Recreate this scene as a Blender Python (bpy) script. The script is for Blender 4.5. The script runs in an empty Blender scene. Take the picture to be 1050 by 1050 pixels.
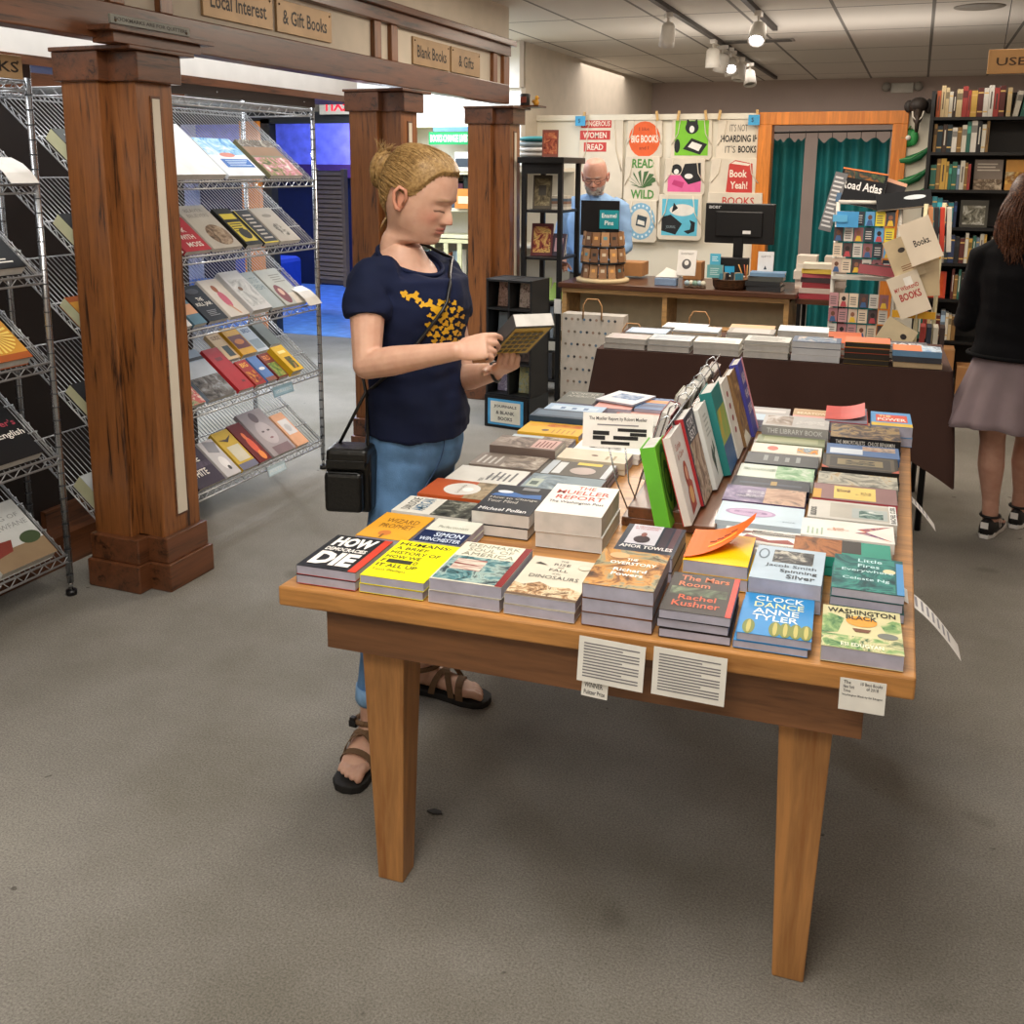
import bpy, bmesh, math, random
from mathutils import Vector, Matrix, Euler, noise
random.seed(7)
COL = bpy.context.scene.collection
PI = math.pi
# ---------------------------------------------------------------- materials
def lin(h):
    h = h.lstrip('#'); o = []
    for i in (0, 2, 4):
        c = int(h[i:i+2], 16)/255
        o.append(c/12.92 if c <= .04045 else ((c+.055)/1.055)**2.4)
    return (*o, 1)
MATS = {}
def newmat(name):
    m = bpy.data.materials.new(name); m.use_nodes = True
    nt = m.node_tree; b = nt.nodes['Principled BSDF']
    MATS[name] = m
    return m, nt, b
def coords(nt, kind='Object', scale=(1,1,1), rot=(0,0,0), loc=(0,0,0)):
    t = nt.nodes.new('ShaderNodeTexCoord'); p = nt.nodes.new('ShaderNodeMapping')
    p.inputs['Scale'].default_value = scale; p.inputs['Rotation'].default_value = rot; p.inputs['Location'].default_value = loc
    nt.links.new(t.outputs[kind], p.inputs['Vector']); return p.outputs['Vector']
def ntex(nt, vec, scale=5, detail=4, rough=.5, dist=0):
    n = nt.nodes.new('ShaderNodeTexNoise'); n.inputs['Scale'].default_value = scale
    n.inputs['Detail'].default_value = detail; n.inputs['Roughness'].default_value = rough; n.inputs['Distortion'].default_value = dist
    if vec: nt.links.new(vec, n.inputs['Vector'])
    return n.outputs['Fac']
def ramp(nt, fac, stops, interp='LINEAR'):
    r = nt.nodes.new('ShaderNodeValToRGB'); r.color_ramp.interpolation = interp
    e = r.color_ramp.elements
    while len(e) < len(stops): e.new(.5)
    for i, (p, c) in enumerate(stops): e[i].position = p; e[i].color = lin(c)
    nt.links.new(fac, r.inputs['Fac']); return r.outputs['Color']
def bump(nt, b, fac, strength=.2, dist=.01):
    n = nt.nodes.new('ShaderNodeBump'); n.inputs['Strength'].default_value = strength; n.inputs['Distance'].default_value = dist
    nt.links.new(fac, n.inputs['Height']); nt.links.new(n.outputs['Normal'], b.inputs['Normal'])
def shade(c, k):
    c = c.lstrip('#'); return '#' + ''.join('%02x' % max(0, min(255, int(int(c[i:i+2], 16)*k))) for i in (0, 2, 4))
def wood(name, dark, light, rough=.35, axis='Y', scale=1.0, coat=.2):
    m, nt, b = newmat(name)
    sc = {'X': (1.2, 14, 14), 'Y': (14, 1.2, 14), 'Z': (14, 14, 1.0)}[axis]
    v = coords(nt, 'Object', tuple(s*scale for s in sc))
    f = ntex(nt, v, 2.2, 5, .6, .6)
    f2 = ntex(nt, v, 9, 3, .6, .2)
    mx = nt.nodes.new('ShaderNodeMath'); mx.operation = 'MULTIPLY_ADD'
    nt.links.new(f2, mx.inputs[0]); mx.inputs[1].default_value = .35; nt.links.new(f, mx.inputs[2])
    c = ramp(nt, mx.outputs[0], [(.48, dark), (.62, shade(light, .86)), (.85, light)])
    nt.links.new(c, b.inputs['Base Color']); b.inputs['Roughness'].default_value = rough
    b.inputs['Coat Weight'].default_value = coat; b.inputs['Coat Roughness'].default_value = .25
    bump(nt, b, f2, .08, .003)
def plain(name, col, rough=.6, metal=0, var=.06, scale=8, bmp=0, bscale=60, coat=0, spec=.5):
    m, nt, b = newmat(name)
    f = ntex(nt, coords(nt), scale, 3)
    c = ramp(nt, f, [(.3, shade(col, 1-var)), (.7, shade(col, 1+var))])
    nt.links.new(c, b.inputs['Base Color']); b.inputs['Roughness'].default_value = rough; b.inputs['Metallic'].default_value = metal
    b.inputs['Coat Weight'].default_value = coat; b.inputs['Specular IOR Level'].default_value = spec
    if bmp: bump(nt, b, ntex(nt, coords(nt), bscale, 4), bmp, .004)
def emis(name, col, s):
    m, nt, b = newmat(name)
    b.inputs['Base Color'].default_value = lin(col); b.inputs['Emission Color'].default_value = lin(col); b.inputs['Emission Strength'].default_value = s
def M(key):
    """named material, or '#rrggbb' paper colour, '#rrggbb*' glossy, 'n:#a,#b,#c:scale' blotchy printed picture"""
    if key in MATS: return MATS[key]
    if key.startswith('n:'):
        _, cs, sc = key.split(':'); cs = cs.split(',')
        m, nt, b = newmat(key)
        f = ntex(nt, coords(nt), float(sc), 4, .6, 1.2)
        k = len(cs); c = ramp(nt, f, [(.34+.32*i/max(1, k-1), x) for i, x in enumerate(cs)])
        nt.links.new(c, b.inputs['Base Color']); b.inputs['Roughness'].default_value = .5
        b.inputs['Specular IOR Level'].default_value = .2
        return m
    if key.startswith('s:'):
        _, cs, sc = key.split(':'); cs = cs.split(',')
        m, nt, b = newmat(key)
        v = coords(nt, 'Object', (1, 8, 8)); f = ntex(nt, v, float(sc), 3, .6)
        k = len(cs); c = ramp(nt, f, [(.36+.28*i/max(1, k-1), x) for i, x in enumerate(cs)])
        nt.links.new(c, b.inputs['Base Color']); b.inputs['Roughness'].default_value = .5
        return m
    if key.endswith('*'):
        plain(key, key[:-1], .46, var=.03, scale=14, coat=.0, spec=.22)
    else: plain(key, key, .55, var=.035, scale=14)
    return MATS[key]
# ---------------------------------------------------------------- mesh builder
_txt = {}
def text_geo(s, bold=0):
    k = (s, bold)
    if k in _txt: return _txt[k]
    cu = bpy.data.curves.new('t', 'FONT'); cu.body = s; cu.resolution_u = 2; cu.offset = bold
    ob = bpy.data.objects.new('t', cu); COL.objects.link(ob)
    dg = bpy.context.evaluated_depsgraph_get(); me = ob.evaluated_get(dg).to_mesh()
    vs = [v.co.copy() for v in me.vertices]; fs = [tuple(p.vertices) for p in me.polygons]
    ob.evaluated_get(dg).to_mesh_clear(); bpy.data.objects.remove(ob); bpy.data.curves.remove(cu)
    xs = [v.x for v in vs] or [0, 1]; ys = [v.y for v in vs] or [0, 1]
    x0, x1, y0, y1 = min(xs), max(xs), min(ys), max(ys)
    vs = [((v.x-x0)/max(x1-x0, 1e-6), (v.y-y0)/max(y1-y0, 1e-6)) for v in vs]
    _txt[k] = (vs, fs, (x1-x0)/max(y1-y0, 1e-6)); return _txt[k]
class MB:
    def __init__(s): s.v = []; s.f = []; s.m = []; s.mats = []; s.sm = []
    def mi(s, k):
        if k not in s.mats: s.mats.append(k)
        return s.mats.index(k)
    def add(s, vs, fs, mat, T=None, smooth=False):
        o = len(s.v); i = s.mi(mat)
        for v in vs: s.v.append(tuple(T @ Vector(v)) if T is not None else tuple(v))
        for f in fs: s.f.append(tuple(a+o for a in f)); s.m.append(i); s.sm.append(smooth)
        return s
    def box(s, x0, x1, y0, y1, z0, z1, mat, T=None):
        vs = [(x, y, z) for z in (z0, z1) for y in (y0, y1) for x in (x0, x1)]
        return s.add(vs, [(0,2,3,1), (4,5,7,6), (0,1,5,4), (2,6,7,3), (0,4,6,2), (1,3,7,5)], mat, T)
    def prism(s, pts, z0, z1, mat, T=None):
        n = len(pts)
        vs = [(x, y, z0) for x, y in pts] + [(x, y, z1) for x, y in pts]
        return s.add(vs, [tuple(range(n-1, -1, -1)), tuple(range(n, 2*n))] + [(i, (i+1) % n, n+(i+1) % n, n+i) for i in range(n)], mat, T)
    def taper(s, a, b, mat, T=None):
        """box between rectangle a=(x0,x1,y0,y1,z) and rectangle b"""
        vs = [(x, y, r[4]) for r in (a, b) for y in r[2:4] for x in r[0:2]]
        return s.add(vs, [(0,2,3,1), (4,5,7,6), (0,1,5,4), (2,6,7,3), (0,4,6,2), (1,3,7,5)], mat, T)
    def tube(s, pts, r, mat, n=6, T=None, caps=True, smooth=True):
        pts = [Vector(p) for p in pts]; rings = []
        up = None
        for i, p in enumerate(pts):
            d = (pts[min(i+1, len(pts)-1)] - pts[max(i-1, 0)]).normalized()
            if up is None:
                up = Vector((0, 0, 1)) if abs(d.z) < .9 else Vector((1, 0, 0))
            a = d.cross(up).normalized(); b = a.cross(d).normalized(); up = b
            rr = r[i] if isinstance(r, (list, tuple)) else r
            rings.append([p + (a*math.cos(2*PI*k/n) + b*math.sin(2*PI*k/n))*rr for k in range(n)])
        return s.loft(rings, mat, T, caps, smooth)
    def loft(s, rings, mat, T=None, caps=True, smooth=True, closed=True):
        n = len(rings[0]); vs = [v for r in rings for v in r]; fs = []
        for i in range(len(rings)-1):
            for k in range(n if closed else n-1):
                fs.append((i*n+k, i*n+(k+1) % n, (i+1)*n+(k+1) % n, (i+1)*n+k))
        if caps: fs.append(tuple(range(n-1, -1, -1))); fs.append(tuple((len(rings)-1)*n+k for k in range(n)))
        return s.add(vs, fs, mat, T, smooth)
    def lathe(s, prof, mat, n=16, T=None):
        rings = [[(r*math.cos(2*PI*k/n), r*math.sin(2*PI*k/n), z) for k in range(n)] for r, z in prof]
        return s.loft(rings, mat, T)
    def ball(s, c, r, mat, n=12, T=None):
        r = r if isinstance(r, (list, tuple)) else (r, r, r); h = n//2+1
        rings = [[(c[0]+r[0]*math.sin(a)*math.cos(2*PI*k/n), c[1]+r[1]*math.sin(a)*math.sin(2*PI*k/n), c[2]-r[2]*math.cos(a)) for k in range(n)]
                 for a in [PI*(i+.02)/(h+.04-.04) if i == 0 else (PI*(h-.02)/h if i == h else PI*i/h) for i in range(h+1)]]
        return s.loft(rings, mat, T)
    def quad(s, a, b, c, d, mat, T=None): return s.add([a, b, c, d], [(0,1,2,3)], mat, T)
    def ell(s, cx, cy, rx, ry, z, mat, T=None, n=20):
        return s.add([(cx+rx*math.cos(2*PI*k/n), cy+ry*math.sin(2*PI*k/n), z) for k in range(n)], [tuple(range(n))], mat, T)
    def text(s, t, x0, y0, x1, y1, z, mat, T=None, bold=.0, fit=False):
        """lettering filling the rectangle; fit keeps the letters' proportions"""
        vs, fs, asp = text_geo(t, bold)
        if fit:
            w, h = x1-x0, y1-y0
            if w/h > asp: nw = h*asp; x0 += (w-nw)/2; x1 = x0+nw
            else: nh = w/asp; y0 += (h-nh)/2; y1 = y0+nh
        return s.add([(x0+v[0]*(x1-x0), y0+v[1]*(y1-y0), z) for v in vs], fs, mat, T)
    def build(s, name, parent=None, bevel=0, seg=2, subsurf=0, solid=0):
        me = bpy.data.meshes.new(name); me.from_pydata(s.v, [], s.f)
        for k in s.mats: me.materials.append(M(k))
        me.polygons.foreach_set('material_index', s.m); me.polygons.foreach_set('use_smooth', s.sm)
        me.update()
        o = bpy.data.objects.new(name, me); COL.objects.link(o)
        if parent: o.parent = parent
        if solid:
            q = o.modifiers.new('solid', 'SOLIDIFY'); q.thickness = solid
        if bevel:
            q = o.modifiers.new('bevel', 'BEVEL'); q.width = bevel; q.segments = seg; q.limit_method = 'ANGLE'; q.angle_limit = math.radians(50)
        if subsurf:
            q = o.modifiers.new('sub', 'SUBSURF'); q.levels = q.render_levels = subsurf
        return o
def TR(x=0, y=0, z=0, rz=0, rx=0, ry=0):
    return Matrix.Translation((x, y, z)) @ Euler((rx, ry, rz)).to_matrix().to_4x4()
def tag(o, label, cat, group=None, kind=None):
    o['label'] = label; o['category'] = cat
    if group: o['group'] = group
    if kind: o['kind'] = kind
    return o
def thing(name, label, cat, T=None, group=None):
    o = bpy.data.objects.new(name, None); COL.objects.link(o); o.empty_display_size = .05
    if T is not None: o.matrix_world = T
    return tag(o, label, cat, group)
def struct(o): o['kind'] = 'structure'; return o
# ================================================================ room materials
def carpet():
    m, nt, b = newmat('carpet')
    v = coords(nt)
    c = ramp(nt, ntex(nt, v, 1.1, 6, .62), [(.3, '#7f7b70'), (.55, '#96928a'), (.75, '#a5a197')])
    fine = ntex(nt, v, 190, 3, .7)
    mx = nt.nodes.new('ShaderNodeMixRGB'); mx.blend_type = 'MULTIPLY'; mx.inputs['Fac'].default_value = .8
    nt.links.new(c, mx.inputs['Color1']); nt.links.new(ramp(nt, fine, [(.3, '#a4a4a4'), (.65, '#ffffff')]), mx.inputs['Color2'])
    sp = ramp(nt, ntex(nt, coords(nt, loc=(3, 7, 0)), 3.1, 2, .4), [(.70, '#ffffff'), (.76, '#8a857a')])
    m2 = nt.nodes.new('ShaderNodeMixRGB'); m2.blend_type = 'MULTIPLY'; m2.inputs['Fac'].default_value = .35
    nt.links.new(mx.outputs[0], m2.inputs['Color1']); nt.links.new(sp, m2.inputs['Color2'])
    fl = ramp(nt, ntex(nt, coords(nt, loc=(9, 2, 0)), 19, 2, .4), [(.76, '#ffffff'), (.79, '#6a655c')])
    m3 = nt.nodes.new('ShaderNodeMixRGB'); m3.blend_type = 'MULTIPLY'; m3.inputs['Fac'].default_value = .6
    nt.links.new(m2.outputs[0], m3.inputs['Color1']); nt.links.new(fl, m3.inputs['Color2'])
    nt.links.new(m3.outputs[0], b.inputs['Base Color']); b.inputs['Roughness'].default_value = .95; b.inputs['Specular IOR Level'].default_value = .1
    bump(nt, b, fine, .5, .006)
carpet()
wood('dark_wood', '#29150a', '#8c562b', .36, 'Z', 1.3); wood('dark_wood_y', '#29150b', '#6c4026', .34, 'Y')
wood('dark_wood_x', '#2a150c', '#64351d', .34, 'X')
wood('oak', '#93602f', '#c48a4a', .4, 'X', 1.0); wood('oak_leg', '#9a6333', '#c38a50', .42, 'Z'); wood('oak_apron', '#553620', '#8a5d3a', .4, 'X', .8)  # apron oak is darkened to carry the shade on the table front
wood('orange_wood', '#c86a1c', '#e58a33', .4, 'Z'); wood('counter_wood', '#3c2418', '#5c3a28', .3, 'X'); wood('pale_wood', '#9a7446', '#c49b64', .5, 'X')
plain('cream_paint', '#cfc4b2', .7, var=.02); plain('white_paint', '#dedad2', .7, var=.02); plain('grey_wall', '#b5a59e', .8, var=.03, scale=1.5)
plain('panel_paint', '#e2dccb', .6, var=.02, scale=2); plain('chrome', '#b9bcc0', .25, .95, var=.08); plain('black_plastic', '#0e0e10', .4)
plain('black_wood', '#0b0b0c', .45, var=.1); plain('white_enamel', '#c9c7bf', .5); plain('kraft', '#b58a5c', .8, bmp=.2); plain('carton', '#a9794b', .8)
plain('canvas', '#ddd2bf', .9, bmp=.5, bscale=400, scale=3); plain('cord', '#c9b48c', .8); plain('steel_dark', '#4a4c4f', .4, .8)
# ---------------------------------------------------------------- shell
CZ = 2.63
struct(MB().box(-9.5, 2.6, -1.6, 13.2, -.05, 0, 'carpet').build('floor'))
def ceiling_mat():
    m, nt, b = newmat('ceiling_tile')
    v = coords(nt)
    br = nt.nodes.new('ShaderNodeTexBrick'); nt.links.new(v, br.inputs['Vector'])
    br.offset = 0; br.inputs['Scale'].default_value = 1; br.inputs['Brick Width'].default_value = .6; br.inputs['Row Height'].default_value = 1.2
    br.inputs['Mortar Size'].default_value = .012; br.inputs['Mortar Smooth'].default_value = .1
    br.inputs['Color1'].default_value = lin('#d6d0c6'); br.inputs['Color2'].default_value = lin('#cec8be'); br.inputs['Mortar'].default_value = lin('#77736d')
    nt.links.new(br.outputs['Color'], b.inputs['Base Color']); b.inputs['Roughness'].default_value = .9
    bump(nt, b, ntex(nt, v, 120, 3), .3, .004)
ceiling_mat()
struct(MB().box(-9.5, 2.6, -1.6, 13.2, CZ, CZ+.05, 'ceiling_tile').build('ceiling'))
struct(MB().box(-9.6, 2.7, 12.7, 12.8, 0, CZ, 'grey_wall').build('wall_back'))
struct(MB().box(2.6, 2.7, -1.6, 12.7, 0, CZ, 'grey_wall').build('wall_right'))
struct(MB().box(-9.6, 2.7, -1.7, -1.6, 0, CZ, 'cream_paint').build('wall_front'))
struct(MB().box(-9.6, -9.5, -1.6, 12.7, 0, CZ, 'white_paint').build('wall_left'))
struct(MB().box(-3.25, -3.15, 8.3, 12.7, 0, CZ, 'cream_paint').build('wall_side'))
# beige partition with the orange framed opening
struct(MB().box(-3.15, -1.24, 8.6, 8.7, 0, 2.045, 'panel_paint').box(-.11, 2.6, 8.6, 8.7, 0, 2.045, 'panel_paint').box(-3.15, -1.24, 8.57, 8.6, 2.0, 2.045, 'panel_paint').build('wall_partition'))
struct(MB().box(-1.24, -1.13, 8.56, 8.72, 0, 1.95, 'orange_wood').box(-.22, -.11, 8.56, 8.72, 0, 1.95, 'orange_wood').box(-1.24, -.11, 8.56, 8.72, 1.95, 2.05, 'orange_wood').build('trim_1', bevel=.005))
# ---------------------------------------------------------------- colonnade
def pillar(y, label):
    o = thing('wooden_pillar', label, 'pillar', TR(-2.68, y, 0), 'dark wood pillars of the colonnade')
    # battered shaft: a square core with a narrower pilaster on the aisle side
    s = MB()
    s.taper((-.175, .0, -.15, .15, .205), (-.178, -.012, -.143, .143, 1.90), 'dark_wood')
    s.taper((-.06, .118, -.105, .105, .205), (-.06, .108, -.095, .095, 1.90), 'dark_wood')
    s.build('shaft', o, bevel=.004)
    MB().taper((.09, .1205, -.034, .034, .27), (.09, .1125, -.026, .026, 1.84), 'dark_wood_y').build('panel_recess', o, bevel=.002)
    MB().taper((.10, .1245, -.026, .026, .28), (.10, .1155, -.018, .018, 1.83), 'cream_paint').build('inlay_strip', o)
    b = MB(); b.box(-.19, .06, -.19, .19, .0, .11, 'dark_wood_y').box(-.08, .155, -.13, .13, 0, .11, 'dark_wood_y')
    b.box(-.182, .05, -.175, .175, .11, .21, 'dark_wood_y').box(-.08, .14, -.12, .12, .11, .21, 'dark_wood_y'); b.build('plinth', o, bevel=.005)
    c = MB(); c.box(-.195, .01, -.162, .162, 1.885, 1.985, 'dark_wood_y').box(-.1, .14, -.115, .115, 1.885, 1.985, 'dark_wood_y')
    c.build('capital', o, bevel=.004)
    MB().box(-.2, .16, -.17, .17, 1.985, 2.0, 'dark_wood_y').build('capital_cap', o, bevel=.003)
    return o
pillar(3.03, 'nearest dark wood pillar, between the two chrome wire racks'); pillar(5.02, 'dark wood pillar directly behind the reading woman head'); pillar(6.58, 'dark wood pillar beside the black shelf tower')
Y0, Y1 = -1.5, 6.55
struct(MB().box(-2.69, -2.60, Y0, Y1, 2.015, 2.14, 'dark_wood_y').build('trim_2', bevel=.005))
struct(MB().box(-2.8, -2.59, Y0, Y1, 2.32, 2.385, 'dark_wood_y').box(-2.8, -2.56, Y0, Y1+.03, 2.385, 2.42, 'dark_wood_y').build('trim_3', bevel=.004))
struct(MB().box(-2.69, -2.63, Y0, Y1-.01, 2.14, 2.32, 'cream_paint').build('wall_frieze'))
t = MB()
for y in (2.88, 3.13, 4.72, 4.9, 6.28, 6.46): t.box(-2.66, -2.605, y, y+(.07 if y != 6.46 else .1), 2.14, 2.32, 'dark_wood')
struct(t.build('trim_4', bevel=.003))
struct(MB().box(-2.8, -2.60, Y0, Y1-.02, 2.42, CZ, 'cream_paint').build('wall_soffit'))
# header over the racks with a wooden bottom rail, threshold rails at the floor
struct(MB().box(-3.75, -3.48, 1.0, 6.05, 2.04, 2.45, 'white_paint').build('wall_header'))
struct(MB().box(-3.76, -3.46, 1.0, 6.05, 2.0, 2.04, 'dark_wood_y').build('trim_5'))
struct(MB().box(-3.2, -3.1, -1.5, 3.3, 0, .13, 'dark_wood_y').box(-2.95, -2.87, 3.22, 3.5, 0, .1, 'dark_wood_y').box(-3.55, -3.45, 3.2, 4.6, 0, .1, 'dark_wood_y').build('baseboard_left'))
# ---------------------------------------------------------------- glazed front of the far lobby
fr = MB()
for x in (-5.72, -4.62): fr.box(x, x+.1, 8.15, 8.25, 0, 2.02, 'steel_dark')
fr.box(-9.5, -4.52, 8.15, 8.25, 1.98, 2.08, 'steel_dark').box(-9.5, -3.15, 8.15, 8.25, 2.25, CZ, 'white_paint').box(-9.5, -4.52, 8.15, 8.25, 2.08, 2.25, '#6f685c')
struct(fr.build('window_1'))
struct(MB().box(-4.52, -3.15, 8.2, 8.3, 0, 2.26, 'white_paint').build('wall_divider'))
struct(MB().box(-5.92, -5.72, 8.1, 8.25, 0, 2.0, 'orange_wood').build('trim_6'))
emis('blue_glow', '#5b7cff', 1.0)
plain('lobby_blue', '#7f86e0', .5, var=.1); plain('navy', '#101c40', .5); plain('lobby_floor', '#5f8fc8', .6, var=.1)
struct(MB().box(-9.5, -4.0, 12.0, 12.1, 1.55, CZ, 'lobby_blue').box(-9.5, -4.0, 12.02, 12.1, 0, 1.55, 'navy').build('wall_lobby'))
struct(MB().box(-9.5, -3.25, 8.3, 12, .001, .004, 'lobby_floor').build('floor_lobby'))
struct(MB().box(-9.5, -3.3, 11.85, 12, 1.45, 1.62, '#4a2a5e').build('trim_7'))
sh = thing('louvered_shutter', 'weathered wooden louvered shutter standing in the blue-lit lobby', 'shutter', TR(-6.05, 9.9, 0, rz=-.2))
MB().box(-.22, .22, -.02, .0, .3, 1.55, '#6b5a4a').build('backing', sh)
q = MB()
for k in range(24): q.box(-.19, .19, -.045, -.015, .35+k*.05, .385+k*.05, '#a08972')
q.build('slats', sh); MB().box(-.24, -.19, -.05, .01, .28, 1.57, '#8a7560').box(.19, .24, -.05, .01, .28, 1.57, '#8a7560').build('frame', sh, bevel=.004)
b = MB().box(-.3, .3, -.3, .3, 0, .5, '#2a4fb0'); b = tag(b.build('draped_stool', bevel=.06), 'blue cloth draped low stool on the lobby floor behind the glass', 'stool'); b.location = (-7.4, 10.6, 0)
ex = thing('exit_sign', 'red exit sign seen reversed above the lobby doorway', 'sign', TR(-4.88, 8.1, 2.05))
emis('exit_red', '#ff1530', 1.1)
MB().box(-.17, .17, 0, .045, 0, .17, '#b9b2a4').build('housing', ex, bevel=.005)
MB().text('EXIT', .13, .03, -.13, .14, .002, 'exit_red', TR(0, 0, 0, rx=PI/2), bold=.02).build('lettering', ex)
# ================================================================ books
plain('page', '#c9c6c0', .85, var=.04, scale=30); plain('page_cool', '#a9a8b8', .85, var=.05, scale=30)  # second page colour has the bluish shade of the stack fronts mixed in
def book(T, w, d, h, cover, label, art=(), group=None, spine=None, page='page_cool', hard=False, name=None, back=None, spine_text=None, cat='book', single=False, curl=0):
    """local frame: cover faces +z, reading direction +x, top of the cover +y, spine at -x, origin at the base centre"""
    name = name or ('hardback_book' if hard else 'paperback_book')
    t = .0022 if hard else .0009; spine = spine or cover; ins = .003 if hard else .0005
    x0, x1, y0, y1 = -w/2, w/2, -d/2, d/2
    if single:
        b = MB().box(x0+t, x1-ins, y0+ins, y1-ins, t, h-t, page).box(x0, x1, y0, y1, h-t, h, cover).box(x0, x1, y0, y1, 0, t, back or cover).box(x0, x0+t, y0, y1, t, h-t, spine)
        draw_art(b, art, x0, y0, w, d, h+.0002)
        o = b.build(name); o.matrix_world = T; return tag(o, label, cat, group)
    o = thing(name, label, cat, T, group)
    MB().box(x0+t, x1-ins, y0+ins, y1-ins, t, h-t, page).build('page_block', o)
    b = MB().box(x0, x1, y0, y1, 0, t, back or cover).box(x0, x0+t, y0, y1, t, h-t, spine)
    if curl:
        n = 8; top = []
        for i in range(n+1):
            u = i/n; top.append((x0+w*u*(1-.1*curl*u), h-t+.002+curl*w*.45*max(0, u-.25)**2))
        for (a, za), (c, zc) in zip(top, top[1:]):
            b.quad((a, y0, za), (c, y0+curl*.05*w*(c-x0)/w, zc), (c, y1, zc+.0), (a, y1, za), cover)
    else:
        b.box(x0, x1, y0, y1, h-t, h, cover); draw_art(b, art, x0, y0, w, d, h+.0003)
    if spine_text:
        b.text(spine_text[0], y0+.08*d, h*.25, y1-.08*d, h*.75, .0, spine_text[1], Matrix(((0, 0, -1, x0-.0004), (-1, 0, 0, 0), (0, 1, 0, 0), (0, 0, 0, 1))), bold=.01)
    b.build('cover', o); return o
def draw_art(b, art, x0, y0, w, d, z):
    for i, a in enumerate(art):
        k = a[0]; zz = z+i*.00012
        if k == 'r': b.quad((x0+a[1]*w, y0+a[2]*d, zz), (x0+a[3]*w, y0+a[2]*d, zz), (x0+a[3]*w, y0+a[4]*d, zz), (x0+a[1]*w, y0+a[4]*d, zz), a[5])
        elif k == 'e': b.ell(x0+a[1]*w, y0+a[2]*d, a[3]*w, a[4]*d, zz, a[5])
        elif k == 'p': b.add([(x0+px*w, y0+py*d, zz) for px, py in a[1]], [tuple(range(len(a[1])))], a[2])
        elif k == 't': b.text(a[1], x0+a[2]*w, y0+a[3]*d, x0+a[4]*w, y0+a[5]*d, zz, a[6], bold=a[7] if len(a) > 7 else .02)
        elif k == 'l':  # fine lines of print: ('l', x0,y0,x1,y1,n,mat)
            _, ax, ay, bx_, by, n, mt_ = a
            for q in range(n):
                yy = ay+(by-ay)*(q+.3)/n; xe = bx_-(bx_-ax)*.3*((q*37 % 10)/10)
                b.quad((x0+ax*w, y0+yy*d, zz), (x0+xe*w, y0+yy*d, zz), (x0+xe*w, y0+(yy+(by-ay)*.4/n)*d, zz), (x0+ax*w, y0+(yy+(by-ay)*.4/n)*d, zz), mt_)
TX, TY, TRZ, TZ = -.5955, 2.658, math.radians(2.8), .752      # book table centre and turn
def stack(desc, x, y, rot, w, d, hs, cover, art=(), spine=None, page='page_cool', group=None, hard=False, back=None, z=None, shift=.006, curl=0, st=None):
    """hs: thicknesses from the bottom up; the top one carries the cover art"""
    z = TZ if z is None else z; n = len(hs)
    for i, h in enumerate(hs):
        top = i == n-1; k = n-1-i
        dx, dy, dr = (0, 0, 0) if top else (random.uniform(-1, 1)*shift*.5, random.uniform(-.2, 1)*shift*.4, random.uniform(-.012, .012))
        lab = desc if top else (('copy directly beneath the ' if k == 1 else 'copy %s down beneath the ' % {2: 'two', 3: 'three', 4: 'four'}[k]) + ' '.join(desc.split()[:11]))
        book(TR(x+dx, y+dy, z+.0005, math.radians(rot)+dr), w, d, h, cover, lab, art if top else (), group, spine, page, hard, back=back, curl=curl if top else 0, spine_text=st)
        z += h+.0012
# ---------------------------------------------------------------- table
tb = thing('book_table', 'large oak display table covered with stacks of books', 'table', TR(TX, TY, 0, TRZ))
L, W = 1.93, 1.225; TB_INV = TR(TX, TY, 0, TRZ).inverted()
top_pts = [TB_INV @ Vector((x, y, 0)) for x, y in ((-1.163, 1.652), (.066, 1.737), (.040, 3.60), (-1.135, 3.60))]
MB().prism([(p.x, p.y) for p in top_pts], .708, .750, 'oak').build('tabletop', tb, bevel=.004)
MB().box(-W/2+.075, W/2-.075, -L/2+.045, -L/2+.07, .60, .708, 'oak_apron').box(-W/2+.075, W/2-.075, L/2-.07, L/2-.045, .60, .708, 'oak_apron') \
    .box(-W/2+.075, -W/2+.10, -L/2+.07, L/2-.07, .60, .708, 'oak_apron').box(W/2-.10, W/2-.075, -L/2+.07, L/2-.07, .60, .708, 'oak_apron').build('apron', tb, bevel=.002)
for sx, sy in ((-1, -1), (1, -1), (-1, 1), (1, 1)):
    cx = sx*.44; cy = sy*(L/2-.158)
    MB().taper((cx-.031, cx+.031, cy-.031, cy+.031, 0), (cx-.05, cx+.05, cy-.05, cy+.05, .60), 'oak_leg').taper((cx-.05, cx+.05, cy-.05, cy+.05, .60), (cx-.05, cx+.05, cy-.05, cy+.05, .705), 'oak_leg').build('leg', tb, bevel=.003)
sc_ = tag(MB().prism([(-.02, -.006), (.0, -.012), (.022, -.004), (.014, .006), (-.006, .008)], 0, .004, '#2a2622').build('leaf_scrap'), 'dark scrap of leaf on the carpet beside the front table leg', 'scrap'); sc_.location = (-1.009, 2.064, .001)
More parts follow.
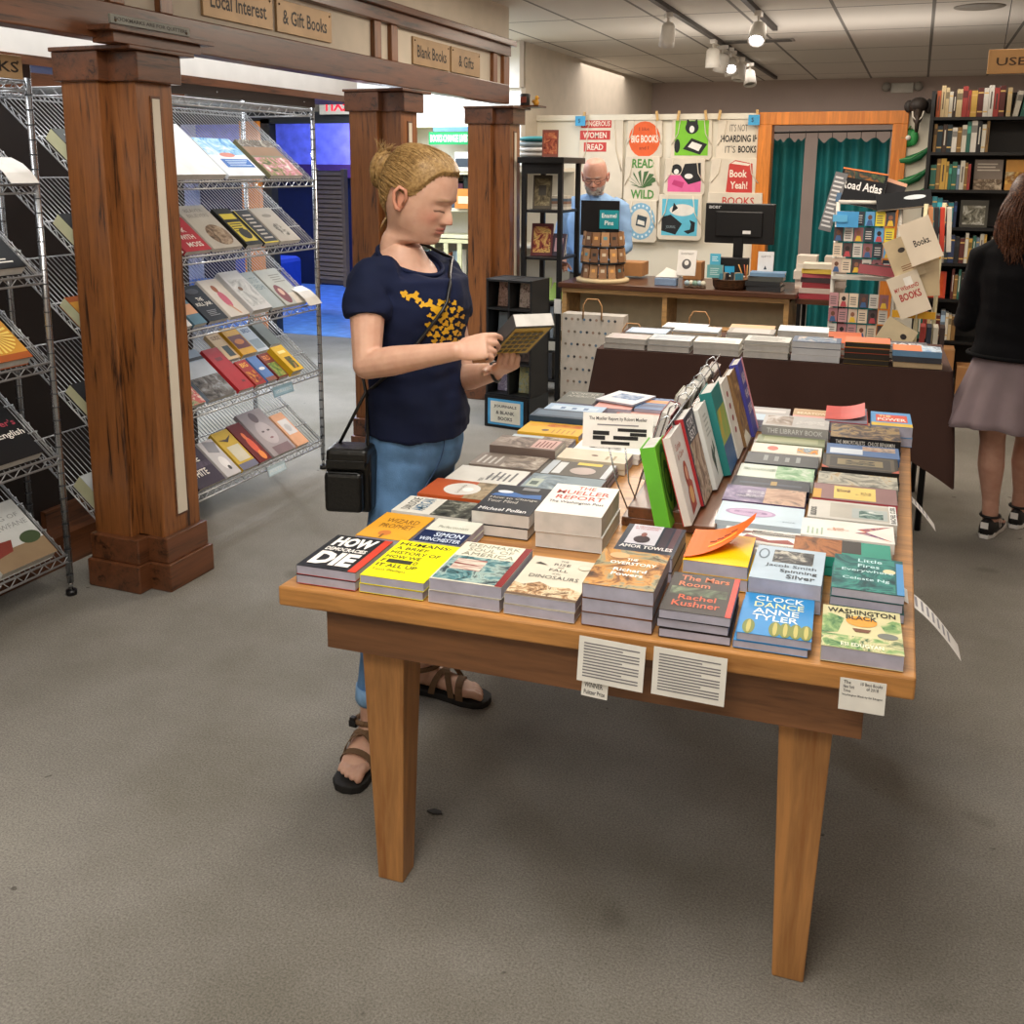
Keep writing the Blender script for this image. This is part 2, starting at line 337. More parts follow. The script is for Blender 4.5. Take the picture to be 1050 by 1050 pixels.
# ---------------------------------------------------------------- front row
def fr_y(x, d): return 1.676+(x+1.163)*.06+d/2
def front(desc, x, w, d, hs, cover, art, **k): stack(desc, x, fr_y(x, d), 3.5, w, d, hs, cover, art, **k)
Wt = '#efece6'; Bk = '#141416'
front('black covered book How Democracies Die at the left front corner', -1.072, .135, .185, [.019, .0195], '#17181c*',
      [('r', .86, 0, 1, 1, '#c8402a*'), ('t', 'HOW', .1, .66, .8, .95, Wt, .05), ('t', 'DEMOCRACIES', .1, .52, .8, .62, Wt, .03), ('t', 'DIE', .1, .1, .8, .48, Wt, .05)], back='#b9382a')
front('bright yellow paperback titled Humans in the front row', -.925, .140, .205, [.0185, .0185], '#f2e90e*',
      [('t', 'HUMANS:', .06, .86, .9, .95, '#2a2a10', .02), ('t', 'A BRIEF', .06, .74, .6, .82, '#2a2a10', .01), ('t', 'HISTORY OF', .06, .62, .86, .70, '#2a2a10', .01), ('t', 'HOW WE', .06, .5, .62, .58, '#2a2a10', .01),
       ('t', 'F', .06, .38, .12, .46, '#2a2a10', .01), ('r', .15, .375, .55, .465, '#2a2a10'), ('t', 'D', .58, .38, .64, .46, '#2a2a10', .01), ('t', 'IT ALL UP', .06, .26, .7, .34, '#2a2a10', .01), ('t', 'Tom Phillips', .06, .14, .6, .21, '#6f6a10', 0)])
front('cream book with flag painting and dark red spine edge in front row', -.768, .150, .210, [.0255, .0255], '#d9d6c4',
      [('r', .9, 0, 1, 1, '#7d1f22*'), ('r', .02, .02, .9, .62, 'n:#1d2a2e,#4f7f86,#9fb4ad,#2c4047:26'), ('r', .12, .28, .55, .55, 's:#8d2f2a,#d8cfc0,#7a2622:9'), ('t', 'DENMARK', .1, .88, .86, .96, '#8f907f', 0), ('t', 'SOUL OF', .14, .77, .8, .85, '#8f907f', 0), ('t', 'AMERICA', .1, .65, .86, .74, '#8f907f', 0)])
front('cream book The Rise and Fall of the Dinosaurs in the front row', -.616, .142, .205, [.0205, .0205], '#cdc6b4',
      [('r', .0, .0, 1, .05, '#5e4630'), ('p', [(.0, .05), (1, .05), (1, .22), (.8, .3), (.55, .27), (.35, .36), (.15, .26), (0, .3)], 'n:#4d3420,#a37c55,#d8c6a4,#6d5036:34'), ('t', 'THE', .44, .9, .56, .94, '#4b4a46', 0), ('t', 'RISE', .38, .8, .62, .86, '#4b4a46', 0), ('t', 'and', .46, .74, .54, .78, '#4b4a46', 0),
       ('t', 'FALL', .36, .65, .64, .71, '#4b4a46', 0), ('t', 'of the', .44, .57, .56, .61, '#4b4a46', 0), ('t', 'DINOSAURS', .14, .45, .86, .53, '#4b4a46', 0), ('e', .84, .82, .1, .07, '#b8ae98'), ('e', .84, .82, .09, .062, '#cdc6b4'), ('p', [(.1, .8), (.3, .78), (.16, .84)], '#3d3a34')])
front('brown covered book The Overstory on a pile of three', -.465, .135, .190, [.026, .028, .028], '#7a4d2a*',
      [('r', 0, 0, 1, 1, 'n:#3a2415,#7d4f26,#c08a45,#8c8a6e,#4b3320:13'), ('e', .28, .84, .15, .08, '#cfa070'), ('t', 'THE', .42, .72, .58, .78, Wt), ('t', 'OVERSTORY', .2, .6, .88, .68, Wt), ('t', 'Richard', .3, .42, .78, .5, Wt), ('t', 'Powers', .3, .3, .76, .38, Wt)])
front('dark covered book The Mars Room with red edge in the front row', -.322, .130, .185, [.017, .017, .018], '#241d1c*',
      [('r', .92, 0, 1, 1, '#d23b30*'), ('r', .05, .42, .88, .62, 'n:#24201c,#4e5a48,#7d8a70:20'), ('t', 'The Mars', .14, .8, .86, .93, '#d87a52', .01), ('t', 'Room', .14, .64, .6, .76, '#d87a52', .01), ('t', 'Rachel', .2, .3, .74, .42, '#c9552f', .01), ('t', 'Kushner', .14, .13, .82, .27, '#c9552f', .01)])
front('blue paperback Clock Dance with green cacti in the front row', -.180, .130, .185, [.0145, .0155], '#2f86c4*',
      [('t', 'CLOCK', .16, .82, .86, .95, '#dfe6e0', .01), ('t', 'DANCE', .16, .66, .86, .79, '#d9d9a8', .01), ('t', 'ANNE', .16, .5, .8, .63, '#dfe6e0', .01), ('t', 'TYLER', .16, .34, .8, .47, '#dfe6e0', .01)] +
      [('e', cx, .16, .085, .17, '#6f7a34') for cx in (.14, .5, .64, .78, .92)] + [('e', cx, .16, .03, .15, '#b3a85a') for cx in (.14, .5, .64, .78, .92)], shift=.014)
front('cream and green palm tree book with an orange sun at the right front corner', -.030, .138, .180, [.029], '#cdc79a*',
      [('r', 0, 0, 1, .3, 'n:#3a6b45,#86a56a,#cdc79a,#2f5a3c:22'), ('p', [(0, .3), (.2, .35), (.28, .7), (.1, .8), (0, .75)], 'n:#3a6b45,#86a56a,#cdc79a:22'), ('p', [(1, .3), (.82, .4), (.74, .62), (.9, .78), (1, .75)], 'n:#3a6b45,#86a56a,#cdc79a:22'), ('e', .5, .66, .2, .13, '#d9962e'), ('e', .82, .38, .13, .07, '#6c716a'),
       ('p', [(.42, .4), (.58, .4), (.62, .48), (.38, .48)], '#6d3f24'), ('t', 'WASHINGTON', .06, .82, .94, .94, '#23241d', .02), ('t', 'BLACK', .3, .69, .7, .8, '#23241d', .02), ('t', 'ESI EDUGYAN', .24, .05, .76, .13, '#f2f0da', .01)])
# ---------------------------------------------------------------- second row
R2 = 3
stack('orange book with a small tree drawing behind How Democracies Die', -1.062, 1.982, R2, .125, .165, [.014, .016], '#e0a331*', [('t', 'WIZARD', .2, .62, .85, .78, '#7d4f14', .0), ('t', 'PROPHET', .2, .4, .85, .56, '#7d4f14', .0), ('e', .45, .2, .12, .1, '#c9762a'), ('r', .43, .02, .47, .16, '#7d4f14')])
stack('half white half navy book behind the bright yellow paperback', -.935, 1.996, R2, .113, .155, [.014, .016], '#d8dacd', [('r', 0, 0, 1, .48, '#16264e*'), ('t', 'SIMON', .3, .25, .9, .42, '#c9d6e8', .02), ('t', 'WINCHESTER', .08, .06, .95, .2, '#c9d6e8', .02), ('t', 'Perfectionists', .2, .62, .85, .72, '#9a9c90', 0)], shift=.003)
stack('black book with a blue glow band and thick white pages', -.852, 2.19, 4, .142, .21, [.026, .032], '#1f232b*', [('p', [(.05, .58), (.95, .58), (.9, .74), (.6, .68), (.35, .76), (.1, .66)], '#3d6aa8*'), ('e', .25, .74, .14, .05, '#e4e8ee'), ('t', 'How to Change', .08, .46, .92, .55, '#d6d1c8', .0), ('t', 'Your Mind', .08, .35, .62, .44, '#d6d1c8', .0), ('t', 'Michael Pollan', .08, .06, .9, .16, '#e9e9e9', .01), ('r', .5, .84, .8, .95, '#77797c')], page='page')
stack('thick white report with red title lettering behind the dinosaur book', -.682, 2.175, 5, .155, .215, [.036, .048], '#e3e0da*', [('t', 'THE', .38, .84, .66, .95, '#b8392e', .01), ('t', 'MUELLER', .1, .66, .92, .79, '#b8392e', .01), ('t', 'REPORT', .14, .48, .88, .61, '#b8392e', .01), ('t', 'The Washington Post', .08, .32, .92, .42, '#2c2c38', .01)], page='page', shift=.014)
stack('navy and white book with figures on it behind The Overstory', -.478, 2.045, 3, .128, .185, [.028, .03], '#2a3040*', [('r', .1, .34, .62, 1, '#c9c6cf'), ('r', .66, .2, .8, 1, '#3a2c3a'), ('r', .84, .2, .94, 1, '#553640'), ('t', 'A GENTLEMAN', .14, .9, .58, .95, '#b1404a', 0), ('t', 'IN MOSCOW', .16, .83, .56, .88, '#b1404a', 0), ('e', .36, .5, .14, .12, '#3b2c35'), ('e', .36, .66, .05, .07, '#8c5a56'), ('t', 'AMOR TOWLES', .06, .2, .94, .3, '#e6e2e0', .02)])
stack('orange and yellow covered book with its cover curling up', -.330, 2.070, 3, .132, .180, [.026, .028], '#f2c400*', [], curl=0, page='page_cool')
cc = MB(); n = 10   # the lifted orange cover of that copy
for i in range(n):
    def P_(u): return (-.066+.15*u-.02*u*u, .056+.004*u+.05*u**2.4)
    a, b_ = P_(i/n), P_((i+1)/n); y0a, y0b = -.085+.13*(i/n)**1.3, -.085+.13*((i+1)/n)**1.3
    cc.quad((a[0], y0a, a[1]), (b_[0], y0b, b_[1]), (b_[0], .088, b_[1]), (a[0], .088, a[1]), '#ee6a1c*')
    if i in (3, 4, 5, 6): cc.quad((a[0], y0a+.03, a[1]+.0012), (b_[0], y0b+.028, b_[1]+.0012), (b_[0], y0b+.034, b_[1]+.0012), (a[0], y0a+.037, a[1]+.0012), '#f9c23c').quad((a[0], y0a+.06, a[1]+.0012), (b_[0], y0b+.05, b_[1]+.0012), (b_[0], y0b+.056, b_[1]+.0012), (a[0], y0a+.067, a[1]+.0012), '#8c2f10')
o = tag(cc.build('book_cover', solid=.0006), 'loose orange front cover curling up from the yellow book', 'book cover'); o.matrix_world = TR(-.330, 2.070, TZ+.004, math.radians(3))
stack('pale blue Spinning Silver book with a dark portrait on the cover', -.183, 2.020, 2, .138, .185, [.028, .031], '#a9bccb*', [('r', .26, .52, .84, .9, 'n:#1d1e22,#4f5052,#b9b5a8:30'), ('e', .12, .74, .08, .16, '#5c6d7c'), ('e', .12, .74, .055, .12, '#a9bccb'), ('t', 'Jacob Smith', .18, .36, .9, .47, '#2a3644', .01), ('t', 'Spinning', .4, .22, .92, .33, '#26313d', .02), ('t', 'Silver', .5, .08, .9, .19, '#26313d', .02)])
stack('teal green book Little Fires Everywhere at the right edge', -.030, 2.040, 2, .133, .185, [.018, .018, .018], '#1f5a5c*', [('r', 0, 0, .88, 1, 'n:#16343a,#1f5a5c,#3a8a80,#204048:12'), ('e', .8, .62, .09, .07, '#d9cfa4'), ('r', .9, 0, 1, .9, '#3f86bd'), ('t', 'Little', .35, .82, .7, .92, '#bfe0e4', .01), ('t', 'Fires', .35, .66, .66, .76, '#bfe0e4', .01), ('t', 'Everywhere', .12, .5, .86, .6, '#bfe0e4', .01), ('t', 'Celeste Ng', .14, .26, .8, .36, '#bfe0e4', .01)])
# ---------------------------------------------------------------- landscape columns (spines towards the front edge)
LR = 93
def land(desc, x, y, w, hs, cover, art=(), d=.2, r=LR, **k): stack(desc, x, y, r, w, d, hs, cover, art, **k)
XA = -1.030
land('white and grey book with a photo of horses behind the orange one', XA, 2.142, .118, [.014, .016], '#dedcd2', [('r', 0, 0, 1, .5, 'n:#191a1a,#4c4f48,#9fa093:20'), ('t', 'AMERICAN', .15, .62, .9, .78, '#3a6f92', .01), ('t', 'DIALOGUE', .15, .8, .9, .92, '#4a4a4a', .0)], page='page')
land('burnt orange book with a white oval medallion', XA+.004, 2.283, .138, [.016, .018], '#b8572c*', [('r', 0, 0, 1, .4, 'n:#8f7a5c,#a8977a,#6f6047:24'), ('e', .5, .52, .36, .24, '#dcdad4'), ('e', .5, .44, .12, .07, '#f5f4f0'), ('t', 'Leadership', .25, .5, .75, .56, '#8a8880', 0)], page='page')
land('white book with small black words on gold edged book', XA+.01, 2.432, .135, [.014, .016], '#dfddd5', [('t', 'PRESIDENTS', .1, .5, .3, .56, '#3e3e40', .0), ('t', 'OF WAR', .34, .25, .5, .5, '#55555a', 0), ('l', .2, .1, .8, .5, 5, '#6a6a6c')], back='#d8a44a', spine='#d8a44a')
land('greige book with faint photograph behind the white one', XA+.015, 2.576, .125, [.015, .017], '#8c8076*', [('r', 0, 0, 1, .55, 'n:#5d534c,#9a8d80,#cfc6ba:14'), ('l', .15, .6, .8, .95, 4, '#cdc8c0')])
land('brown grey book pile with a rose tinted title block', XA+.02, 2.712, .118, [.024, .027], '#7d6d64*', [('r', 0, .45, 1, 1, 'n:#4f4540,#8a7c72,#b6a89c:16'), ('r', .1, .04, .9, .4, '#c9a39a'), ('l', .2, .08, .8, .36, 5, '#7a3f3a')], page='page')
land('pale grey blue book with a brown photo strip', XA+.012, 2.838, .105, [.012, .013], '#b9c6cb*', [('r', 0, 0, 1, .5, 'n:#4c4038,#9a8a7a,#c9bfb0:18')])
land('bright yellow book with orange lettering on the left side', XA+.01, 2.972, .138, [.014, .017], '#e9b63a*', [('t', 'Factfulness', .62, .06, .9, .94, '#d96f2a', .01), ('e', .3, .6, .09, .06, '#6b5238'), ('l', .1, .1, .5, .5, 5, '#c9922a')])
land('slate blue book on thick pages behind the yellow one', XA-.005, 3.105, .105, [.022, .026], '#3c4f62*', [('r', .2, .06, .8, .94, '#51687d')], page='page')
land('light blue glossy book behind the slate blue one', XA-.0, 3.222, .1, [.02, .022], '#a9c3dc*', [('r', .2, .1, .7, .9, '#c3d5e6'), ('l', .3, .2, .6, .8, 3, '#5d7ea8')])
stack('dark grey book with pale lettering near the far left corner', -1.06, 3.38, 3, .13, .19, [.022, .022], '#5f625c*', [('t', 'VOICES', .1, .74, .9, .9, '#b9b8ac', .0), ('t', 'AMERICA', .1, .5, .9, .66, '#b9b8ac', .0)])
stack('pink and white book beside the dark grey one', -.92, 3.37, 3, .13, .18, [.02, .02], '#d99a92*', [('t', 'MAMA', .15, .5, .85, .75, '#b04a3f', .01)])
stack('blue book with orange stripes at the far end by the stand', -.785, 3.40, 3, .13, .18, [.02, .021], '#4c6d9c*', [('r', .1, .55, .9, .8, '#d98b4a'), ('r', .1, .2, .9, .4, '#2e4470')])
stack('white magazine with a blue photo lying open on the pink book', -.905, 3.42, -14, .15, .17, [.006], '#dcdfe4*', [('r', .2, .35, .85, .8, 'n:#3f5c8c,#8ea4c4,#dcdfe4:20')], z=TZ+.045, group=None)
XB = -.815
land('grey blue book with house picture behind the black book with blue glow', -.80, 2.405, .155, [.018, .02], '#7f8f98*', [('r', .1, .5, .9, 1, 'n:#4d5a5e,#7f8f98,#a9b4b4:12'), ('r', .25, .78, .7, .95, '#a8b2a4'), ('r', .35, .82, .55, .92, '#4b5a55')])
land('grey book with white stripes and a yellow heading', XB+.0, 2.578, .135, [.014, .016], '#5a564f*', [('r', .0, .82, 1, .93, '#b9c2c9'), ('r', .1, .68, .9, .8, '#d3d6d6'), ('r', .8, .2, .98, .55, '#d9c04a'), ('e', .4, .4, .25, .18, '#b9a9a2'), ('r', 0, .02, 1, .1, '#ccd0d4')])
land('cream book with a tiny bird on the cover', XB+.01, 2.715, .11, [.016, .018], '#d6cbb4', [('e', .5, .5, .07, .05, '#6c4a35'), ('l', .2, .15, .6, .35, 2, '#a89878')])
land('white book with bold black stripes', XB+.02, 2.85, .14, [.014, .016], '#e6e4dd', [('r', .62, .05+.09*k, .95, .1+.09*k, Bk) for k in range(10)] + [('t', 'STORY', .2, .3, .5, .8, '#55575c', .02)])
land('dark taupe book titled with white serif letters', XB+.035, 2.995, .13, [.014, .014, .015], '#5c5148*', [('r', .15, .1, .85, .9, '#463c35'), ('t', 'HOPE', .4, .25, .75, .8, '#d9d3c6', .01)], page='page')
land('light grey hardback pile next to the metal stand', XB+.05, 3.15, .14, [.02, .024], '#a8a69e', [('r', .1, .1, .9, .9, '#b6b4ac')], page='page', hard=True)
land('rose covered book behind the light grey pile', XB+.02, 3.265, .09, [.03], '#c98f84*', [('r', .2, .1, .8, .9, '#d9b0a4')])
XC = -.300
land('white paperback with red and brown running figures', -.245, 2.200, .13, [.018, .02], '#e6e2da', [('t', 'UNLIKELY', .72, .1, .95, .7, '#3a3a3c', .02), ('t', 'RACIST', .1, .1, .32, .8, '#3a3a3c', .02), ('p', [(.4, .2), (.6, .3), (.5, .5), (.7, .75), (.5, .8), (.38, .5)], '#8c3a35'), ('p', [(.7, .8), (.9, .9), (.85, .65)], '#6b3b30')])
land('pale blue book with a mauve oval on the cover', XC+.010, 2.395, .148, [.014, .016], '#bccfdb*', [('e', .52, .62, .2, .3, '#a98fb4'), ('e', .52, .62, .17, .26, '#bfa5c6'), ('t', 'LESS', .48, .42, .58, .82, '#8a6f9c', .01), ('t', 'stories', .2, .08, .26, .3, '#8aa0ae', 0)])
land('lilac book with dusky harbour photograph', XC, 2.540, .13, [.015, .017], '#6a5a78*', [('r', .0, .0, 1, .5, 'n:#8c6a5c,#c7a68f,#3d3440:9'), ('r', 0, .5, 1, 1, 'n:#3c3b54,#8d80a0,#c0b2c6:6'), ('t', 'London', .55, .5, .75, .85, '#e0dce6', .0), ('t', 'Winter', .3, .5, .5, .85, '#e0dce6', .0)])
land('dark navy book with thin pale title and gold crest', XC, 2.655, .088, [.014, .016], '#1b2433*', [('r', .3, .1, .5, .9, '#3a4558'), ('r', .3, .42, .7, .5, '#a98b4f')])
land('white and green book with palm leaves', XC, 2.768, .122, [.014, .015], '#d5dcd0*', [('r', 0, 0, 1, .5, 'n:#4f8a5c,#9dbf9a,#d5dcd0:14'), ('t', 'CIRCUS', .5, .5, .7, .95, '#8fa08f', 0)])
land('charcoal book with pale spine letters', XC, 2.893, .115, [.015, .017], '#43474a*', [('l', .3, .2, .8, .8, 4, '#8a8f8f')])
land('white book with red and yellow flowers', XC+.0, 3.008, .1, [.015, .017], '#e4ddcf*', [('r', .2, .05, .8, .35, 'n:#c9483a,#e0a83a,#5f8fae,#e4ddcf:20'), ('e', .5, .7, .25, .08, '#c96a5c')])
land('olive green book behind the flower book', XC, 3.112, .09, [.016, .018], '#8a9272*', [('r', .2, .1, .8, .9, '#a5aa85')])
land('light grey book with THE LIBRARY BOOK spine on a thick pile', XC, 3.245, .15, [.03, .032], '#b5b3b0*', [('r', .1, .55, .9, .95, 'n:#6a5a50,#9c8d80,#c9c4bf:14'), ('t', 'THE LIBRARY BOOK', .3, .06, .6, .5, '#e8e6e2', .01)], spine='#a09e9c', st=('THE LIBRARY BOOK', '#dedede'))
stack('tan and pink book at the far end left of the red one', -.262, 3.43, 3, .135, .19, [.02, .022], '#e0a69c*', [('r', 0, .5, 1, 1, '#b89468'), ('t', 'BEARTOWN', .1, .6, .9, .75, '#e6d8b4', .01)])
stack('white and sky blue book at the far end beside the tan one', -.408, 3.42, 3, .135, .19, [.018, .02], '#b9cfe0*', [('r', 0, .45, 1, 1, '#a8a5a4'), ('r', .1, .6, .9, .8, '#c9c6c4')])
XD = -.090
land('orange brown book with green field peeking behind Little Fires', XD+.0, 2.196, .11, [.02, .022], '#2f8f7c*', [('r', 0, .5, 1, 1, 'n:#5d2f20,#a86a3c,#3a2318:14'), ('r', .3, .3, 1, .5, '#2a2523')])
land('white book with orange and violet butterfly wings', XD+.004, 2.318, .118, [.02, .024], '#e3ded6', [('p', [(.5, .3), (.95, .02), (.8, .2), (.6, .4)], 'n:#d98a4a,#8c4a6a,#e6c9a4:20'), ('p', [(.5, .3), (.1, .02), (.3, .25), (.4, .42)], 'n:#c96a3a,#6a4a7a,#e6c9a4:20'), ('t', 'Flights', .4, .48, .58, .72, '#c98a6a', 0), ('l', .1, .75, .5, .95, 4, '#9fb4a0')])
land('pale grey book Kudos with a small window photo', XD+.006, 2.452, .135, [.022, .024], '#c8c6be*', [('r', .1, .05, .9, .75, '#b3afa4'), ('r', .15, .1, .7, .5, '#a7b0ae'), ('r', .2, .15, .6, .42, 'n:#2d4a48,#6c8a84,#dfe2de:24'), ('r', .0, .0, 1, .08, '#e6e6e2'), ('t', 'KUDOS', .1, .9, .55, .97, '#33373a', .03), ('t', 'RACHEL CUSK', .05, .01, .95, .07, '#22262a', .03)])
land('yellow and maroon book with cream title panel', XD+.004, 2.600, .128, [.022, .024], '#8c6a6a*', [('r', .08, .25, .9, .75, '#ddc265'), ('t', 'Grace', .4, .3, .6, .5, '#8c6a3a', 0), ('t', 'CRAZY', .5, .55, .7, .72, '#6b3b35', .01), ('r', 0, .9, .6, 1, '#c9962a')], spine='#b54a52')
land('grey book with buildings photo behind the yellow one', XD+.004, 2.735, .112, [.02, .022], '#8b8a80*', [('r', 0, 0, 1, 1, 'n:#5d5f57,#8b8a80,#bcb8a8,#a58a5c:16')])
land('black book with gold and red art deco border', XD+.002, 2.885, .15, [.022, .026], '#22201f*', [('r', .1, .05, .9, .95, '#4b4132'), ('r', .16, .1, .84, .9, '#26221f'), ('r', .3, .2, .7, .8, '#7f7250'), ('t', 'BIG', .36, .3, .62, .7, '#26221f', .03), ('p', [(0, 0), (.2, .0), (0, .1)], '#b54a2f'), ('p', [(0, 1), (.2, 1), (0, .9)], '#b54a2f')])
land('blue and white book with red lettering behind the black one', XD+.002, 3.028, .12, [.022, .024], '#51719f*', [('r', .1, .5, .6, .95, '#c9d3de'), ('r', .5, .05, .9, .5, 'n:#8c4a35,#b9a48f,#2f3f5c:18')])
land('glossy black spined book The Immortalists on the right edge', XD, 3.200, .17, [.028, .032], '#33313a*', [('r', 0, 0, 1, 1, 'n:#2b2830,#5a4c48,#a58a5c,#2f3a4f:18')], spine='#111113', st=('THE IMMORTALISTS   CHLOE BENJAMIN', '#e2dfd6'), page='page')
stack('thick pile topped by a red cover curling at its corner', -.158, 3.40, 3, .128, .195, [.028, .03, .008], '#c8382f*', [], curl=.6)
stack('blue and yellow comic style book at the far right corner', -.020, 3.40, 3, .122, .195, [.028, .034], '#5fa0d8*', [('r', 0, .0, 1, .22, '#d9b52a'), ('r', .12, .3, .9, .8, '#d9482f'), ('t', 'THE', .2, .62, .5, .76, '#f0e0a0', .02), ('t', 'POWER', .16, .36, .86, .56, '#f2efe4', .02)])
# ---------------------------------------------------------------- slanted rack and standing books in the middle
rk = thing('book_easel_rack', 'dark wood stepped stand with wire arms down the middle of the table', 'display stand', TR(-.53, 2.78, TZ, math.radians(3)))
MB().box(-.10, .125, -.5, .5, 0, .022, 'dark_wood_y').box(-.085, .06, -.5, .5, .022, .05, 'dark_wood_y').build('base', rk, bevel=.002)
MB().box(-.012, .004, -.46, .5, .05, .2, 'dark_wood_y').build('spine_board', rk)
wa = MB()
for y in [-.42+.14*k for k in range(7)]: wa.tube([(.06, y, .05), (.0, y, .245), (-.012, y, .262), (-.03, y, .25), (-.09, y, .03)], .0022, 'chrome', 5)
wa.tube([(.0, -.5, .25), (.0, .5, .255)], .0025, 'chrome', 5).build('wire_arms', rk)
def leaning(desc, y, w, d, h, cover, art, x=-.425, side=1, lean=16, dz=.012, dr=0, **k):
    # cover faces +X (side 1) or -X (side -1), top leaning back towards the middle
    a = math.radians(lean)
    if side > 0: R = Matrix(((0, -math.sin(a), math.cos(a)), (1, 0, 0), (0, math.cos(a), math.sin(a))))   # x->+Y, y->up/back, z->outward
    else: R = Matrix(((0, math.sin(a), -math.cos(a)), (-1, 0, 0), (0, math.cos(a), math.sin(a))))
    T = Matrix.Translation((x, y, TZ+dz+.02)) @ Euler((0, 0, math.radians(3+dr))).to_matrix().to_4x4() @ R.to_4x4() @ Matrix.Translation((0, d/2, -h))
    return book(T, w, d, h, cover, desc, art, 'books standing on the wire rack', hard=True, page='page', **k)
G_ = [('e', .55, .5, .42-.09*k, .46-.1*k, ['#2f7a2a', '#7ec43c', '#2f7a2a', '#7ec43c'][k]) for k in range(4)]
leaning('round labelled bright green book at the front end of the rack', 2.285, .115, .20, .036, '#6fc23a*', G_, x=-.475, lean=13, spine='#63b832', dz=.004)
leaning('white book with red chilli drawing, first upright on the rack', 2.325, .15, .215, .02, '#dcd8d2*', [('t', 'Samin', .2, .8, .6, .88, '#b36a5c', 0), ('t', '& Claire', .2, .7, .7, .77, '#b36a5c', 0), ('e', .52, .48, .16, .16, '#a3402c'), ('p', [(.3, .05), (.75, .08), (.8, .35), (.55, .45), (.35, .3)], '#a3402c'), ('e', .56, .24, .15, .1, '#d7a565'), ('e', .52, .5, .09, .08, '#d9a083')], x=-.432, back='#bb3333')
leaning('dark photo book behind the white chilli book', 2.472, .14, .225, .026, '#3a3d48*', [('r', 0, 0, 1, .7, 'n:#54413a,#8b6f5c,#c9b49c,#2e2724:12'), ('t', 'STAY', .15, .84, .8, .95, '#e6e6e8', .01), ('t', 'SEXY', .15, .72, .8, .82, '#e6e6e8', .01)], x=-.430, spine='#a8262a')
leaning('white book with a dark plant sprig standing on the rack', 2.612, .13, .215, .02, '#dfe2dd*', [('p', [(.5, .1), (.62, .3), (.48, .5), (.3, .35)], '#34443c'), ('p', [(.52, .3), (.8, .4), (.7, .55)], '#4a5a50'), ('l', .3, .6, .8, .9, 5, '#b4b9b5')], x=-.426)
leaning('teal and gold sunset coloured book standing on the rack', 2.77, .16, .235, .034, '#2f7f7c*', [('r', 0, 0, 1, .35, '#2c5a8c*'), ('r', 0, .35, 1, .75, 'n:#d9a63a,#8fae5c,#2f7f7c:5')], x=-.415)
leaning('white book with dark figures down its cover on the rack', 2.925, .13, .225, .022, '#e2ded6*', [('e', .5, .8-.16*k, .12, .04, '#8c2f35') for k in range(4)], x=-.420)
leaning('brown and gold patterned book upright near the rack end', 3.06, .13, .225, .022, '#8a6a48*', [('r', 0, .2, 1, 1, 'n:#5d4430,#8a6a48,#c9a468:16'), ('p', [(0, 0), (1, 0), (.4, .2), (0, .16)], '#e0dccf')], x=-.418)
leaning('violet and pink book at the far end of the rack', 3.19, .13, .235, .026, '#4a4a9c*', [('r', .75, 0, 1, 1, '#e09aa8'), ('t', 'AND NOW', .15, .7, .7, .85, '#e8d9e8', .02), ('t', 'WE HAVE', .15, .5, .7, .62, '#e8d9e8', .02), ('t', 'EVERYTHING', .1, .3, .72, .42, '#e8d9e8', .02)], x=-.414)
for i, (y, c, dd) in enumerate(((2.62, '#7c3438', 'maroon'), (2.78, '#b9b4a2', 'pale khaki'), (2.94, '#9fa6a2', 'light grey green'), (3.10, '#c9c3b5', 'off white'), (3.24, '#c9b5ae', 'dusty pink'))):
    leaning(dd+' hardback leaning on the left side of the wire rack', y, .14, .2+.01*(i % 2), .03, c, (), x=-.635, side=-1, lean=15)
# sale sign with blacked-out lines, cards taped to the table edge
sg = thing('paper_sign', 'white paper sign with blacked out lines held up above the books', 'sign', TR(-.632, 2.32, .975, math.radians(12), rx=PI/2-.12))
MB().box(-.085, .085, -.042, .042, -.001, 0, Wt).text('The Mueller Report by Robert Mueller', -.07, .022, .07, .033, .0006, Bk, bold=.01).box(-.06, -.02, -.012, -.002, 0, .0008, Bk).box(-.06, -.03, -.024, -.014, 0, .0008, Bk).box(.0, .07, -.002, .006, 0, .0008, Bk).box(.03, .07, -.012, -.004, 0, .0008, Bk).box(-.01, .05, -.022, -.013, 0, .0008, Bk).box(-.04, .03, -.035, -.027, 0, .0008, Bk).box(-.05, .05, .012, .015, 0, .0008, '#88868a').build('sheet', sg)
MB().tube([(0.02, -.04, -.004), (.03, -.13, -.03), (.06, -.2, -.04)], .002, 'chrome', 5).tube([(-.02, -.04, -.004), (-.0, -.13, -.03), (.03, -.2, -.04)], .002, 'chrome', 5).build('wire_holder', sg)
def card(desc, x, z0, w, h, rx, lines, tilt=0, yy=None, rz=0, col='#e2e0d8', title=None):
    y = 1.671+(x+.5955)*.0489 if yy is None else yy
    o = MB(); o.box(-w/2, w/2, -h, 0, -.0008, 0, col)
    for k in range(lines):
        a = -h*.12-(h*.8)*k/lines; o.quad((-w*.42, a-h*.35/lines, .0004), (w*(.42-.25*((k*7 % 4) == 3)), a-h*.35/lines, .0004), (w*(.42-.25*((k*7 % 4) == 3)), a, .0004), (-w*.42, a, .0004), '#77757a')
    if title:
        for s_, a_, b_, c_, d_ in title: o.text(s_, a_*w, b_*h, c_*w, d_*h, .0006, '#2e2c33', bold=.01)
    m_ = tag(o.build('info_card'), desc, 'card'); m_.matrix_world = TR(x, y, z0, TRZ+rz, rx, 0) @ Matrix.Rotation(tilt, 4, 'Z'); return m_
card('cream typed review card taped below The Overstory pile', -.455, .748, .125, .088, PI/2-.06, 12, -.03)
card('cream typed review card taped below The Mars Room pile', -.312, .750, .132, .092, PI/2-.04, 13, -.02)
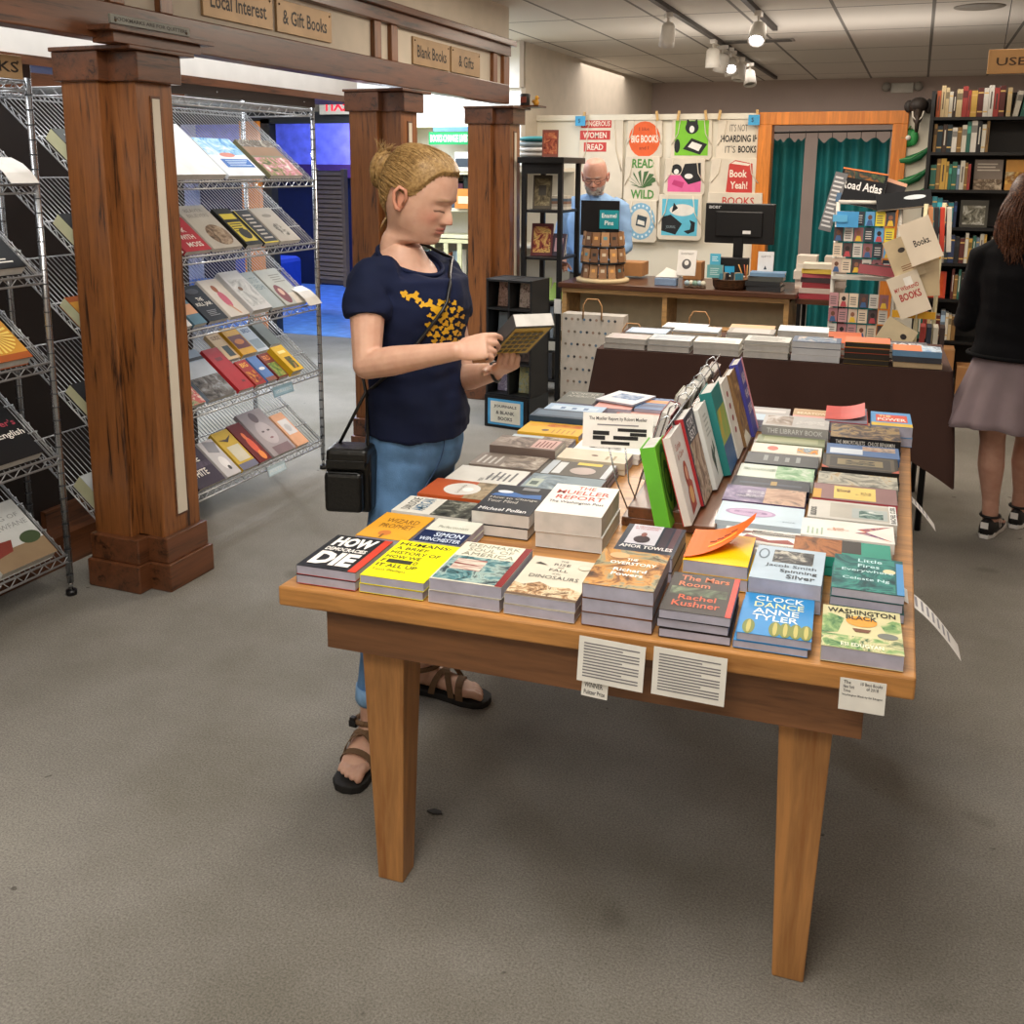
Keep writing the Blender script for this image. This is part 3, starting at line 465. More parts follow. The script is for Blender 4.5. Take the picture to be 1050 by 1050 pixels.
card('small white handwritten slip hanging under the review card', -.485, .664, .05, .034, PI/2-.05, 0, -.05, yy=1.676, title=[('WINNER', -.4, -.45, .3, -.15), ('Pulitzer Prize', -.4, -.85, .4, -.6)])
card('white prize list card taped at the right front corner', -.018, .748, .075, .058, PI/2-.03, 0, 0, title=[('The', -.42, -.16, -.26, -.06), ('New York', -.42, -.3, -.18, -.2), ('Times', -.42, -.42, -.26, -.33), ('10 Best Books', -.05, -.16, .42, -.06), ('of 2018', .08, -.3, .34, -.2), ('Washington Black by Esi Edugyan', -.44, -.56, .44, -.48)])
for desc, y, yl in (('white paper slip curling off the right table edge in front', 2.10, .075), ('white paper slip curling off the right table edge farther back', 2.86, .06)):
    o = MB(); n = 8; L_ = .12
    pts = [(-.05, .001), (-.0, .0012)] + [(.11*(k/n)**.85, -.09*(k/n)**1.3) for k in range(1, n+1)]
    for (a, za), (c, zc) in zip(pts, pts[1:]): o.quad((a, -yl/2-.04*max(a, 0)/.1, za), (c, -yl/2-.04*max(c, 0)/.1, zc), (c, yl/2-.04*max(c, 0)/.1, zc), (a, yl/2-.04*max(a, 0)/.1, za), Wt)
    for k in range(7):
        u = .15+.1*k; o.quad((.11*u**.85, -yl*.35-.04*u, -.09*u**1.3+.0008), (.11*(u+.04)**.85, -yl*.35-.04*u, -.09*(u+.04)**1.3+.0008), (.11*(u+.04)**.85, yl*.3-.04*u, -.09*(u+.04)**1.3+.0008), (.11*u**.85, yl*.3-.04*u, -.09*u**1.3+.0008), '#9a98a0')
    m_ = tag(o.build('paper_slip'), desc, 'paper slip'); m_.matrix_world = TR(.055-(y-1.74)*.052*.9+.002, y, TZ, TRZ)
# ================================================================ chrome wire racks
plain('wire', '#b4b6b8', .35, .55, var=.05)
AL = math.radians(40); SZ = [1.53, 1.215, .90, .55, .165]; RX = -2.865; RD = .42
def wire_rack(y0, y1, desc):
    o = thing('wire_rack', desc, 'rack', TR(RX, (y0+y1)/2, 0), 'chrome wire book racks'); h = (y1-y0)/2
    for x in (0, -RD):
        for y in (-h, h):
            b = MB().tube([(x, y, .05), (x, y, 1.93)], .0125, 'chrome', 10)
            for k in range(36): b.tube([(x, y, .08+k*.05), (x, y, .083+k*.05)], .0136, 'steel_dark', 10)
            b.tube([(x, y, 0), (x, y, .02)], .02, 'black_plastic', 10).tube([(x, y, .02), (x, y, .06)], .008, 'chrome', 8).build('post', o)
    ca, sa = math.cos(AL), math.sin(AL); SL = RD/ca-.03
    for z in SZ:
        b = MB()
        def S(u, y, dz=0): return (-u*ca, y, z+u*sa+dz)
        n = int(2*h/.0235)
        for k in range(n+1):
            y = -h+.012+(2*h-.024)*k/n; b.tube([S(.0, y), S(SL, y)], .0021, 'wire', 4)
        for u in (.0, .13, .27, SL): b.tube([S(u, -h, -.003), S(u, h, -.003)], .0034, 'wire', 5)
        for x_, zz in ((.004, 0), (.004, -.03)): b.tube([(x_, -h, z+zz), (x_, h, z+zz)], .0042, 'wire', 6)
        m = int(2*h/.03); pts = [(.004, -h+2*h*k/m, z-(.03 if k % 2 else 0)) for k in range(m+1)]
        b.tube(pts, .0028, 'wire', 4)
        for y in (-h+.006, h-.006): b.tube([S(0, y, -.02), S(SL, y, -.02)], .0036, 'wire', 5).tube([S(.02*(k % 2)*0+SL*k/24, y, -.02 if k % 2 else 0) for k in range(25)], .0024, 'wire', 4)
        b.build('slanted_shelf', o)
    b = MB(); n = int(2*h/.026)
    for k in range(n+1): b.tube([(0, -h+2*h*k/n, 1.87), (-RD, -h+2*h*k/n, 1.87)], .0021, 'wire', 4)
    for x in (0, -RD):
        for dz in (0, -.03): b.tube([(x, -h, 1.875+dz), (x, h, 1.875+dz)], .004, 'wire', 5)
        b.tube([(x, -h+2*h*k/44, 1.875-(.03 if k % 2 else 0)) for k in range(45)], .0028, 'wire', 4)
    for y in (-h, h):
        for dz in (0, -.03): b.tube([(0, y, 1.875+dz), (-RD, y, 1.875+dz)], .004, 'wire', 5)
        b.tube([(-RD*k/14, y, 1.875-(.03 if k % 2 else 0)) for k in range(15)], .0028, 'wire', 4)
    b.build('top_shelf', o)
    MB().box(.012, .017, -h, h, 1.885, 1.93, '#2b1c17').ball((.018, -h+.1, 1.908), .005, 'chrome', 6).ball((.018, 0, 1.908), .005, 'chrome', 6).ball((.018, h-.1, 1.908), .005, 'chrome', 6).build('label_rail', o)
wire_rack(2.97, 4.53, 'chrome slanted wire rack of face-out books between the first two pillars')
wire_rack(1.10, 2.745, 'chrome slanted wire rack at the left edge, cropped by the picture')
def rb(s, y0, y1, ln, desc, cover, art=(), u=.0, t=.022, lift=0, **k):
    """a book lying face out on slanted shelf s between y0 and y1"""
    ca, sa = math.cos(AL), math.sin(AL); R = Matrix(((0, -ca, sa), (1, 0, 0), (0, sa, ca))).to_4x4()
    T = Matrix.Translation((RX-.004, (y0+y1)/2, SZ[s]+.003)) @ R @ Matrix.Translation((0, ln/2+u+.004, .0025+lift))
    return book(T, y1-y0-.006, ln, t, cover, desc, art, 'face-out books on the wire racks', hard=t > .03, page='page', **k)
Lt = '#e8e4dc'
rb(0, 3.30, 3.44, .25, 'tan book partly behind the nearest pillar, top slanted shelf', '#b9986c', [('r', .1, .1, .9, .6, '#e0c08a')])
rb(0, 3.46, 3.80, .34, 'large blank white art book on the top slanted shelf', '#f4f3f0*', (), t=.03)
rb(0, 3.82, 4.10, .26, 'blue and white sky covered book on the top slanted shelf', '#e8eef4*', [('r', 0, .55, 1, 1, 'n:#2f86d0,#9fd0ec,#f0f6fa:14'), ('r', .2, .22, .95, .44, '#2a6cc0'), ('l', .3, .25, .9, .42, 4, '#c9def0'), ('e', .5, .55, .2, .06, '#d98a7a')])
rb(0, 4.14, 4.42, .26, 'leafy photo covered book at the right end of top shelf', '#7d7a5c*', [('r', 0, 0, 1, .5, 'n:#3a4a24,#8c8a52,#c97a8c,#e0dccf:18'), ('r', 0, .55, 1, .8, '#8c6a48'), ('r', 0, .8, 1, 1, 'n:#b9b4a4,#4a3c30,#d8d4c8:14')])
rb(1, 3.38, 3.49, .2, 'white book beside the pillar on the second slanted shelf', '#e4e2de')
rb(1, 3.50, 3.68, .21, 'red book Live Oak With Moss on the second slanted shelf', '#b03a44*', [('t', 'LIVE', .2, .76, .7, .9, Lt), ('t', 'OAK', .25, .55, .7, .69, Lt), ('t', 'WITH', .25, .34, .8, .48, Lt), ('t', 'MOSS', .3, .12, .85, .26, Lt)])
rb(1, 3.69, 3.90, .28, 'grey book with a brown otter drawing, second slanted shelf', '#bdb8ae*', [('e', .6, .3, .36, .24, 'n:#4f4034,#8a7460,#b9a68f:24'), ('t', 'BEAVER', .2, .84, .8, .92, '#8a857c', 0), ('t', 'BELIEVERS', .15, .72, .85, .8, '#8a857c', 0)])
rb(1, 3.93, 4.06, .25, 'black and yellow striped book on the second slanted shelf', '#22231f*', [('r', .1, .1, .9, .62, '#d9c63a'), ('r', .1, .7, .9, .85, '#d9c63a'), ('e', .55, .3, .3, .14, '#22231f'), ('l', .15, .35, .85, .6, 4, '#22231f')])
rb(1, 4.07, 4.19, .23, 'black book with pale blocks and yellow border, second shelf', '#26272b*', [('r', 0, 0, .06, 1, '#d9c63a'), ('l', .3, .1, .9, .9, 7, '#b9b2a8'), ('r', 0, 0, 1, .04, '#d9c63a')])
rb(1, 4.20, 4.38, .24, 'pale grey book with a wolf sketch at the shelf end', '#b9b2a6*', [('e', .5, .76, .22, .05, '#8a8478'), ('e', .5, .4, .18, .12, 'n:#3a3834,#9a958a,#c9c4b9:40'), ('e', .6, .25, .2, .1, 'n:#3a3834,#9a958a,#c9c4b9:40')])
rb(2, 3.40, 3.52, .19, 'white book next to the pillar on the third slanted shelf', '#dedede')
rb(2, 3.53, 3.62, .2, 'blue and orange sunset book on the third slanted shelf', '#5a7f94*', [('r', 0, .3, 1, .6, '#d9a27a')])
rb(2, 3.63, 3.77, .22, 'black book The Kill Jar on the third slanted shelf', '#232730*', [('t', 'THE', .35, .56, .65, .66, Lt), ('t', 'KILL JAR', .12, .4, .9, .52, Lt), ('l', .3, .12, .8, .3, 4, '#8a8d94'), ('e', .5, .84, .3, .08, '#3f4450')])
rb(2, 3.785, 3.93, .24, 'white book with a woman in a pink dress, third shelf', '#dcd6cf*', [('e', .5, .45, .18, .22, '#c9647c'), ('e', .45, .74, .12, .1, '#9c5a3c'), ('p', [(.4, .3), (.5, .3), (.7, .05), (.6, .05)], '#c99c80')])
rb(2, 3.945, 4.10, .26, 'white book with a soft grey snow picture, third shelf', '#d5d6d8*', [('r', .1, .1, .95, .8, 'n:#8f9498,#c9cccd,#e6e6e6:10'), ('e', .35, .55, .1, .05, '#7a5c48')], t=.035)
rb(2, 4.11, 4.22, .25, 'grey blue book with handwritten title, third slanted shelf', '#a9b4b6*', [('t', 'LITTLE', .2, .7, .8, .84, '#6a7f88', 0), ('t', 'FISH', .2, .5, .8, .64, '#6a7f88', 0)])
rb(2, 4.23, 4.42, .25, 'grey seashore book with a red haired woman, third shelf', '#b9bcb6*', [('e', .28, .3, .2, .26, '#7c3038'), ('e', .3, .36, .09, .1, '#d9b09a'), ('r', .5, .0, 1, .3, '#d6cfc4'), ('l', .4, .6, .9, .85, 4, '#8a8c84')])
rb(3, 3.44, 3.58, .23, 'floral covered book beside the pillar, fourth shelf', '#8a8a66*', [('r', 0, 0, 1, 1, 'n:#4a5c34,#a9b08a,#c9505c,#e6e0d0:16')])
rb(3, 3.60, 3.80, .29, 'grey blue moorland photo book on the fourth slanted shelf', '#8fa0b4*', [('r', 0, .78, 1, .84, '#22252c'), ('r', 0, .0, 1, .45, 'n:#2b2a2c,#6a6664,#9aa0a6:14'), ('r', 0, .45, 1, .76, '#a9b2bd')])
rb(3, 3.82, 3.94, .27, 'plain bright red book on the fourth slanted shelf', '#b02a30*', [('r', .3, .7, .7, .78, '#7c1c22'), ('r', .6, .15, .8, .2, '#6a161c')])
rb(3, 3.95, 4.04, .16, 'small red and yellow paperback in the front row, fourth shelf', '#a3302a*', [('t', 'BIG', .2, .72, .8, .9, '#e6a83a', .03), ('r', .1, .1, .9, .55, 'n:#e0a83a,#a3302a,#3a2a20:24')])
rb(3, 4.05, 4.13, .165, 'small blue paperback with a white bird, fourth slanted shelf', '#5c80bc*', [('e', .5, .5, .3, .06, '#e8ecf0'), ('r', 0, 0, 1, .15, '#8a4a30')])
rb(3, 4.14, 4.23, .165, 'small maroon and green field guide, fourth slanted shelf', '#7a3528*', [('r', .1, .05, .9, .6, 'n:#3c5c2c,#7f9a4a,#c9b46a:20'), ('t', 'FIELD', .2, .72, .8, .9, '#e08a4a', .03)])
rb(3, 4.245, 4.35, .175, 'thick small yellow field guide, fourth slanted shelf', '#e0b52a*', [('r', .3, .1, .8, .55, 'n:#7c3a24,#3c5c2c,#c98a4a:20'), ('r', .2, .7, .8, .8, '#f0dc8a')], t=.04)
rb(3, 3.93, 4.03, .17, 'small cream guide with a dark photo, upper row', '#e0c49a*', [('r', .35, .1, .85, .5, '#2c3a40'), ('t', 'GUIDE', .15, .76, .8, .9, '#8c5c34', .02)], u=.18)
rb(3, 4.04, 4.16, .18, 'yellow guide with a red butterfly photo, upper row', '#e0a82a*', [('r', .05, .22, .95, .7, '#6c1c18'), ('e', .5, .46, .3, .1, '#d9822a')], u=.18, t=.03)
rb(3, 4.17, 4.27, .18, 'white and blue guide at the right of upper row', '#c9d3dc*', [('t', 'BIRDS', .2, .72, .85, .88, '#3a5c8c', .02), ('r', .1, .1, .9, .45, '#8fa0ac')], u=.18)
rb(3, 4.30, 4.40, .17, 'grey book lying open-edged at the right of fourth shelf', '#6f7670', (), u=.2)
rb(4, 3.50, 3.69, .22, 'dark purple book Voice of White, bottom slanted shelf', '#3c3344*', [('t', 'VOICE', .1, .6, .75, .76, Lt), ('t', 'WHITE', .05, .25, .7, .42, Lt), ('r', 0, .44, 1, .58, 'n:#3c3344,#6c6074:12')])
rb(4, 3.70, 3.81, .22, 'white and grey jagged covered book on the bottom shelf', '#c9c6c8*', [('p', [(.3, 1), (1, .9), (.8, .6), (.2, .7)], '#8a8a90'), ('e', .55, .35, .25, .18, '#e8e6e6'), ('e', .6, .2, .1, .06, '#3c3c40')])
rb(4, 3.82, 3.95, .24, 'golden yellow map covered book on the bottom shelf', '#c9a83c*', [('r', .2, .2, .9, .6, '#cfc8b0'), ('r', 0, 0, 1, .15, '#6a6a80'), ('p', [(.1, .8), (.5, .7), (.9, .85), (.5, .78)], '#3c2c1c')])
rb(4, 3.955, 4.06, .25, 'dark red book with glowing figure on the bottom shelf', '#6c1c1c*', [('e', .55, .4, .22, .24, '#d9502a'), ('e', .5, .66, .12, .1, '#e0703a'), ('e', .6, .15, .2, .12, '#e8842f')])
rb(4, 4.07, 4.27, .29, 'large grey book with a faint child face, bottom shelf', '#a49a9c*', [('e', .5, .48, .3, .26, '#b9aeb0'), ('e', .4, .52, .06, .02, '#5c5054'), ('e', .62, .52, .06, .02, '#5c5054'), ('e', .52, .36, .07, .02, '#8a6468'), ('e', .5, .84, .14, .12, '#6c5c60'), ('r', .2, 0, .9, .18, '#7c6468')])
rb(4, 4.28, 4.39, .22, 'peach coloured book with pale circle on the bottom shelf', '#dca682*', [('r', .15, .35, .9, .8, '#d3cfce'), ('e', .5, .55, .2, .12, '#b9b6b6')])
sun = [('r', 0, .12, 1, .88, '#c98f2e')] + [('p', [(.5, .5), (.5+.46*math.cos(a), .5+.36*math.sin(a)), (.5+.46*math.cos(a+.13), .5+.36*math.sin(a+.13))], '#ecd06a') for a in [k*2*PI/24 for k in range(24)]] + [('e', .5, .5, .15, .12, '#a3702a'), ('e', .5, .5, .1, .08, '#ecd06a')]
rb(0, 2.985, 3.16, .24, 'thick dark grey covered book left of the nearest pillar', '#3a3d38*', [('l', .2, .5, .9, .9, 4, '#a9aca6')], t=.05, spine='#c4c4a0')
rb(1, 2.985, 3.17, .24, 'black book with a round moon picture left of the pillar', '#15171a*', [('e', .5, .62, .36, .28, '#8fb0c9'), ('p', [(.35, .4), (.7, .42), (.6, .6), (.45, .62)], '#15171a'), ('l', .3, .1, .8, .2, 2, Lt)], t=.05, spine='#c4c4a0')
rb(2, 2.985, 3.18, .24, 'orange sun mandala book left of the nearest pillar', '#a3562a*', sun, t=.045, spine='#c4c4a0')
rb(3, 2.985, 3.18, .25, 'black book with red and white lettering left of the pillar', '#1a191a*', [('t', "Dreyer's", .15, .55, .85, .7, '#a33a4a', .01), ('t', 'English', .3, .36, .9, .5, Lt, .01)], t=.045, spine='#c4c4a0')
rb(4, 2.985, 3.18, .25, 'thick white covered book low left of the nearest pillar', '#b9bec0*', [('l', .4, .4, .9, .9, 4, '#7c8488')], t=.06, spine='#c4c4a0')
rb(1, 2.46, 2.66, .23, 'black book on the second shelf at the left edge', '#141517*', [('e', .5, .62, .36, .28, '#8fa6b9'), ('l', .3, .1, .8, .22, 2, Lt)], t=.04)
rb(2, 2.46, 2.65, .24, 'orange sun mandala book at the left picture edge', '#a3562a*', sun, t=.04)
rb(3, 2.46, 2.66, .25, 'black book titled English on the left edge rack', '#1a191a*', [('t', "Dreyer's", .15, .55, .95, .7, '#a33a4a', .01), ('t', 'English', .4, .36, .97, .5, Lt, .01)], t=.04)
rb(4, 2.43, 2.68, .27, 'white book with a village road photo, lowest left shelf', '#c4c6c3*', [('r', 0, 0, 1, .3, '#8a7458'), ('p', [(0, .2), (.4, .25), (.5, .42), (.1, .45), (0, .4)], '#7c3024'), ('e', .8, .36, .18, .1, '#3a4a2c'), ('t', 'KING OF', .3, .72, .9, .79, '#8a8c8a', 0), ('t', 'NEWFANE', .3, .58, .95, .66, '#8a8c8a', 0)], t=.04)
rb(4, 2.27, 2.42, .24, 'red and black book cropped at the lowest left shelf', '#7c2018*', [('r', 0, 0, 1, .5, 'n:#201010,#b03020,#e0c040:20')], t=.03)
for (y, z, w, h, c, d, ti) in ((4.15, .53, .17, .05, '#7f9cae', 'pale blue shelf label clipped to the fourth slanted shelf', 'NATURE & SCIENCE'), (4.07, .145, .15, .05, '#a9bcc6', 'pale blue shelf label clipped to the bottom shelf', 'POETRY')):
    o = MB().box(0, .0015, -w/2, w/2, -h, 0, c).box(-.001, .002, -w/2+.006, w/2-.006, -h*.9, -h*.3, shade(c, 1.2)); o.text(ti, -w*.4, -h*.7, w*.4, -h*.4, .0026, '#e8eef2', Matrix(((0, 0, 1, 0), (1, 0, 0, 0), (0, 1, 0, 0), (0, 0, 0, 1))))
    o = tag(o.build('shelf_label'), d, 'label'); o.matrix_world = TR(RX+.016, y, z+.01, 0, 0, -.25)
for y, z, d in ((4.44, .93, 'white card curling off the end of the third slanted shelf'), (2.66, 1.56, 'white card hooked over the top shelf at the left edge')):
    o = MB(); pts = [(-.09, .05), (-.04, .03), (.0, .0), (.03, -.035)]
    for (a, za), (c, zc) in zip(pts, pts[1:]): o.quad((a, -.06, za), (a, .06, za), (c, .06, zc), (c, -.06, zc), '#dedbd4')
    o = tag(o.build('shelf_card', solid=.0008), d, 'card'); o.location = (RX+.012, y, z+.01)
# ---------------------------------------------------------------- plates on the frieze
PX = Matrix(((0, 0, 1, 0), (1, 0, 0, 0), (0, 1, 0, 0), (0, 0, 0, 1)))    # text plane facing +X
plain('brass_plate', '#a08460', .45, .3)
def plate(y0, y1, z0, z1, s, d, x=-2.63, pad=.1, col='brass_plate', ink='#241c14', n='sign_plate'):
    o = thing(n, d, 'sign', TR(x, (y0+y1)/2, z0)); w = y1-y0; h = z1-z0
    MB().box(0, .012, -w/2, w/2, 0, h, col).ball((.013, -w/2+.02, h-.02), .005, '#5a4630', 6).ball((.013, w/2-.02, h-.02), .005, '#5a4630', 6).build('plate', o, bevel=.002)
    MB().text(s, -w*(.5-pad), h*.27, w*(.5-pad), h*.73, .0126, ink, PX, bold=.015).build('lettering', o)
plate(3.39, 3.855, 2.165, 2.30, 'Local Interest', 'tan plate reading Local Interest on the cream frieze'); plate(3.885, 4.33, 2.165, 2.30, '& Gift Books', 'tan plate reading and Gift Books on the cream frieze')
plate(5.17, 5.64, 2.15, 2.295, 'Blank Books', 'tan plate reading Blank Books on the cream frieze'); plate(5.665, 6.09, 2.15, 2.295, '& Gifts', 'smaller tan plate reading and Gifts near the frieze end', pad=.24)
plate(2.77, 3.165, 2.055, 2.085, 'BOOKMARKS ARE FOR QUITTERS', 'narrow grey sign about bookmarks above the nearest pillar', x=-2.52, pad=.04, col='#8c8c84')
o = tag(MB().box(-2.65, -2.505, 2.76, 3.3, 2.035, 2.052, 'dark_wood_y').box(-2.62, -2.53, 2.8, 3.25, 2.0, 2.036, 'dark_wood_y').build('sign_ledge', bevel=.002), 'thin dark wooden ledge carrying the bookmarks sign', 'ledge')
plate(2.40, 2.685, 1.875, 1.95, 'BOOKS', 'tan sign plate on top of the left edge rack', x=-2.83, pad=.06)
lg = tag(MB().box(-2.60, -2.42, 6.62, 6.78, 2.0, 2.012, 'dark_wood_y').build('corner_ledge'), 'small wooden ledge on the far pillar', 'ledge')
o = tag(MB().lathe([(.03, 0), (.034, .005), (.033, .05), (.036, .075), (.03, .08), (.028, .078)], '#1c1614', 14).box(-.02, .02, -.035, -.03, .02, .06, '#7c3a2a').build('mug'), 'dark brown mug on the far pillar ledge', 'mug'); o.location = (-2.545, 6.70, 2.012)
fg = MB().ball((0, 0, .02), (.022, .02, .022), '#c9902a', 10).ball((.004, 0, .052), (.015, .015, .016), '#d9a43a', 10).ball((.016, 0, .05), (.01, .006, .004), '#b9542a', 8).ball((-.02, 0, .03), (.012, .006, .012), '#c9902a', 8)
o = tag(fg.build('duck_figurine'), 'small golden duck figurine on the far pillar ledge', 'figurine'); o.location = (-2.465, 6.70, 2.012)
# ---------------------------------------------------------------- white childrens bookcase in the bright side room
kc = thing('white_bookcase', 'cream slatted bookcase of books in the bright side room', 'bookcase', TR(-3.66, 7.75, 0))
b = MB().box(-.42, -.39, 0, .3, 0, 1.95, 'cream_paint').box(.30, .33, 0, .3, 0, 1.95, 'cream_paint').box(-.39, .3, .28, .3, 0, 1.95, 'white_paint')
b.build('carcass', kc)
for z in (.05, .62, 1.02, 1.24, 1.54, 1.92): MB().box(-.39, .3, -.01, .28, z, z+.025, '#ded9b8').build('shelf', kc)
MB().box(-.39, .30, -.02, 0, .98, 1.01, '#d9d6a8').build('rail', kc); MB().box(-.39, .30, -.02, 0, .6, .63, '#d9d6a8').build('rail', kc)
b = MB()
for k in range(6): b.box(-.37+.125*k, -.33+.125*k, -.018, -.002, .63, .98, '#d9d6a8')
b.build('slats', kc)
for i in range(11):
    tag(MB().box(-4.03+.058*i, -3.98+.058*i, 7.82, 7.98, 1.266, 1.266+.2+.02*(i*3 % 4), ['#1f2f52', '#22262c', '#3a4a5c', '#5c2a3c', '#2c3a34'][i % 5]).build('book'), 'dark spined book on the middle shelf of the white bookcase', 'book', 'dark books in the white bookcase')
for i in range(9):
    tag(MB().box(-4.03+.07*i, -3.975+.07*i, 7.82, 7.98, .646, .646+.22+.02*(i*5 % 4), ['#3f8fa8', '#c96a34', '#a9c4d0', '#d9d0c0'][i % 4]).build('book'), 'coloured book behind the slats of the white bookcase', 'book', 'coloured books behind the slats')
for i in range(8):
    tag(MB().box(-4.03+.08*i, -3.96+.08*i, 7.82, 7.98, .076, .076+.24+.02*(i*5 % 4), ['#a32a34', '#d9c0b0', '#8c1c2c', '#3c4a5c'][i % 4]).build('book'), 'red toned book on the lowest shelf of the white bookcase', 'book', 'low red books in the white bookcase')
emis('banner_green', '#12904e', .25)  # banner cloth is given a faint glow of its own, no lamp
bn = thing('banner', 'green banner reading Books Change Lives over the white bookcase', 'banner', TR(-3.60, 7.74, 1.78))
MB().box(-.185, .18, -.004, 0, 0, .1, 'banner_green').build('cloth', bn)
MB().text('BOOKS CHANGE LIVES', -.17, .02, .165, .08, .0005, '#e6f2e8', TR(0, -.005, 0, rx=PI/2), bold=.04).build('lettering', bn)
bn = tag(MB().box(-3.745, -3.39, 7.735, 7.739, 1.885, 1.92, '#5f8cae').build('name_strip'), 'thin blue name strip above the green banner', 'strip')
o = tag(MB().box(-.07, .07, -.01, 0, 0, .15, '#e6e2d8').box(-.06, .06, -.0115, -.01, .03, .1, '#39424a').build('framed_notice'), 'small framed notice on the upper shelf of the white bookcase', 'notice'); o.location = (-3.48, 7.74, 1.57)
o = tag(MB().box(-.08, .08, -.01, 0, 0, .16, '#d98a3a').box(-.05, .05, -.0115, -.01, .04, .1, '#f0d8b0').build('orange_book'), 'orange book face out on the shelf of white bookcase', 'book'); o.location = (-3.46, 7.72, 1.266)
# dark low partition behind the wire racks
struct(MB().box(-3.56, -3.48, -1.5, 4.28, 0, 1.95, '#1d120d').box(-3.57, -3.46, -1.5, 4.30, 1.88, 1.97, 'dark_wood_y').build('wall_low_partition'))

emis('troffer_glow', '#f2f6ff', 5)
for x, y, d in ((-4.3, 2.2, 'fluorescent ceiling panel over the left side room, nearest the camera'), (-4.3, 4.6, 'fluorescent ceiling panel over the left side room, middle one'), (-4.1, 6.9, 'fluorescent ceiling panel before the white bookcase')):
    t_ = thing('ceiling_light', d, 'ceiling light', TR(x, y, CZ-.001)); MB().box(-.32, .32, -.62, .62, -.02, 0, 'white_paint').build('frame', t_); MB().box(-.28, .28, -.58, .58, -.024, -.0205, 'troffer_glow').build('diffuser', t_)
# ================================================================ back of the shop
def tote(desc, x0, x1, z0, z1, y, art, handles=True, col='canvas', rot=0):
    """canvas bag pinned flat on the panel, print facing the aisle"""
    w, h = x1-x0, z1-z0
    o = thing('tote_bag', desc, 'tote bag', TR((x0+x1)/2, y, z0, 0, PI/2, 0) @ Matrix.Rotation(rot, 4, 'Z'), 'printed canvas tote bags pinned on the back panel')
    b = MB(); c = .06*w
    b.prism([(-w/2+c, 0), (w/2-c, 0), (w/2, c*1.3), (w/2-.01, h), (-w/2+.01, h), (-w/2, c*1.3)], -.012, 0, col)
    draw_art(b, art, -w/2, 0, w, h, .001); b.build('body', o, bevel=.003)
    if handles:
        for s in (-1, 1): MB().tube([(s*w*.28, h-.01, .0), (s*w*.33, h*.6, .004), (s*w*.47, h*.35, .004)], .004, 'canvas', 5).build('handle', o)
    return o
Rd = '#c23a34'; Gn = '#4f8a3c'
tote('bag with red banners reading Dangerous Women Read, behind the man', -2.760, -2.358, 1.327, 2.036, 8.575, [('r', .05, .86-.0, .72, .96, Rd), ('r', .03, .72, .7, .83, Rd), ('r', .12, .58, .62, .69, Rd), ('t', 'DANGEROUS', .08, .88, .69, .94, '#e8dccb', .02), ('t', 'WOMEN', .1, .74, .62, .81, '#e8dccb', .02), ('t', 'READ', .2, .6, .55, .67, '#e8dccb', .02)])
tote('bag with an orange disc reading Big Books', -2.338, -2.023, 1.679, 2.031, 8.58, [('e', .5, .46, .43, .42, '#e0602a'), ('t', 'BIG BOOKS', .14, .38, .88, .56, '#efe4d2', .03), ('t', 'I like', .35, .66, .62, .74, '#7a2c14', 0), ('t', 'and I', .36, .22, .62, .3, '#7a2c14', 0)])
tote('bag printed Read Wild in green with leaves', -2.344, -2.027, 1.325, 1.702, 8.56, [('t', 'READ', .22, .74, .82, .94, Gn, .03), ('t', 'WILD', .2, .06, .84, .26, Gn, .03)] + [('p', [(.5, .3), (.5+.4*math.cos(a), .5+.2*math.sin(a)), (.5+.3*math.cos(a+.3), .5+.16*math.sin(a+.3))], '#45693c') for a in [k*.55 for k in range(12)]])
tote('bag with a pale blue ring emblem, lowest of its column', -2.324, -2.039, 0.981, 1.336, 8.545, [('e', .5, .5, .44, .44, '#7fb0cc'), ('e', .5, .5, .3, .3, 'canvas'), ('p', [(.35, .4), (.65, .35), (.7, .6), (.4, .66)], '#34424c'), ('p', [(.4, .44), (.62, .4), (.62, .5), (.42, .54)], '#e8e2d4')] + [('e', .5+.37*math.cos(a), .5+.37*math.sin(a), .03, .03, '#dfe8ea') for a in [k*PI/9 for k in range(18)]])
catp = lambda bg, fur: [('r', .1, .1, .9, .9, bg)]
tote('bag with a black and white cat reading on bright green', -1.955, -1.607, 1.673, 2.027, 8.58, catp('#79c02e', 0) + [('e', .5, .74, .16, .15, '#16181a'), ('p', [(.36, .8), (.38, .95), (.46, .86)], '#16181a'), ('p', [(.64, .8), (.62, .95), (.54, .86)], '#16181a'), ('e', .5, .7, .06, .08, '#e8e6e0'), ('p', [(.3, .25), (.72, .12), (.88, .36), (.5, .5)], '#16181a'), ('p', [(.42, .3), (.68, .2), (.76, .34), (.52, .42)], '#e8e6e0'), ('e', .16, .32, .07, .16, '#16181a')])
tote('bag with a black and white cat lying on hot pink', -1.999, -1.649, 1.380, 1.687, 8.565, catp('#e0629a', 0) + [('r', .1, .55, .9, .9, 'canvas'), ('p', [(.4, .55), (.5, .85), (.88, .88), (.9, .4), (.6, .3)], '#16181a'), ('e', .3, .7, .13, .14, '#16181a'), ('e', .3, .64, .06, .07, '#e8e6e0'), ('e', .6, .52, .1, .07, '#e8e6e0'), ('p', [(.2, .3), (.45, .2), (.5, .35), (.25, .42)], '#c23a74')])
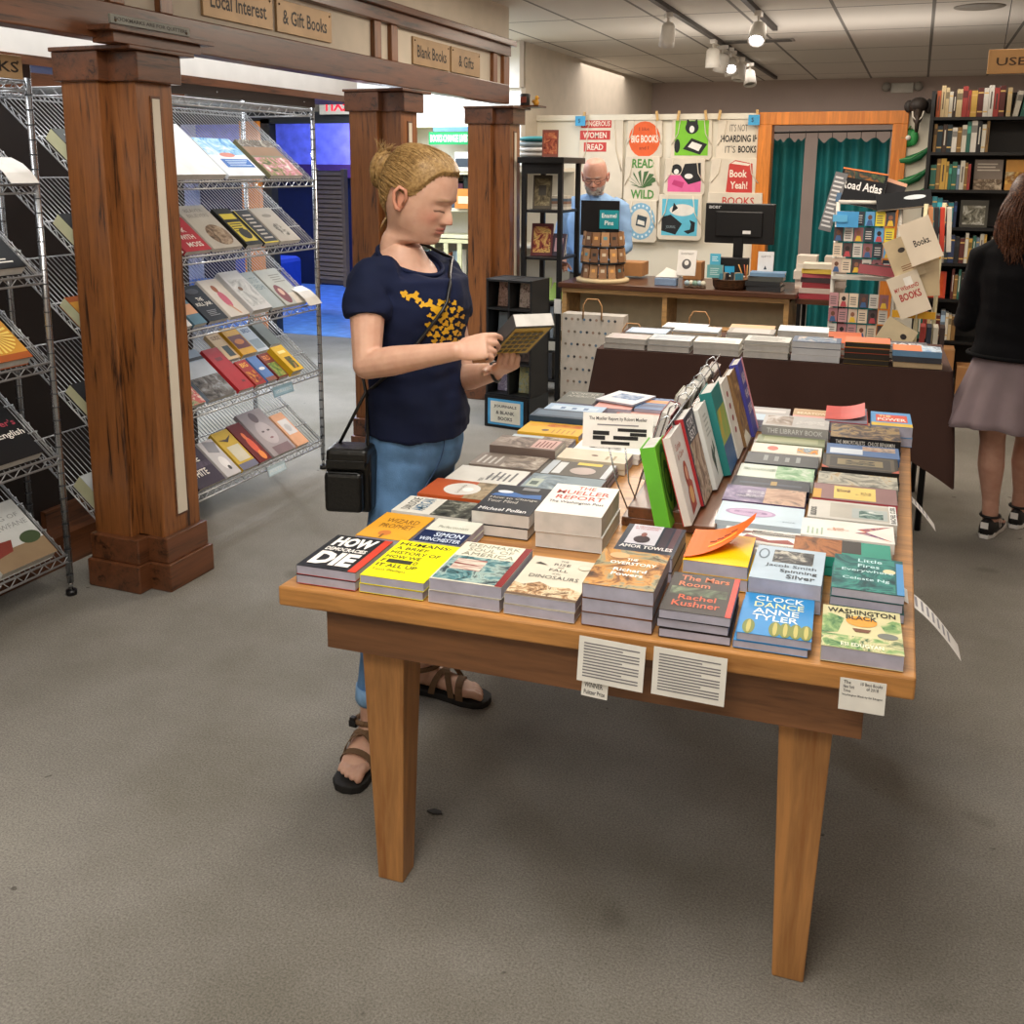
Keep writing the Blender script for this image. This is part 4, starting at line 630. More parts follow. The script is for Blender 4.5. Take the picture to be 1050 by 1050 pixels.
tote('bag with a white cat and black book on sky blue', -2.037, -1.657, 1.010, 1.390, 8.545, catp('#5fb8d0', 0) + [('p', [(.1, .2), (.42, .12), (.56, .36), (.3, .56), (.1, .5)], '#16181a'), ('e', .55, .66, .28, .13, '#e4e0d6'), ('p', [(.32, .6), (.36, .82), (.46, .7)], '#16181a'), ('p', [(.72, .45), (.85, .4), (.84, .2), (.7, .14), (.6, .2), (.74, .24), (.76, .36)], '#16181a'), ('t', 'JOURNAL', .2, .24, .42, .32, '#8fa0a4', 0)])
tote("bag lettered It's Not Hoarding If It's Books", -1.576, -1.196, 1.667, 2.023, 8.58, [('t', "IT'S NOT", .28, .66, .66, .82, '#5c554c', .0), ('t', 'HOARDING IF', .1, .42, .86, .58, '#1c1a1a', .03), ('t', "IT'S", .2, .18, .42, .34, '#5c554c', 0), ('t', 'BOOKS', .48, .18, .86, .34, '#1c1a1a', .03)])
tote('bag with a red book drawing reading Book Yeah', -1.615, -1.203, 1.380, 1.689, 8.562, [('p', [(.34, .12), (.38, .84), (.5, .95), (.84, .86), (.86, .1), (.74, .02)], Rd), ('p', [(.42, .86), (.5, .92), (.8, .85), (.76, .8)], '#e8dccb'), ('t', 'Book', .4, .5, .74, .7, '#efe4d2', .02), ('t', 'Yeah!', .42, .2, .76, .4, '#efe4d2', .02)])
tote('bag with BOOKS lettered in red above the monitor', -1.626, -1.165, 1.113, 1.412, 8.545, [('t', 'BOOKS', .28, .66, .84, .88, Rd, .01)], handles=False)
for px_, py_, d in ((595, 124, 'blue price tag clipped on the Dangerous Women bag'), (773, 123, 'blue price tag clipped on the hoarding bag')):
    o = tag(MB().box(-.045, .045, -.003, 0, -.04, .04, '#3f9fd0').text('$', -.02, -.02, .0, .02, .0, '#1c3c5c', TR(0, -.004, 0, rx=PI/2)).build('price_tag'), d, 'price tag'); o.location = ((px_-525)*.00838-3.3395, 8.535, 2.0)
    o.location.x = {595: -2.735, 773: -1.273}[px_]; o.location.z = {595: 1.994, 773: 1.989}[px_]
for i, x in enumerate((-2.707, -2.070, -1.890, -1.664, -1.552, -1.248)):
    o = tag(MB().box(-.01, .01, -.008, .008, -.04, .04, '#c9a46a').box(-.011, .011, -.002, .002, -.005, .003, 'steel_dark').build('clothespin'), 'wooden clothespin holding a bag at the panel top', 'clothespin', 'clothespins along the bag line'); o.matrix_world = TR(x, 8.545, 2.03, 0, 0, .15*(-1)**i)
# ---------------------------------------------------------------- curtain, mask, peppers, emergency lamp
def curtain(x0, x1, desc, n):
    o = thing('teal_curtain', desc, 'curtain', TR((x0+x1)/2, 8.9, 0)); w = x1-x0; b = MB(); m = 60
    rows = []
    for zi in range(13):
        z = .06+1.80*zi/12; f = 1+.25*(1-zi/12)
        rows.append([(-w/2+w*k/m, .03*f*math.sin(2*PI*n*k/m+.5*math.sin(zi*.5))+.012*math.sin(5.1*n*k/m), z+(-.022*abs(math.sin(PI*n*k/m))*(1.2+.8*math.sin(k*.37)) if zi == 12 else 0)) for k in range(m+1)])
    b.loft(rows, 'teal_cloth', caps=False, closed=False); b.build('cloth', o)
    for k in range(n+1):
        x = -w/2+w*k/n; MB().tube([(x, 0, 1.85), (x, .0, 1.88), (x, -.012, 1.9), (x, .0, 1.915), (x, .012, 1.9)], .003, 'steel_dark', 5).build('ring', o)
plain('teal_cloth', '#0b6f74', .75, var=.12, scale=3, bmp=.2, bscale=200)
curtain(-1.16, -.90, 'narrow teal curtain at the left of the orange framed opening', 2); curtain(-.80, -.24, 'wide teal curtain drawn across the orange framed opening', 5)
tag(MB().tube([(-1.2, 8.9, 1.90), (-.14, 8.9, 1.915)], .008, 'black_plastic', 8).build('curtain_rod'), 'thin black rod carrying the teal curtains', 'curtain rod')
em = thing('emergency_lamp', 'white twin emergency lamp high on the back wall', 'lamp', TR(-0.260, 12.66, 2.510))
MB().box(-.12, .12, 0, .06, -.05, .06, 'white_enamel').build('housing', em, bevel=.01)
for s in (-1, 1): MB().lathe([(.0, -.03), (.05, -.03), (.045, .02), (.02, .04)], '#9c9a94', 12, TR(s*.17, -.01, .02, 0, PI/2-.3, 0)).build('lamp_head', em)
mk = thing('carved_mask', 'dark carved animal head with white tusks on the beige panel', 'mask', TR(-0.038-.01, 8.56, 2.055) @ Matrix.Scale(.8, 4))
MB().ball((0, -.03, .04), (.09, .07, .075), '#2a221e', 12).ball((.0, -.06, -.06), (.045, .05, .08), '#3a2e26', 12).ball((-.08, -.01, .03), (.05, .02, .06), '#241c18', 10).ball((.09, -.01, .03), (.04, .02, .07), '#241c18', 10).tube([(0, -.09, -.02), (0, -.11, -.12), (0, -.09, -.21)], [.026, .022, .016], '#3a2e26', 8).build('head', mk)
for s in (-1, 1): MB().tube([(s*.05, -.08, -.02), (s*.04, -.1, -.07), (s*.015, -.12, -.10)], [.009, .008, .004], '#e6e0d2', 6).build('tusk', mk)
pp = thing('pepper_decoration', 'round green pepper decoration on the beige panel', 'decoration', TR(-0.103, 8.585, 1.847))
MB().ball((0, 0, 0), (.075, .02, .07), '#1f7a3c', 14).ball((-.04, -.008, 0), (.035, .018, .06), '#2c8f48', 10).ball((.04, -.008, 0), (.035, .018, .06), '#2c8f48', 10).build('body', pp)
MB().lathe([(.019, -.001), (.019, .001)], '#e6e2d6', 12, TR(0, -.026, 0, rx=PI/2)).tube([(0, -.01, .06), (.01, -.01, .09)], .008, '#3f6b2c', 6).build('badge', pp)
for (a, b_), d in (((-0.052, 1.724), 'upper long green chilli pepper decoration on the beige panel') , ((-0.053, 1.563), 'middle long green chilli pepper decoration on the beige panel'), ((-0.008, 1.446), 'lowest long green chilli pepper decoration, partly hidden')):
    o = thing('chilli_decoration', d, 'decoration', TR(a, 8.585, b_))
    MB().tube([(-.13, 0, -.035), (-.09, -.01, -.05), (-.03, -.012, -.045), (.04, -.012, -.015), (.09, -.01, .03), (.12, -.005, .07)], [.005, .022, .034, .03, .016, .004], '#17693c', 8).build('body', o)
    MB().tube([(-.1, -.03, -.04), (-.02, -.045, -.03), (.06, -.035, .02)], .004, '#5fae6c', 5).build('highlight_line', o)
# ---------------------------------------------------------------- counter
ct = thing('sales_counter', 'long sales counter with dark top and cream open front', 'counter', TR(-1.55, 6.62, 0))
MB().box(-.59, .92, -.35, .32, .835, .868, 'counter_wood').build('worktop', ct, bevel=.004)
b = MB().box(-.57, .88, -.02, .02, .05, .83, '#d3c8a8')
b.box(-.57, .88, -.31, .0, .03, .06, 'pale_wood').build('panel', ct)
for x in (-.57, .10, .85): MB().box(x, x+.03, -.32, -.02, .03, .805, 'pale_wood').build('upright', ct)
MB().box(-.57, .88, -.33, -.30, .805, .835, 'pale_wood').build('front_rail', ct)
MB().box(.84, .88, -.02, .30, .0, .83, 'pale_wood').build('side_panel', ct)
def gift_bag(x, y, z, w, d, h, desc, col, dots=None, hcol='#b58a5c'):
    o = thing('gift_bag', desc, 'bag', TR(x, y, z)); b = MB().taper((-w/2, w/2, -d/2, d/2, 0), (-w/2, w/2, -d/2.4, d/2.4, h), col)
    if dots:
        for i in range(9):
            for j in range(9):
                cx, cz = -w/2+.03+(w-.06)*(i+.5*(j % 2))/8.5, .03+(h-.06)*j/8
                if cx < w/2-.01: b.add([(cx+.009*math.cos(a), -d/2-.0015, cz+.009*math.sin(a)) for a in [k*PI/4 for k in range(8)]], [tuple(range(8))], dots[(i*3+j) % len(dots)])
    b.build('body', o)
    MB().tube([(-.06, -d/2.2, h-.03), (-.06, -d/2.2, h+.06), (-.035, -d/2.2, h+.1), (.035, -d/2.2, h+.1), (.06, -d/2.2, h+.06), (.06, -d/2.2, h-.03)], .005, hcol, 6).build('handle', o)
gift_bag(-1.83, 6.10, .0, .40, .14, .70, 'white paper bag with dark polka dots in front of the counter', '#c9c4bc', ['#3c4048', '#5c7a94', '#7c7468', '#a38a7c'])
gift_bag(-1.54, 5.98, .0, .26, .12, .58, 'plain kraft gift bag low beside the polka dot bag', 'kraft')
gift_bag(-1.16, 6.10, .0, .34, .13, .66, 'brown leaf patterned gift bag under the counter', 'n:#6c4a2c,#a37c50,#c49b6c:30')
gift_bag(-.98, 5.95, .0, .22, .12, .58, 'small kraft gift bag at the right under the counter', 'kraft')
# monitor
mo = thing('computer_monitor', 'black monitor seen from behind on the sales counter', 'monitor', TR(-1.042, 6.62, .868, -.08))
MB().box(-.222, .222, -.012, .02, .265, .52, 'black_plastic').box(-.15, .15, -.03, -.012, .31, .47, 'black_plastic').build('screen_back', mo, bevel=.006)
MB().box(-.03, .03, -.02, .01, .02, .32, 'black_plastic').build('stand', mo, bevel=.004); MB().box(-.12, .12, -.09, .09, 0, .02, 'black_plastic').build('base', mo, bevel=.006)
MB().text('acer', -.2, .485, -.12, .503, .0, '#b9bcc0', TR(0, -.0128, 0, rx=PI/2), bold=.01).box(.03, .08, -.034, -.03, .33, .35, '#d9d9d9').build('logo', mo)
# carousel of wooden tags with its black board
cr = thing('pin_carousel', 'three tier carousel of enamel pins on wooden cards', 'display stand', TR(-1.890, 6.45, .868))
MB().lathe([(.17, 0), (.175, .01), (.175, .022), (.16, .028)], '#c9b48c', 24).build('base', cr); MB().lathe([(.012, .02), (.012, .33)], 'black_plastic', 8).build('post', cr)
for z, r in ((.03, .14), (.135, .145), (.24, .135)):
    MB().lathe([(r, z-.012), (r+.004, z-.012), (r+.004, z-.006), (r, z-.006)], 'black_plastic', 24).build('tier_ring', cr)
    for k in range(14):
        a = 2*PI*k/14+z*9; MB().box(-.026, .026, -.004, .004, 0, .088, ['#8a6444', '#a57c55', '#6c4c34'][k % 3]).box(-.012, .012, -.006, -.004, .04, .06, ['#c9b9a0', '#d9a45c', '#5c8a94', '#2c2c2c'][k % 4]).build('pin_card', cr).matrix_local = TR(r*math.sin(a), -r*math.cos(a), z, a, -.12)
MB().box(-.16, .10, .0, .01, .30, .525, 'black_plastic').build('header_board', cr)
MB().box(-.03, .10, -.006, -.001, .345, .465, '#1c8f9c').text('Enamel', -.015, .415, .085, .445, .0, '#e6f0f0', TR(0, -.0065, 0, rx=PI/2), bold=.02).text('Pins', .005, .368, .065, .398, .0, '#e6f0f0', TR(0, -.0065, 0, rx=PI/2), bold=.02).build('header_sign', cr)
# small goods on the counter
CTZ = .868
def upr(desc, px0, py0, px1, py1, x0, x1, z0, z1, y, col, art=(), lean=.2, name='picture_book', cat='book', t=.012):
    w, h = x1-x0, z1-z0
    o = thing(name, desc, cat, TR((x0+x1)/2, y, CTZ+.001 if z0 < CTZ+.02 else z0, 0, PI/2-lean, 0) @ TR(0, 0, 0))
    MB().box(-w/2+.002, w/2-.002, .002, h-.002, -t, -.002, 'page').build('page_block', o)
    b = MB().box(-w/2, w/2, 0, h, -.002, 0, col).box(-w/2, w/2, 0, h, -t-.002, -t, col); draw_art(b, art, -w/2, 0, w, h, .0003); b.build('cover', o); return o
upr('white picture book with an animal drawing standing on the counter', 0,0,0,0, -1.381, -1.263, 0.941, 1.102, 6.36, '#dcdad6', [('e', .5, .45, .25, .2, '#4a4a4c'), ('e', .5, .5, .12, .1, '#dcdad6'), ('t', 'GOODNIGHT', .15, .82, .85, .9, '#3a3a3c', 0)], .25)
upr('white framed card sign with a small dark figure beside the monitor', 0,0,0,0, -0.888, -0.793, 0.982, 1.104, 6.42, '#d9dadc', [('p', [(.4, .1), (.6, .1), (.5, .3)], '#1c2c3c'), ('t', 'GIFTS', .2, .7, .8, .8, '#6a6c74', 0)], .1, 'counter_sign', 'sign')
upr('teal greeting card box standing by the white picture book', 0,0,0,0, -1.184, -1.089, 0.936, 1.016, 6.34, '#5f9fa4', [('l', .2, .2, .8, .8, 4, '#b9d3d3')], .05, 'card_box', 'box', .04)
upr('small turquoise notice on top of the card box', 0,0,0,0, -1.185, -1.120, 1.009, 1.079, 6.43, '#4aa8c8', [('l', .2, .3, .8, .8, 3, '#d9ecf0')], .05, 'price_notice', 'notice')
def boxy(n, desc, cat, x0, x1, z0, z1, y0, y1, col, bev=.003, group=None, extra=None):
    b = MB().box(x0, x1, y0, y1, z0, z1, col)
    if extra: extra(b)
    return tag(b.build(n, bevel=bev), desc, cat, group)
wb = thing('wicker_basket', 'dark woven basket of small goods under the monitor', 'basket', TR(-1.044, 6.38, CTZ))
MB().lathe([(.09, 0), (.105, .02), (.11, .06), (.115, .065), (.105, .066), (.1, .03), (.085, .01)], 's:#2c1c12,#5c3c24,#3a2618:6', 20).build('basket_body', wb)
for k in range(7): MB().box(-.02, .02, -.006, .006, .01, .1, ['#3f7f94', '#b9a48c', '#2c2c30'][k % 3]).build('packet', wb).matrix_local = TR(.06*math.cos(k), .05*math.sin(k*1.7), 0, k*.7, .1)
pc = thing('pencil_cup', 'small wooden cup of pencils beside the monitor', 'cup', TR(-0.949, 6.42, CTZ))
MB().lathe([(.03, 0), (.032, .07), (.028, .07), (.026, .01)], '#8a5c34', 12).build('cup', pc)
for k in range(5): MB().tube([(0, 0, .02), (.03*math.cos(k*1.3)-.03, .02*math.sin(k*1.3), .15)], .0035, ['#c98f4a', '#b05a3c', '#d9b46c'][k % 3], 6).build('pencil', pc)
boxy('card_holder', 'black card organiser with a blue tag under the monitor', 'holder', -1.152, -0.952, 0.946, 1.054, 6.46, 6.52, 'black_plastic', extra=lambda b: b.box(-1.101, -1.038, 0.961, 1.007, 0, 0, '#2f9fd0') if 0 else b.quad((-1.096, 6.457, 1.001), (-1.035, 6.457, 1.003), (-1.032, 6.457, 0.954), (-1.093, 6.457, 0.951), '#2f9fd0'))
gl = thing('snow_globes', 'cluster of small glass and metal trinkets by the picture book', 'trinkets', TR(-1.255, 6.33, CTZ))
for k in range(5): MB().lathe([(.016, 0), (.018, .012), (.014, .014)], '#5c4a3a', 10, TR(-.05+.026*k, .01*(k % 2), 0)).ball((-.05+.026*k, .01*(k % 2), .03), .018, ['#9fb4bc', '#c9c6b4', '#7c9a8c'][k % 3], 10).build('trinket', gl)
boxy('cardboard_box', 'open cardboard box behind the pin carousel', 'box', -1.843, -1.689, 0.884, 0.977, 6.7, 6.88, 'carton'); boxy('cardboard_box', 'tan carton behind the white picture book', 'box', -1.432, -1.307, .869, .99, 6.8, 6.92, 'carton')
lf = tag(MB().prism([(-.09, 0), (.07, .0), (.09, .01), (-.05, .05)], 0, .002, '#dcd9d2').prism([(-.07, 0), (.05, .0), (.1, .03), (-.03, .08)], .003, .005, '#e6e4de').build('leaflets'), 'fanned white leaflets on the counter left of the picture book', 'leaflets'); lf.matrix_world = TR(-1.436, 6.4, CTZ+.05, 0, PI/4); 
lh = tag(MB().box(-.07, .07, -.03, .03, 0, .045, '#7c94b4').build('leaflet_box', bevel=.003), 'low blue grey tray holding the fanned leaflets', 'tray'); lh.location = (-1.454, 6.41, CTZ)
def pile(x, y, z, items, pre, group, w=.2, d=.15, cat='book', hard=True, jit=.01):
    for k, (h, c) in enumerate(items):
        book(TR(x+random.uniform(-jit, jit), y+random.uniform(-jit, jit), z+.0005, math.radians(90)+random.uniform(-.06, .06)), d, w, h, c, pre % ['lowest', 'second from bottom', 'third from bottom', 'fourth from bottom', 'fifth from bottom', 'sixth from bottom', 'seventh from bottom', 'eighth from bottom', 'ninth from bottom', 'tenth from bottom'][k], (), group, None, 'page', hard, single=True); z += h+.0008
pile(-0.827, 6.40, CTZ, [(.03, '#26282c'), (.028, '#1f2226'), (.03, '#4a4d4a'), (.022, '#6f92b4')], 'book %s in the pile at the right counter end', 'pile at the counter end', w=.21)
rt = thing('side_table', 'small dark side table right of the counter carrying book piles', 'table', TR(-.50, 6.55, 0))
MB().box(-.14, .14, -.2, .2, .80, .83, 'counter_wood').build('tabletop', rt)
for sx in (-1, 1):
    for sy in (-1, 1): MB().box(sx*.12-.012, sx*.12+.012, sy*.17-.012, sy*.17+.012, 0, .8, 'black_wood').build('leg', rt)
pile(-.53, 6.46, .83, [(.034, '#a33a44'), (.03, '#c9b9b0'), (.032, '#8c2c34'), (.03, '#3a2c30'), (.024, '#b4505a'), (.028, '#d3b44a'), (.03, '#d9d2c0')], 'hardback %s in the colourful pile on the side table', 'colourful pile on the side table', w=.18)
pile(-.62, 6.66, .83, [(.05, '#d9c4b4'), (.045, '#dcd0c6'), (.05, '#cfc6bb'), (.045, '#e0dace'), (.05, '#cdc3b6')], 'thick cream page block %s in the back left pile', 'cream pile at the back left', w=.12)
pile(-.44, 6.66, .83, [(.05, '#b9aea0'), (.045, '#dcd0c6'), (.05, '#c6bcb0'), (.05, '#d3c6bb'), (.045, '#bfb4a8')], 'thick cream page block %s in the back right pile', 'cream pile at the back right', w=.12)
oc = thing('office_chair', 'black office chair back beside the sales counter', 'chair', TR(-.635, 5.93, 0))
MB().ball((0, 0, .56), (.07, .03, .16), 'black_plastic', 14).build('backrest', oc); MB().box(-.012, .012, .02, .05, .3, .6, 'black_plastic').build('back_bar', oc); MB().ball((0, .2, .42), (.15, .15, .04), 'black_plastic', 16).build('seat', oc); MB().tube([(0, .2, .06), (0, .2, .4)], .025, 'steel_dark', 8).build('column', oc)
b = MB()
for k in range(5): a = 2*PI*k/5; b.tube([(0, .2, .07), (.13*math.cos(a), .2+.13*math.sin(a), .05)], .016, 'black_plastic', 6).ball((.13*math.cos(a), .2+.13*math.sin(a), .028), .027, 'black_plastic', 8)
b.build('base', oc)
# ================================================================ black tower shelf, journal spinner
tw = thing('tower_shelf', 'tall narrow black wooden tower shelf of gifts by the far pillar', 'shelf', TR(-2.365, 6.76, 0))
for sx in (-1, 1):
    for sy in (-1, 1): MB().box(sx*.13-.016, sx*.13+.016, sy*.19-.016, sy*.19+.016, 0, 1.63, 'black_wood').build('post', tw, bevel=.002)
MB().box(-.165, .165, -.24, .24, 1.63, 1.67, 'black_wood').build('top_shelf', tw, bevel=.003)
MB().box(-.14, .14, -.205, -.195, 1.56, 1.63, 'black_wood').build('top_rail', tw)
TS = [.13, .42, .68, .98, 1.30]
for z in TS: MB().box(-.135, .135, -.19, .19, z, z+.018, 'black_wood').build('shelf', tw, bevel=.002)
def stand_up(desc, x, y, z, w, h, cols, rz=0, lean=.25, t=.02, art=(), group='gift books on the tower shelf', name='gift_book', cat='book', hard=True):
    T = TR(x, y, z+.001, rz, PI/2-lean) @ Matrix.Translation((0, h/2, -t))
    return book(T, w, h, t, cols, desc, art, group, None, 'page', hard, name=name)
stand_up('red brown photo book propped on the tower shelf top', -2.36, 6.70, 1.672, .11, .19, '#7a3a2c', .3, .3, art=[('r', .1, .1, .9, .9, 'n:#4a2018,#a3503c,#c98a5c:20')])
stand_up('olive framed picture book leaning on the second tower shelf', -2.40, 6.66, 1.32, .13, .24, '#4a4234', .25, .3, art=[('r', .1, .1, .9, .9, 'n:#2c281f,#6a6048,#9a8f70:14'), ('r', .3, .4, .7, .7, '#3a342a')])
stand_up('dark red photo book leaning on the third tower shelf', -2.40, 6.66, 1.0, .15, .23, '#5c2024', .2, .3, art=[('r', .1, .1, .9, .9, 'n:#2a1418,#8c3a34,#d9b46c,#3a1a20:14')])
stand_up('dark violet card book beside the red one, third shelf', -2.29, 6.68, 1.0, .10, .16, '#3a2c3c', -.1, .3, art=[('r', .2, .2, .8, .8, '#c9a0a8')])
stand_up('pale green card book propped on the fifth tower shelf', -2.40, 6.66, .70, .13, .18, '#b9cf7c', .2, .7, art=[('r', .1, .1, .9, .5, '#dfe8b0')])
stand_up('green slanted card book at the right of the fifth shelf', -2.28, 6.62, .70, .10, .16, '#8fae4a', .0, .8)
pc_ = ['#d9d4c8', '#b9b0a4', '#8a6a58', '#5c6a78', '#c9c0b0']
for i in range(5): tag(MB().box(-.07+.005*(i % 2), .07, -.05, .05, 0, .018, pc_[i]).build('notecard_box'), 'flat card box stacked on the second tower shelf', 'box', 'flat card boxes on the second tower shelf').location = (-2.305, 6.76, 1.3185+.0188*i)
for i in range(4): tag(MB().box(-.09, .09, -.05, .05, 0, .02, pc_[i]).build('notecard_box'), 'flat card box stacked low on the fourth tower shelf', 'box', 'flat card boxes on the fourth tower shelf').location = (-2.37, 6.8, .9985+.0+.0208*i)
for i in range(8): tag(MB().box(-.011, .011, -.06, .06, 0, .2+.02*(i*3 % 4), ['#22262a', '#c9cdd0', '#1c1e22', '#8a949c'][i % 4]).build('notebook'), 'slim notebook standing on the lower tower shelf', 'notebook', 'slim notebooks on the lower tower shelf').location = (-2.475+.026*i, 6.66, .439)
for i in range(7): tag(MB().box(-.013, .013, -.06, .06, 0, .18, ['#3a3c40', '#a9acb0', '#24282c'][i % 3]).build('notebook'), 'slim notebook on the lowest tower shelf', 'notebook', 'slim notebooks on the lowest tower shelf').location = (-2.475+.029*i, 6.66, .149)
pb_ = tag(MB().box(-.05, .05, -.002, 0, 0, .1, '#e2e0da').build('price_sheet'), 'small white price sheet on the tower shelf post', 'sheet'); pb_.location = (-2.235, 6.55, .62); pb_.scale = (.5, 1, 1)
# folded shirts on the ledge behind the tower
for i, c in enumerate(['#c9c6c0', '#7c8a8c', '#b9b4ac', '#dcd9d2', '#8f9a9c', '#2f7f84']):
    tag(MB().ball((0, 0, .02), (.14, .1, .022), c, 14).build('folded_shirt'), ['lowest pale folded shirt', 'grey folded shirt second from bottom', 'beige folded shirt', 'white folded shirt', 'grey green folded shirt', 'topmost teal folded shirt'][i]+' in the stack by the far pillar', 'folded shirt').location = (-2.72+.01*(i % 2), 7.35, 1.6+.038*i)
st_ = thing('wall_cabinet', 'pale wall cabinet behind the tower carrying folded shirts', 'cabinet', TR(-2.74, 7.38, 0))
MB().box(-.3, .25, -.14, .3, 1.57, 1.60, 'panel_paint').build('top', st_); MB().box(-.3, .25, .27, .3, 0, 1.57, 'panel_paint').build('back', st_); MB().box(-.3, -.28, -.14, .27, 0, 1.57, 'panel_paint').build('side', st_); MB().box(-.3, .25, -.12, .27, 1.0, 1.02, 'panel_paint').build('shelf', st_)
# journals spinner
js = thing('journal_rack', 'black slotted floor rack of journals with a blue framed sign', 'rack', TR(-2.262, 5.86, 0, -.12))
MB().box(-.16, .16, -.13, .13, 0, .20, '#20262a').build('base', js, bevel=.003)
b = MB().box(-.16, -.145, -.12, .12, .2, .93, '#15181a').box(.145, .16, -.12, .12, .2, .93, '#15181a').box(-.16, .16, .1, .12, .2, .93, '#15181a').box(-.007, .007, -.12, .1, .2, .93, '#15181a')
b.build('case', js, bevel=.002)
for z in (.20, .40, .56, .74, .915): MB().box(-.15, .15, -.125, .11, z, z+.012, '#15181a').build('shelf', js)
MB().box(-.15, .15, -.15, -.13, .0, .205, 'black_plastic').box(-.125, .125, -.153, -.15, .02, .185, '#4aa3d9').box(-.105, .105, -.155, -.153, .035, .17, '#e6e4d4').text('JOURNALS', -.08, .128, .08, .15, 0, '#24262a', TR(0, -.1555, 0, rx=PI/2), bold=.02).text('& BLANK', -.065, .09, .065, .112, 0, '#24262a', TR(0, -.1555, 0, rx=PI/2), bold=.02).text('BOOKS', -.05, .052, .05, .074, 0, '#24262a', TR(0, -.1555, 0, rx=PI/2), bold=.02).build('sign_board', js)
jc = [('n:#8a6a5c,#c9a99a,#5c4038:30', 'rose brown patterned journal'), ('n:#9c8474,#d9c9bc,#6c5448:40', 'taupe patterned journal'), ('#8fa0ac', 'blue grey journal'), ('#b9c0c4', 'pale grey journal'), ('n:#c9a9a4,#7c4a44:30', 'dusty red journal'), ('n:#3c3a3c,#8a7a74:20', 'dark marbled journal'), ('n:#c9c4dc,#8f8ab0,#e6e4ee:40', 'lilac speckled journal'), ('n:#9fb8bc,#c9c48a,#5c7f8c:26', 'striped teal journal')]
for i, (c, dsc) in enumerate(jc):
    row = 3-i//2; z = [.212, .412, .572, .752][row]; h = [.165, .13, .14, .15][row]
    T = TR(-2.262, 5.86, 0, -.12) @ TR(-.075+.15*(i % 2), -.03, z+.001, 0, PI/2-.12) @ Matrix.Translation((0, h/2, -.02))
    book(T, .1, h, .018, c, dsc+[' in the left slot', ' in the right slot'][i % 2]+' of the journal rack', (), 'journals in the slotted rack', None, 'page', False, single=True, name='journal', cat='journal')
# ================================================================ brown covered table
bt = thing('covered_table', 'table under a dark brown cloth holding stacks of hardbacks', 'table', TR(-.60, 5.02, 0, math.radians(2.5)))
MB().box(-.78, .76, -.36, .36, .72, .745, 'pale_wood').build('tabletop', bt)
for sx in (-1, 1):
    for sy in (-1, 1): MB().tube([(sx*.71, sy*.3, 0), (sx*.71, sy*.3, .72)], .014, 'black_plastic', 8).build('leg', bt)
plain('brown_cloth', '#4a3129', .9, var=.05, scale=3, bmp=.25, bscale=250)
b = MB(); per = []; w2, d2 = .79, .37
def walk(n=160):
    P = 2*(2*w2+2*d2)
    for k in range(n):
        s = P*k/n
        if s < 2*w2: yield (-w2+s, -d2, s, (0, -1))
        elif s < 2*w2+2*d2: yield (w2, -d2+s-2*w2, s, (1, 0))
        elif s < 4*w2+2*d2: yield (w2-(s-2*w2-2*d2), d2, s, (0, 1))
        else: yield (-w2, d2-(s-4*w2-2*d2), s, (-1, 0))
rings = []
for j in range(9):
    u = j/8; ring = []
    for (x, y, s, n_) in walk():
        cr_ = max(0, 1-min(math.hypot(x-a, y-c) for a in (-w2, w2) for c in (-d2, d2))/.22)
        drop = .36+.16*cr_; wv = .014*math.sin(s*26)+.01*math.sin(s*11+1)
        o_ = u*(.012+wv)+.10*cr_*u*(1-.3*u)
        nx, ny = n_; dx = o_*(nx if not cr_ else (1 if x > 0 else -1)*.7); dy = o_*(ny if not cr_ else (1 if y > 0 else -1)*.7)
        ring.append((x+dx, y+dy, .752-drop*u))
    rings.append(ring)
b.loft(list(reversed(rings)), 'brown_cloth', caps=False)
b.add([(x, y, .752) for x, y, s, n_ in walk()], [tuple(range(160))], 'brown_cloth', smooth=False)
c_ = tag(b.build('tablecloth'), 'dark brown cloth draped over the table behind the book display', 'tablecloth'); c_.matrix_world = TR(-.60, 5.02, 0, math.radians(2.5))
def bt_pile(x, y, hs, w, d, cols, dsc, rot=0, art=(), spn=None):
    # local table frame; books with fore edges or spines towards the aisle
    T0 = TR(-.60, 5.02, .754, math.radians(2.5)); z = 0; n = len(hs)
    for i, h in enumerate(hs):
        k = n-1-i
        lab = dsc if k == 0 else 'book %s under the %s' % (['', 'directly', 'two down', 'three down', 'four down'][k], ' '.join(dsc.split()[:10]))
        T = T0 @ TR(x+random.uniform(-.004, .004), y+random.uniform(-.004, .004), z, math.radians(rot)+random.uniform(-.02, .02))
        book(T, w, d, h, cols[i % len(cols)], lab, art if k == 0 else (), 'stacks on the brown covered table', spn, 'page', True, single=k > 0); z += h+.001
wh = '#d9d6d0'
bt_pile(-.66, -.27, [.024, .026], .2, .15, ['#c9c4bc', '#a9a39c'], 'grey violet hardback at the front left of the brown cloth', art=[('r', .1, .1, .9, .9, '#b3a8a8')])
bt_pile(-.45, -.27, [.028, .028], .2, .16, [wh, '#b7bcc0'], 'pale blue grey hardback second along the cloth front', art=[('r', .1, .2, .9, .8, '#9fa9b4')])
bt_pile(-.225, -.27, [.028, .03], .21, .16, [wh, '#d0cdc6'], 'white hardback third along the cloth front', art=[('r', .1, .1, .9, .5, '#a9acb0')])
bt_pile(.0, -.27, [.03, .03, .016], .2, .16, [wh, '#e0dcd0', '#b9b9b4'], 'cream hardback with patterned edge near the cloth centre', art=[('l', .1, .1, .9, .9, 5, '#5c5c58')])
bt_pile(.215, -.27, [.028, .028, .03], .16, .21, ['#dcdcdc', '#d9d9dc', '#43536a'], 'blue grey hardback with white lettered spine on the cloth', art=[('r', .1, .1, .9, .9, 'n:#34445c,#7a8ca0,#c9b4a0:14')], spn='#d3d5d8', rot=90)
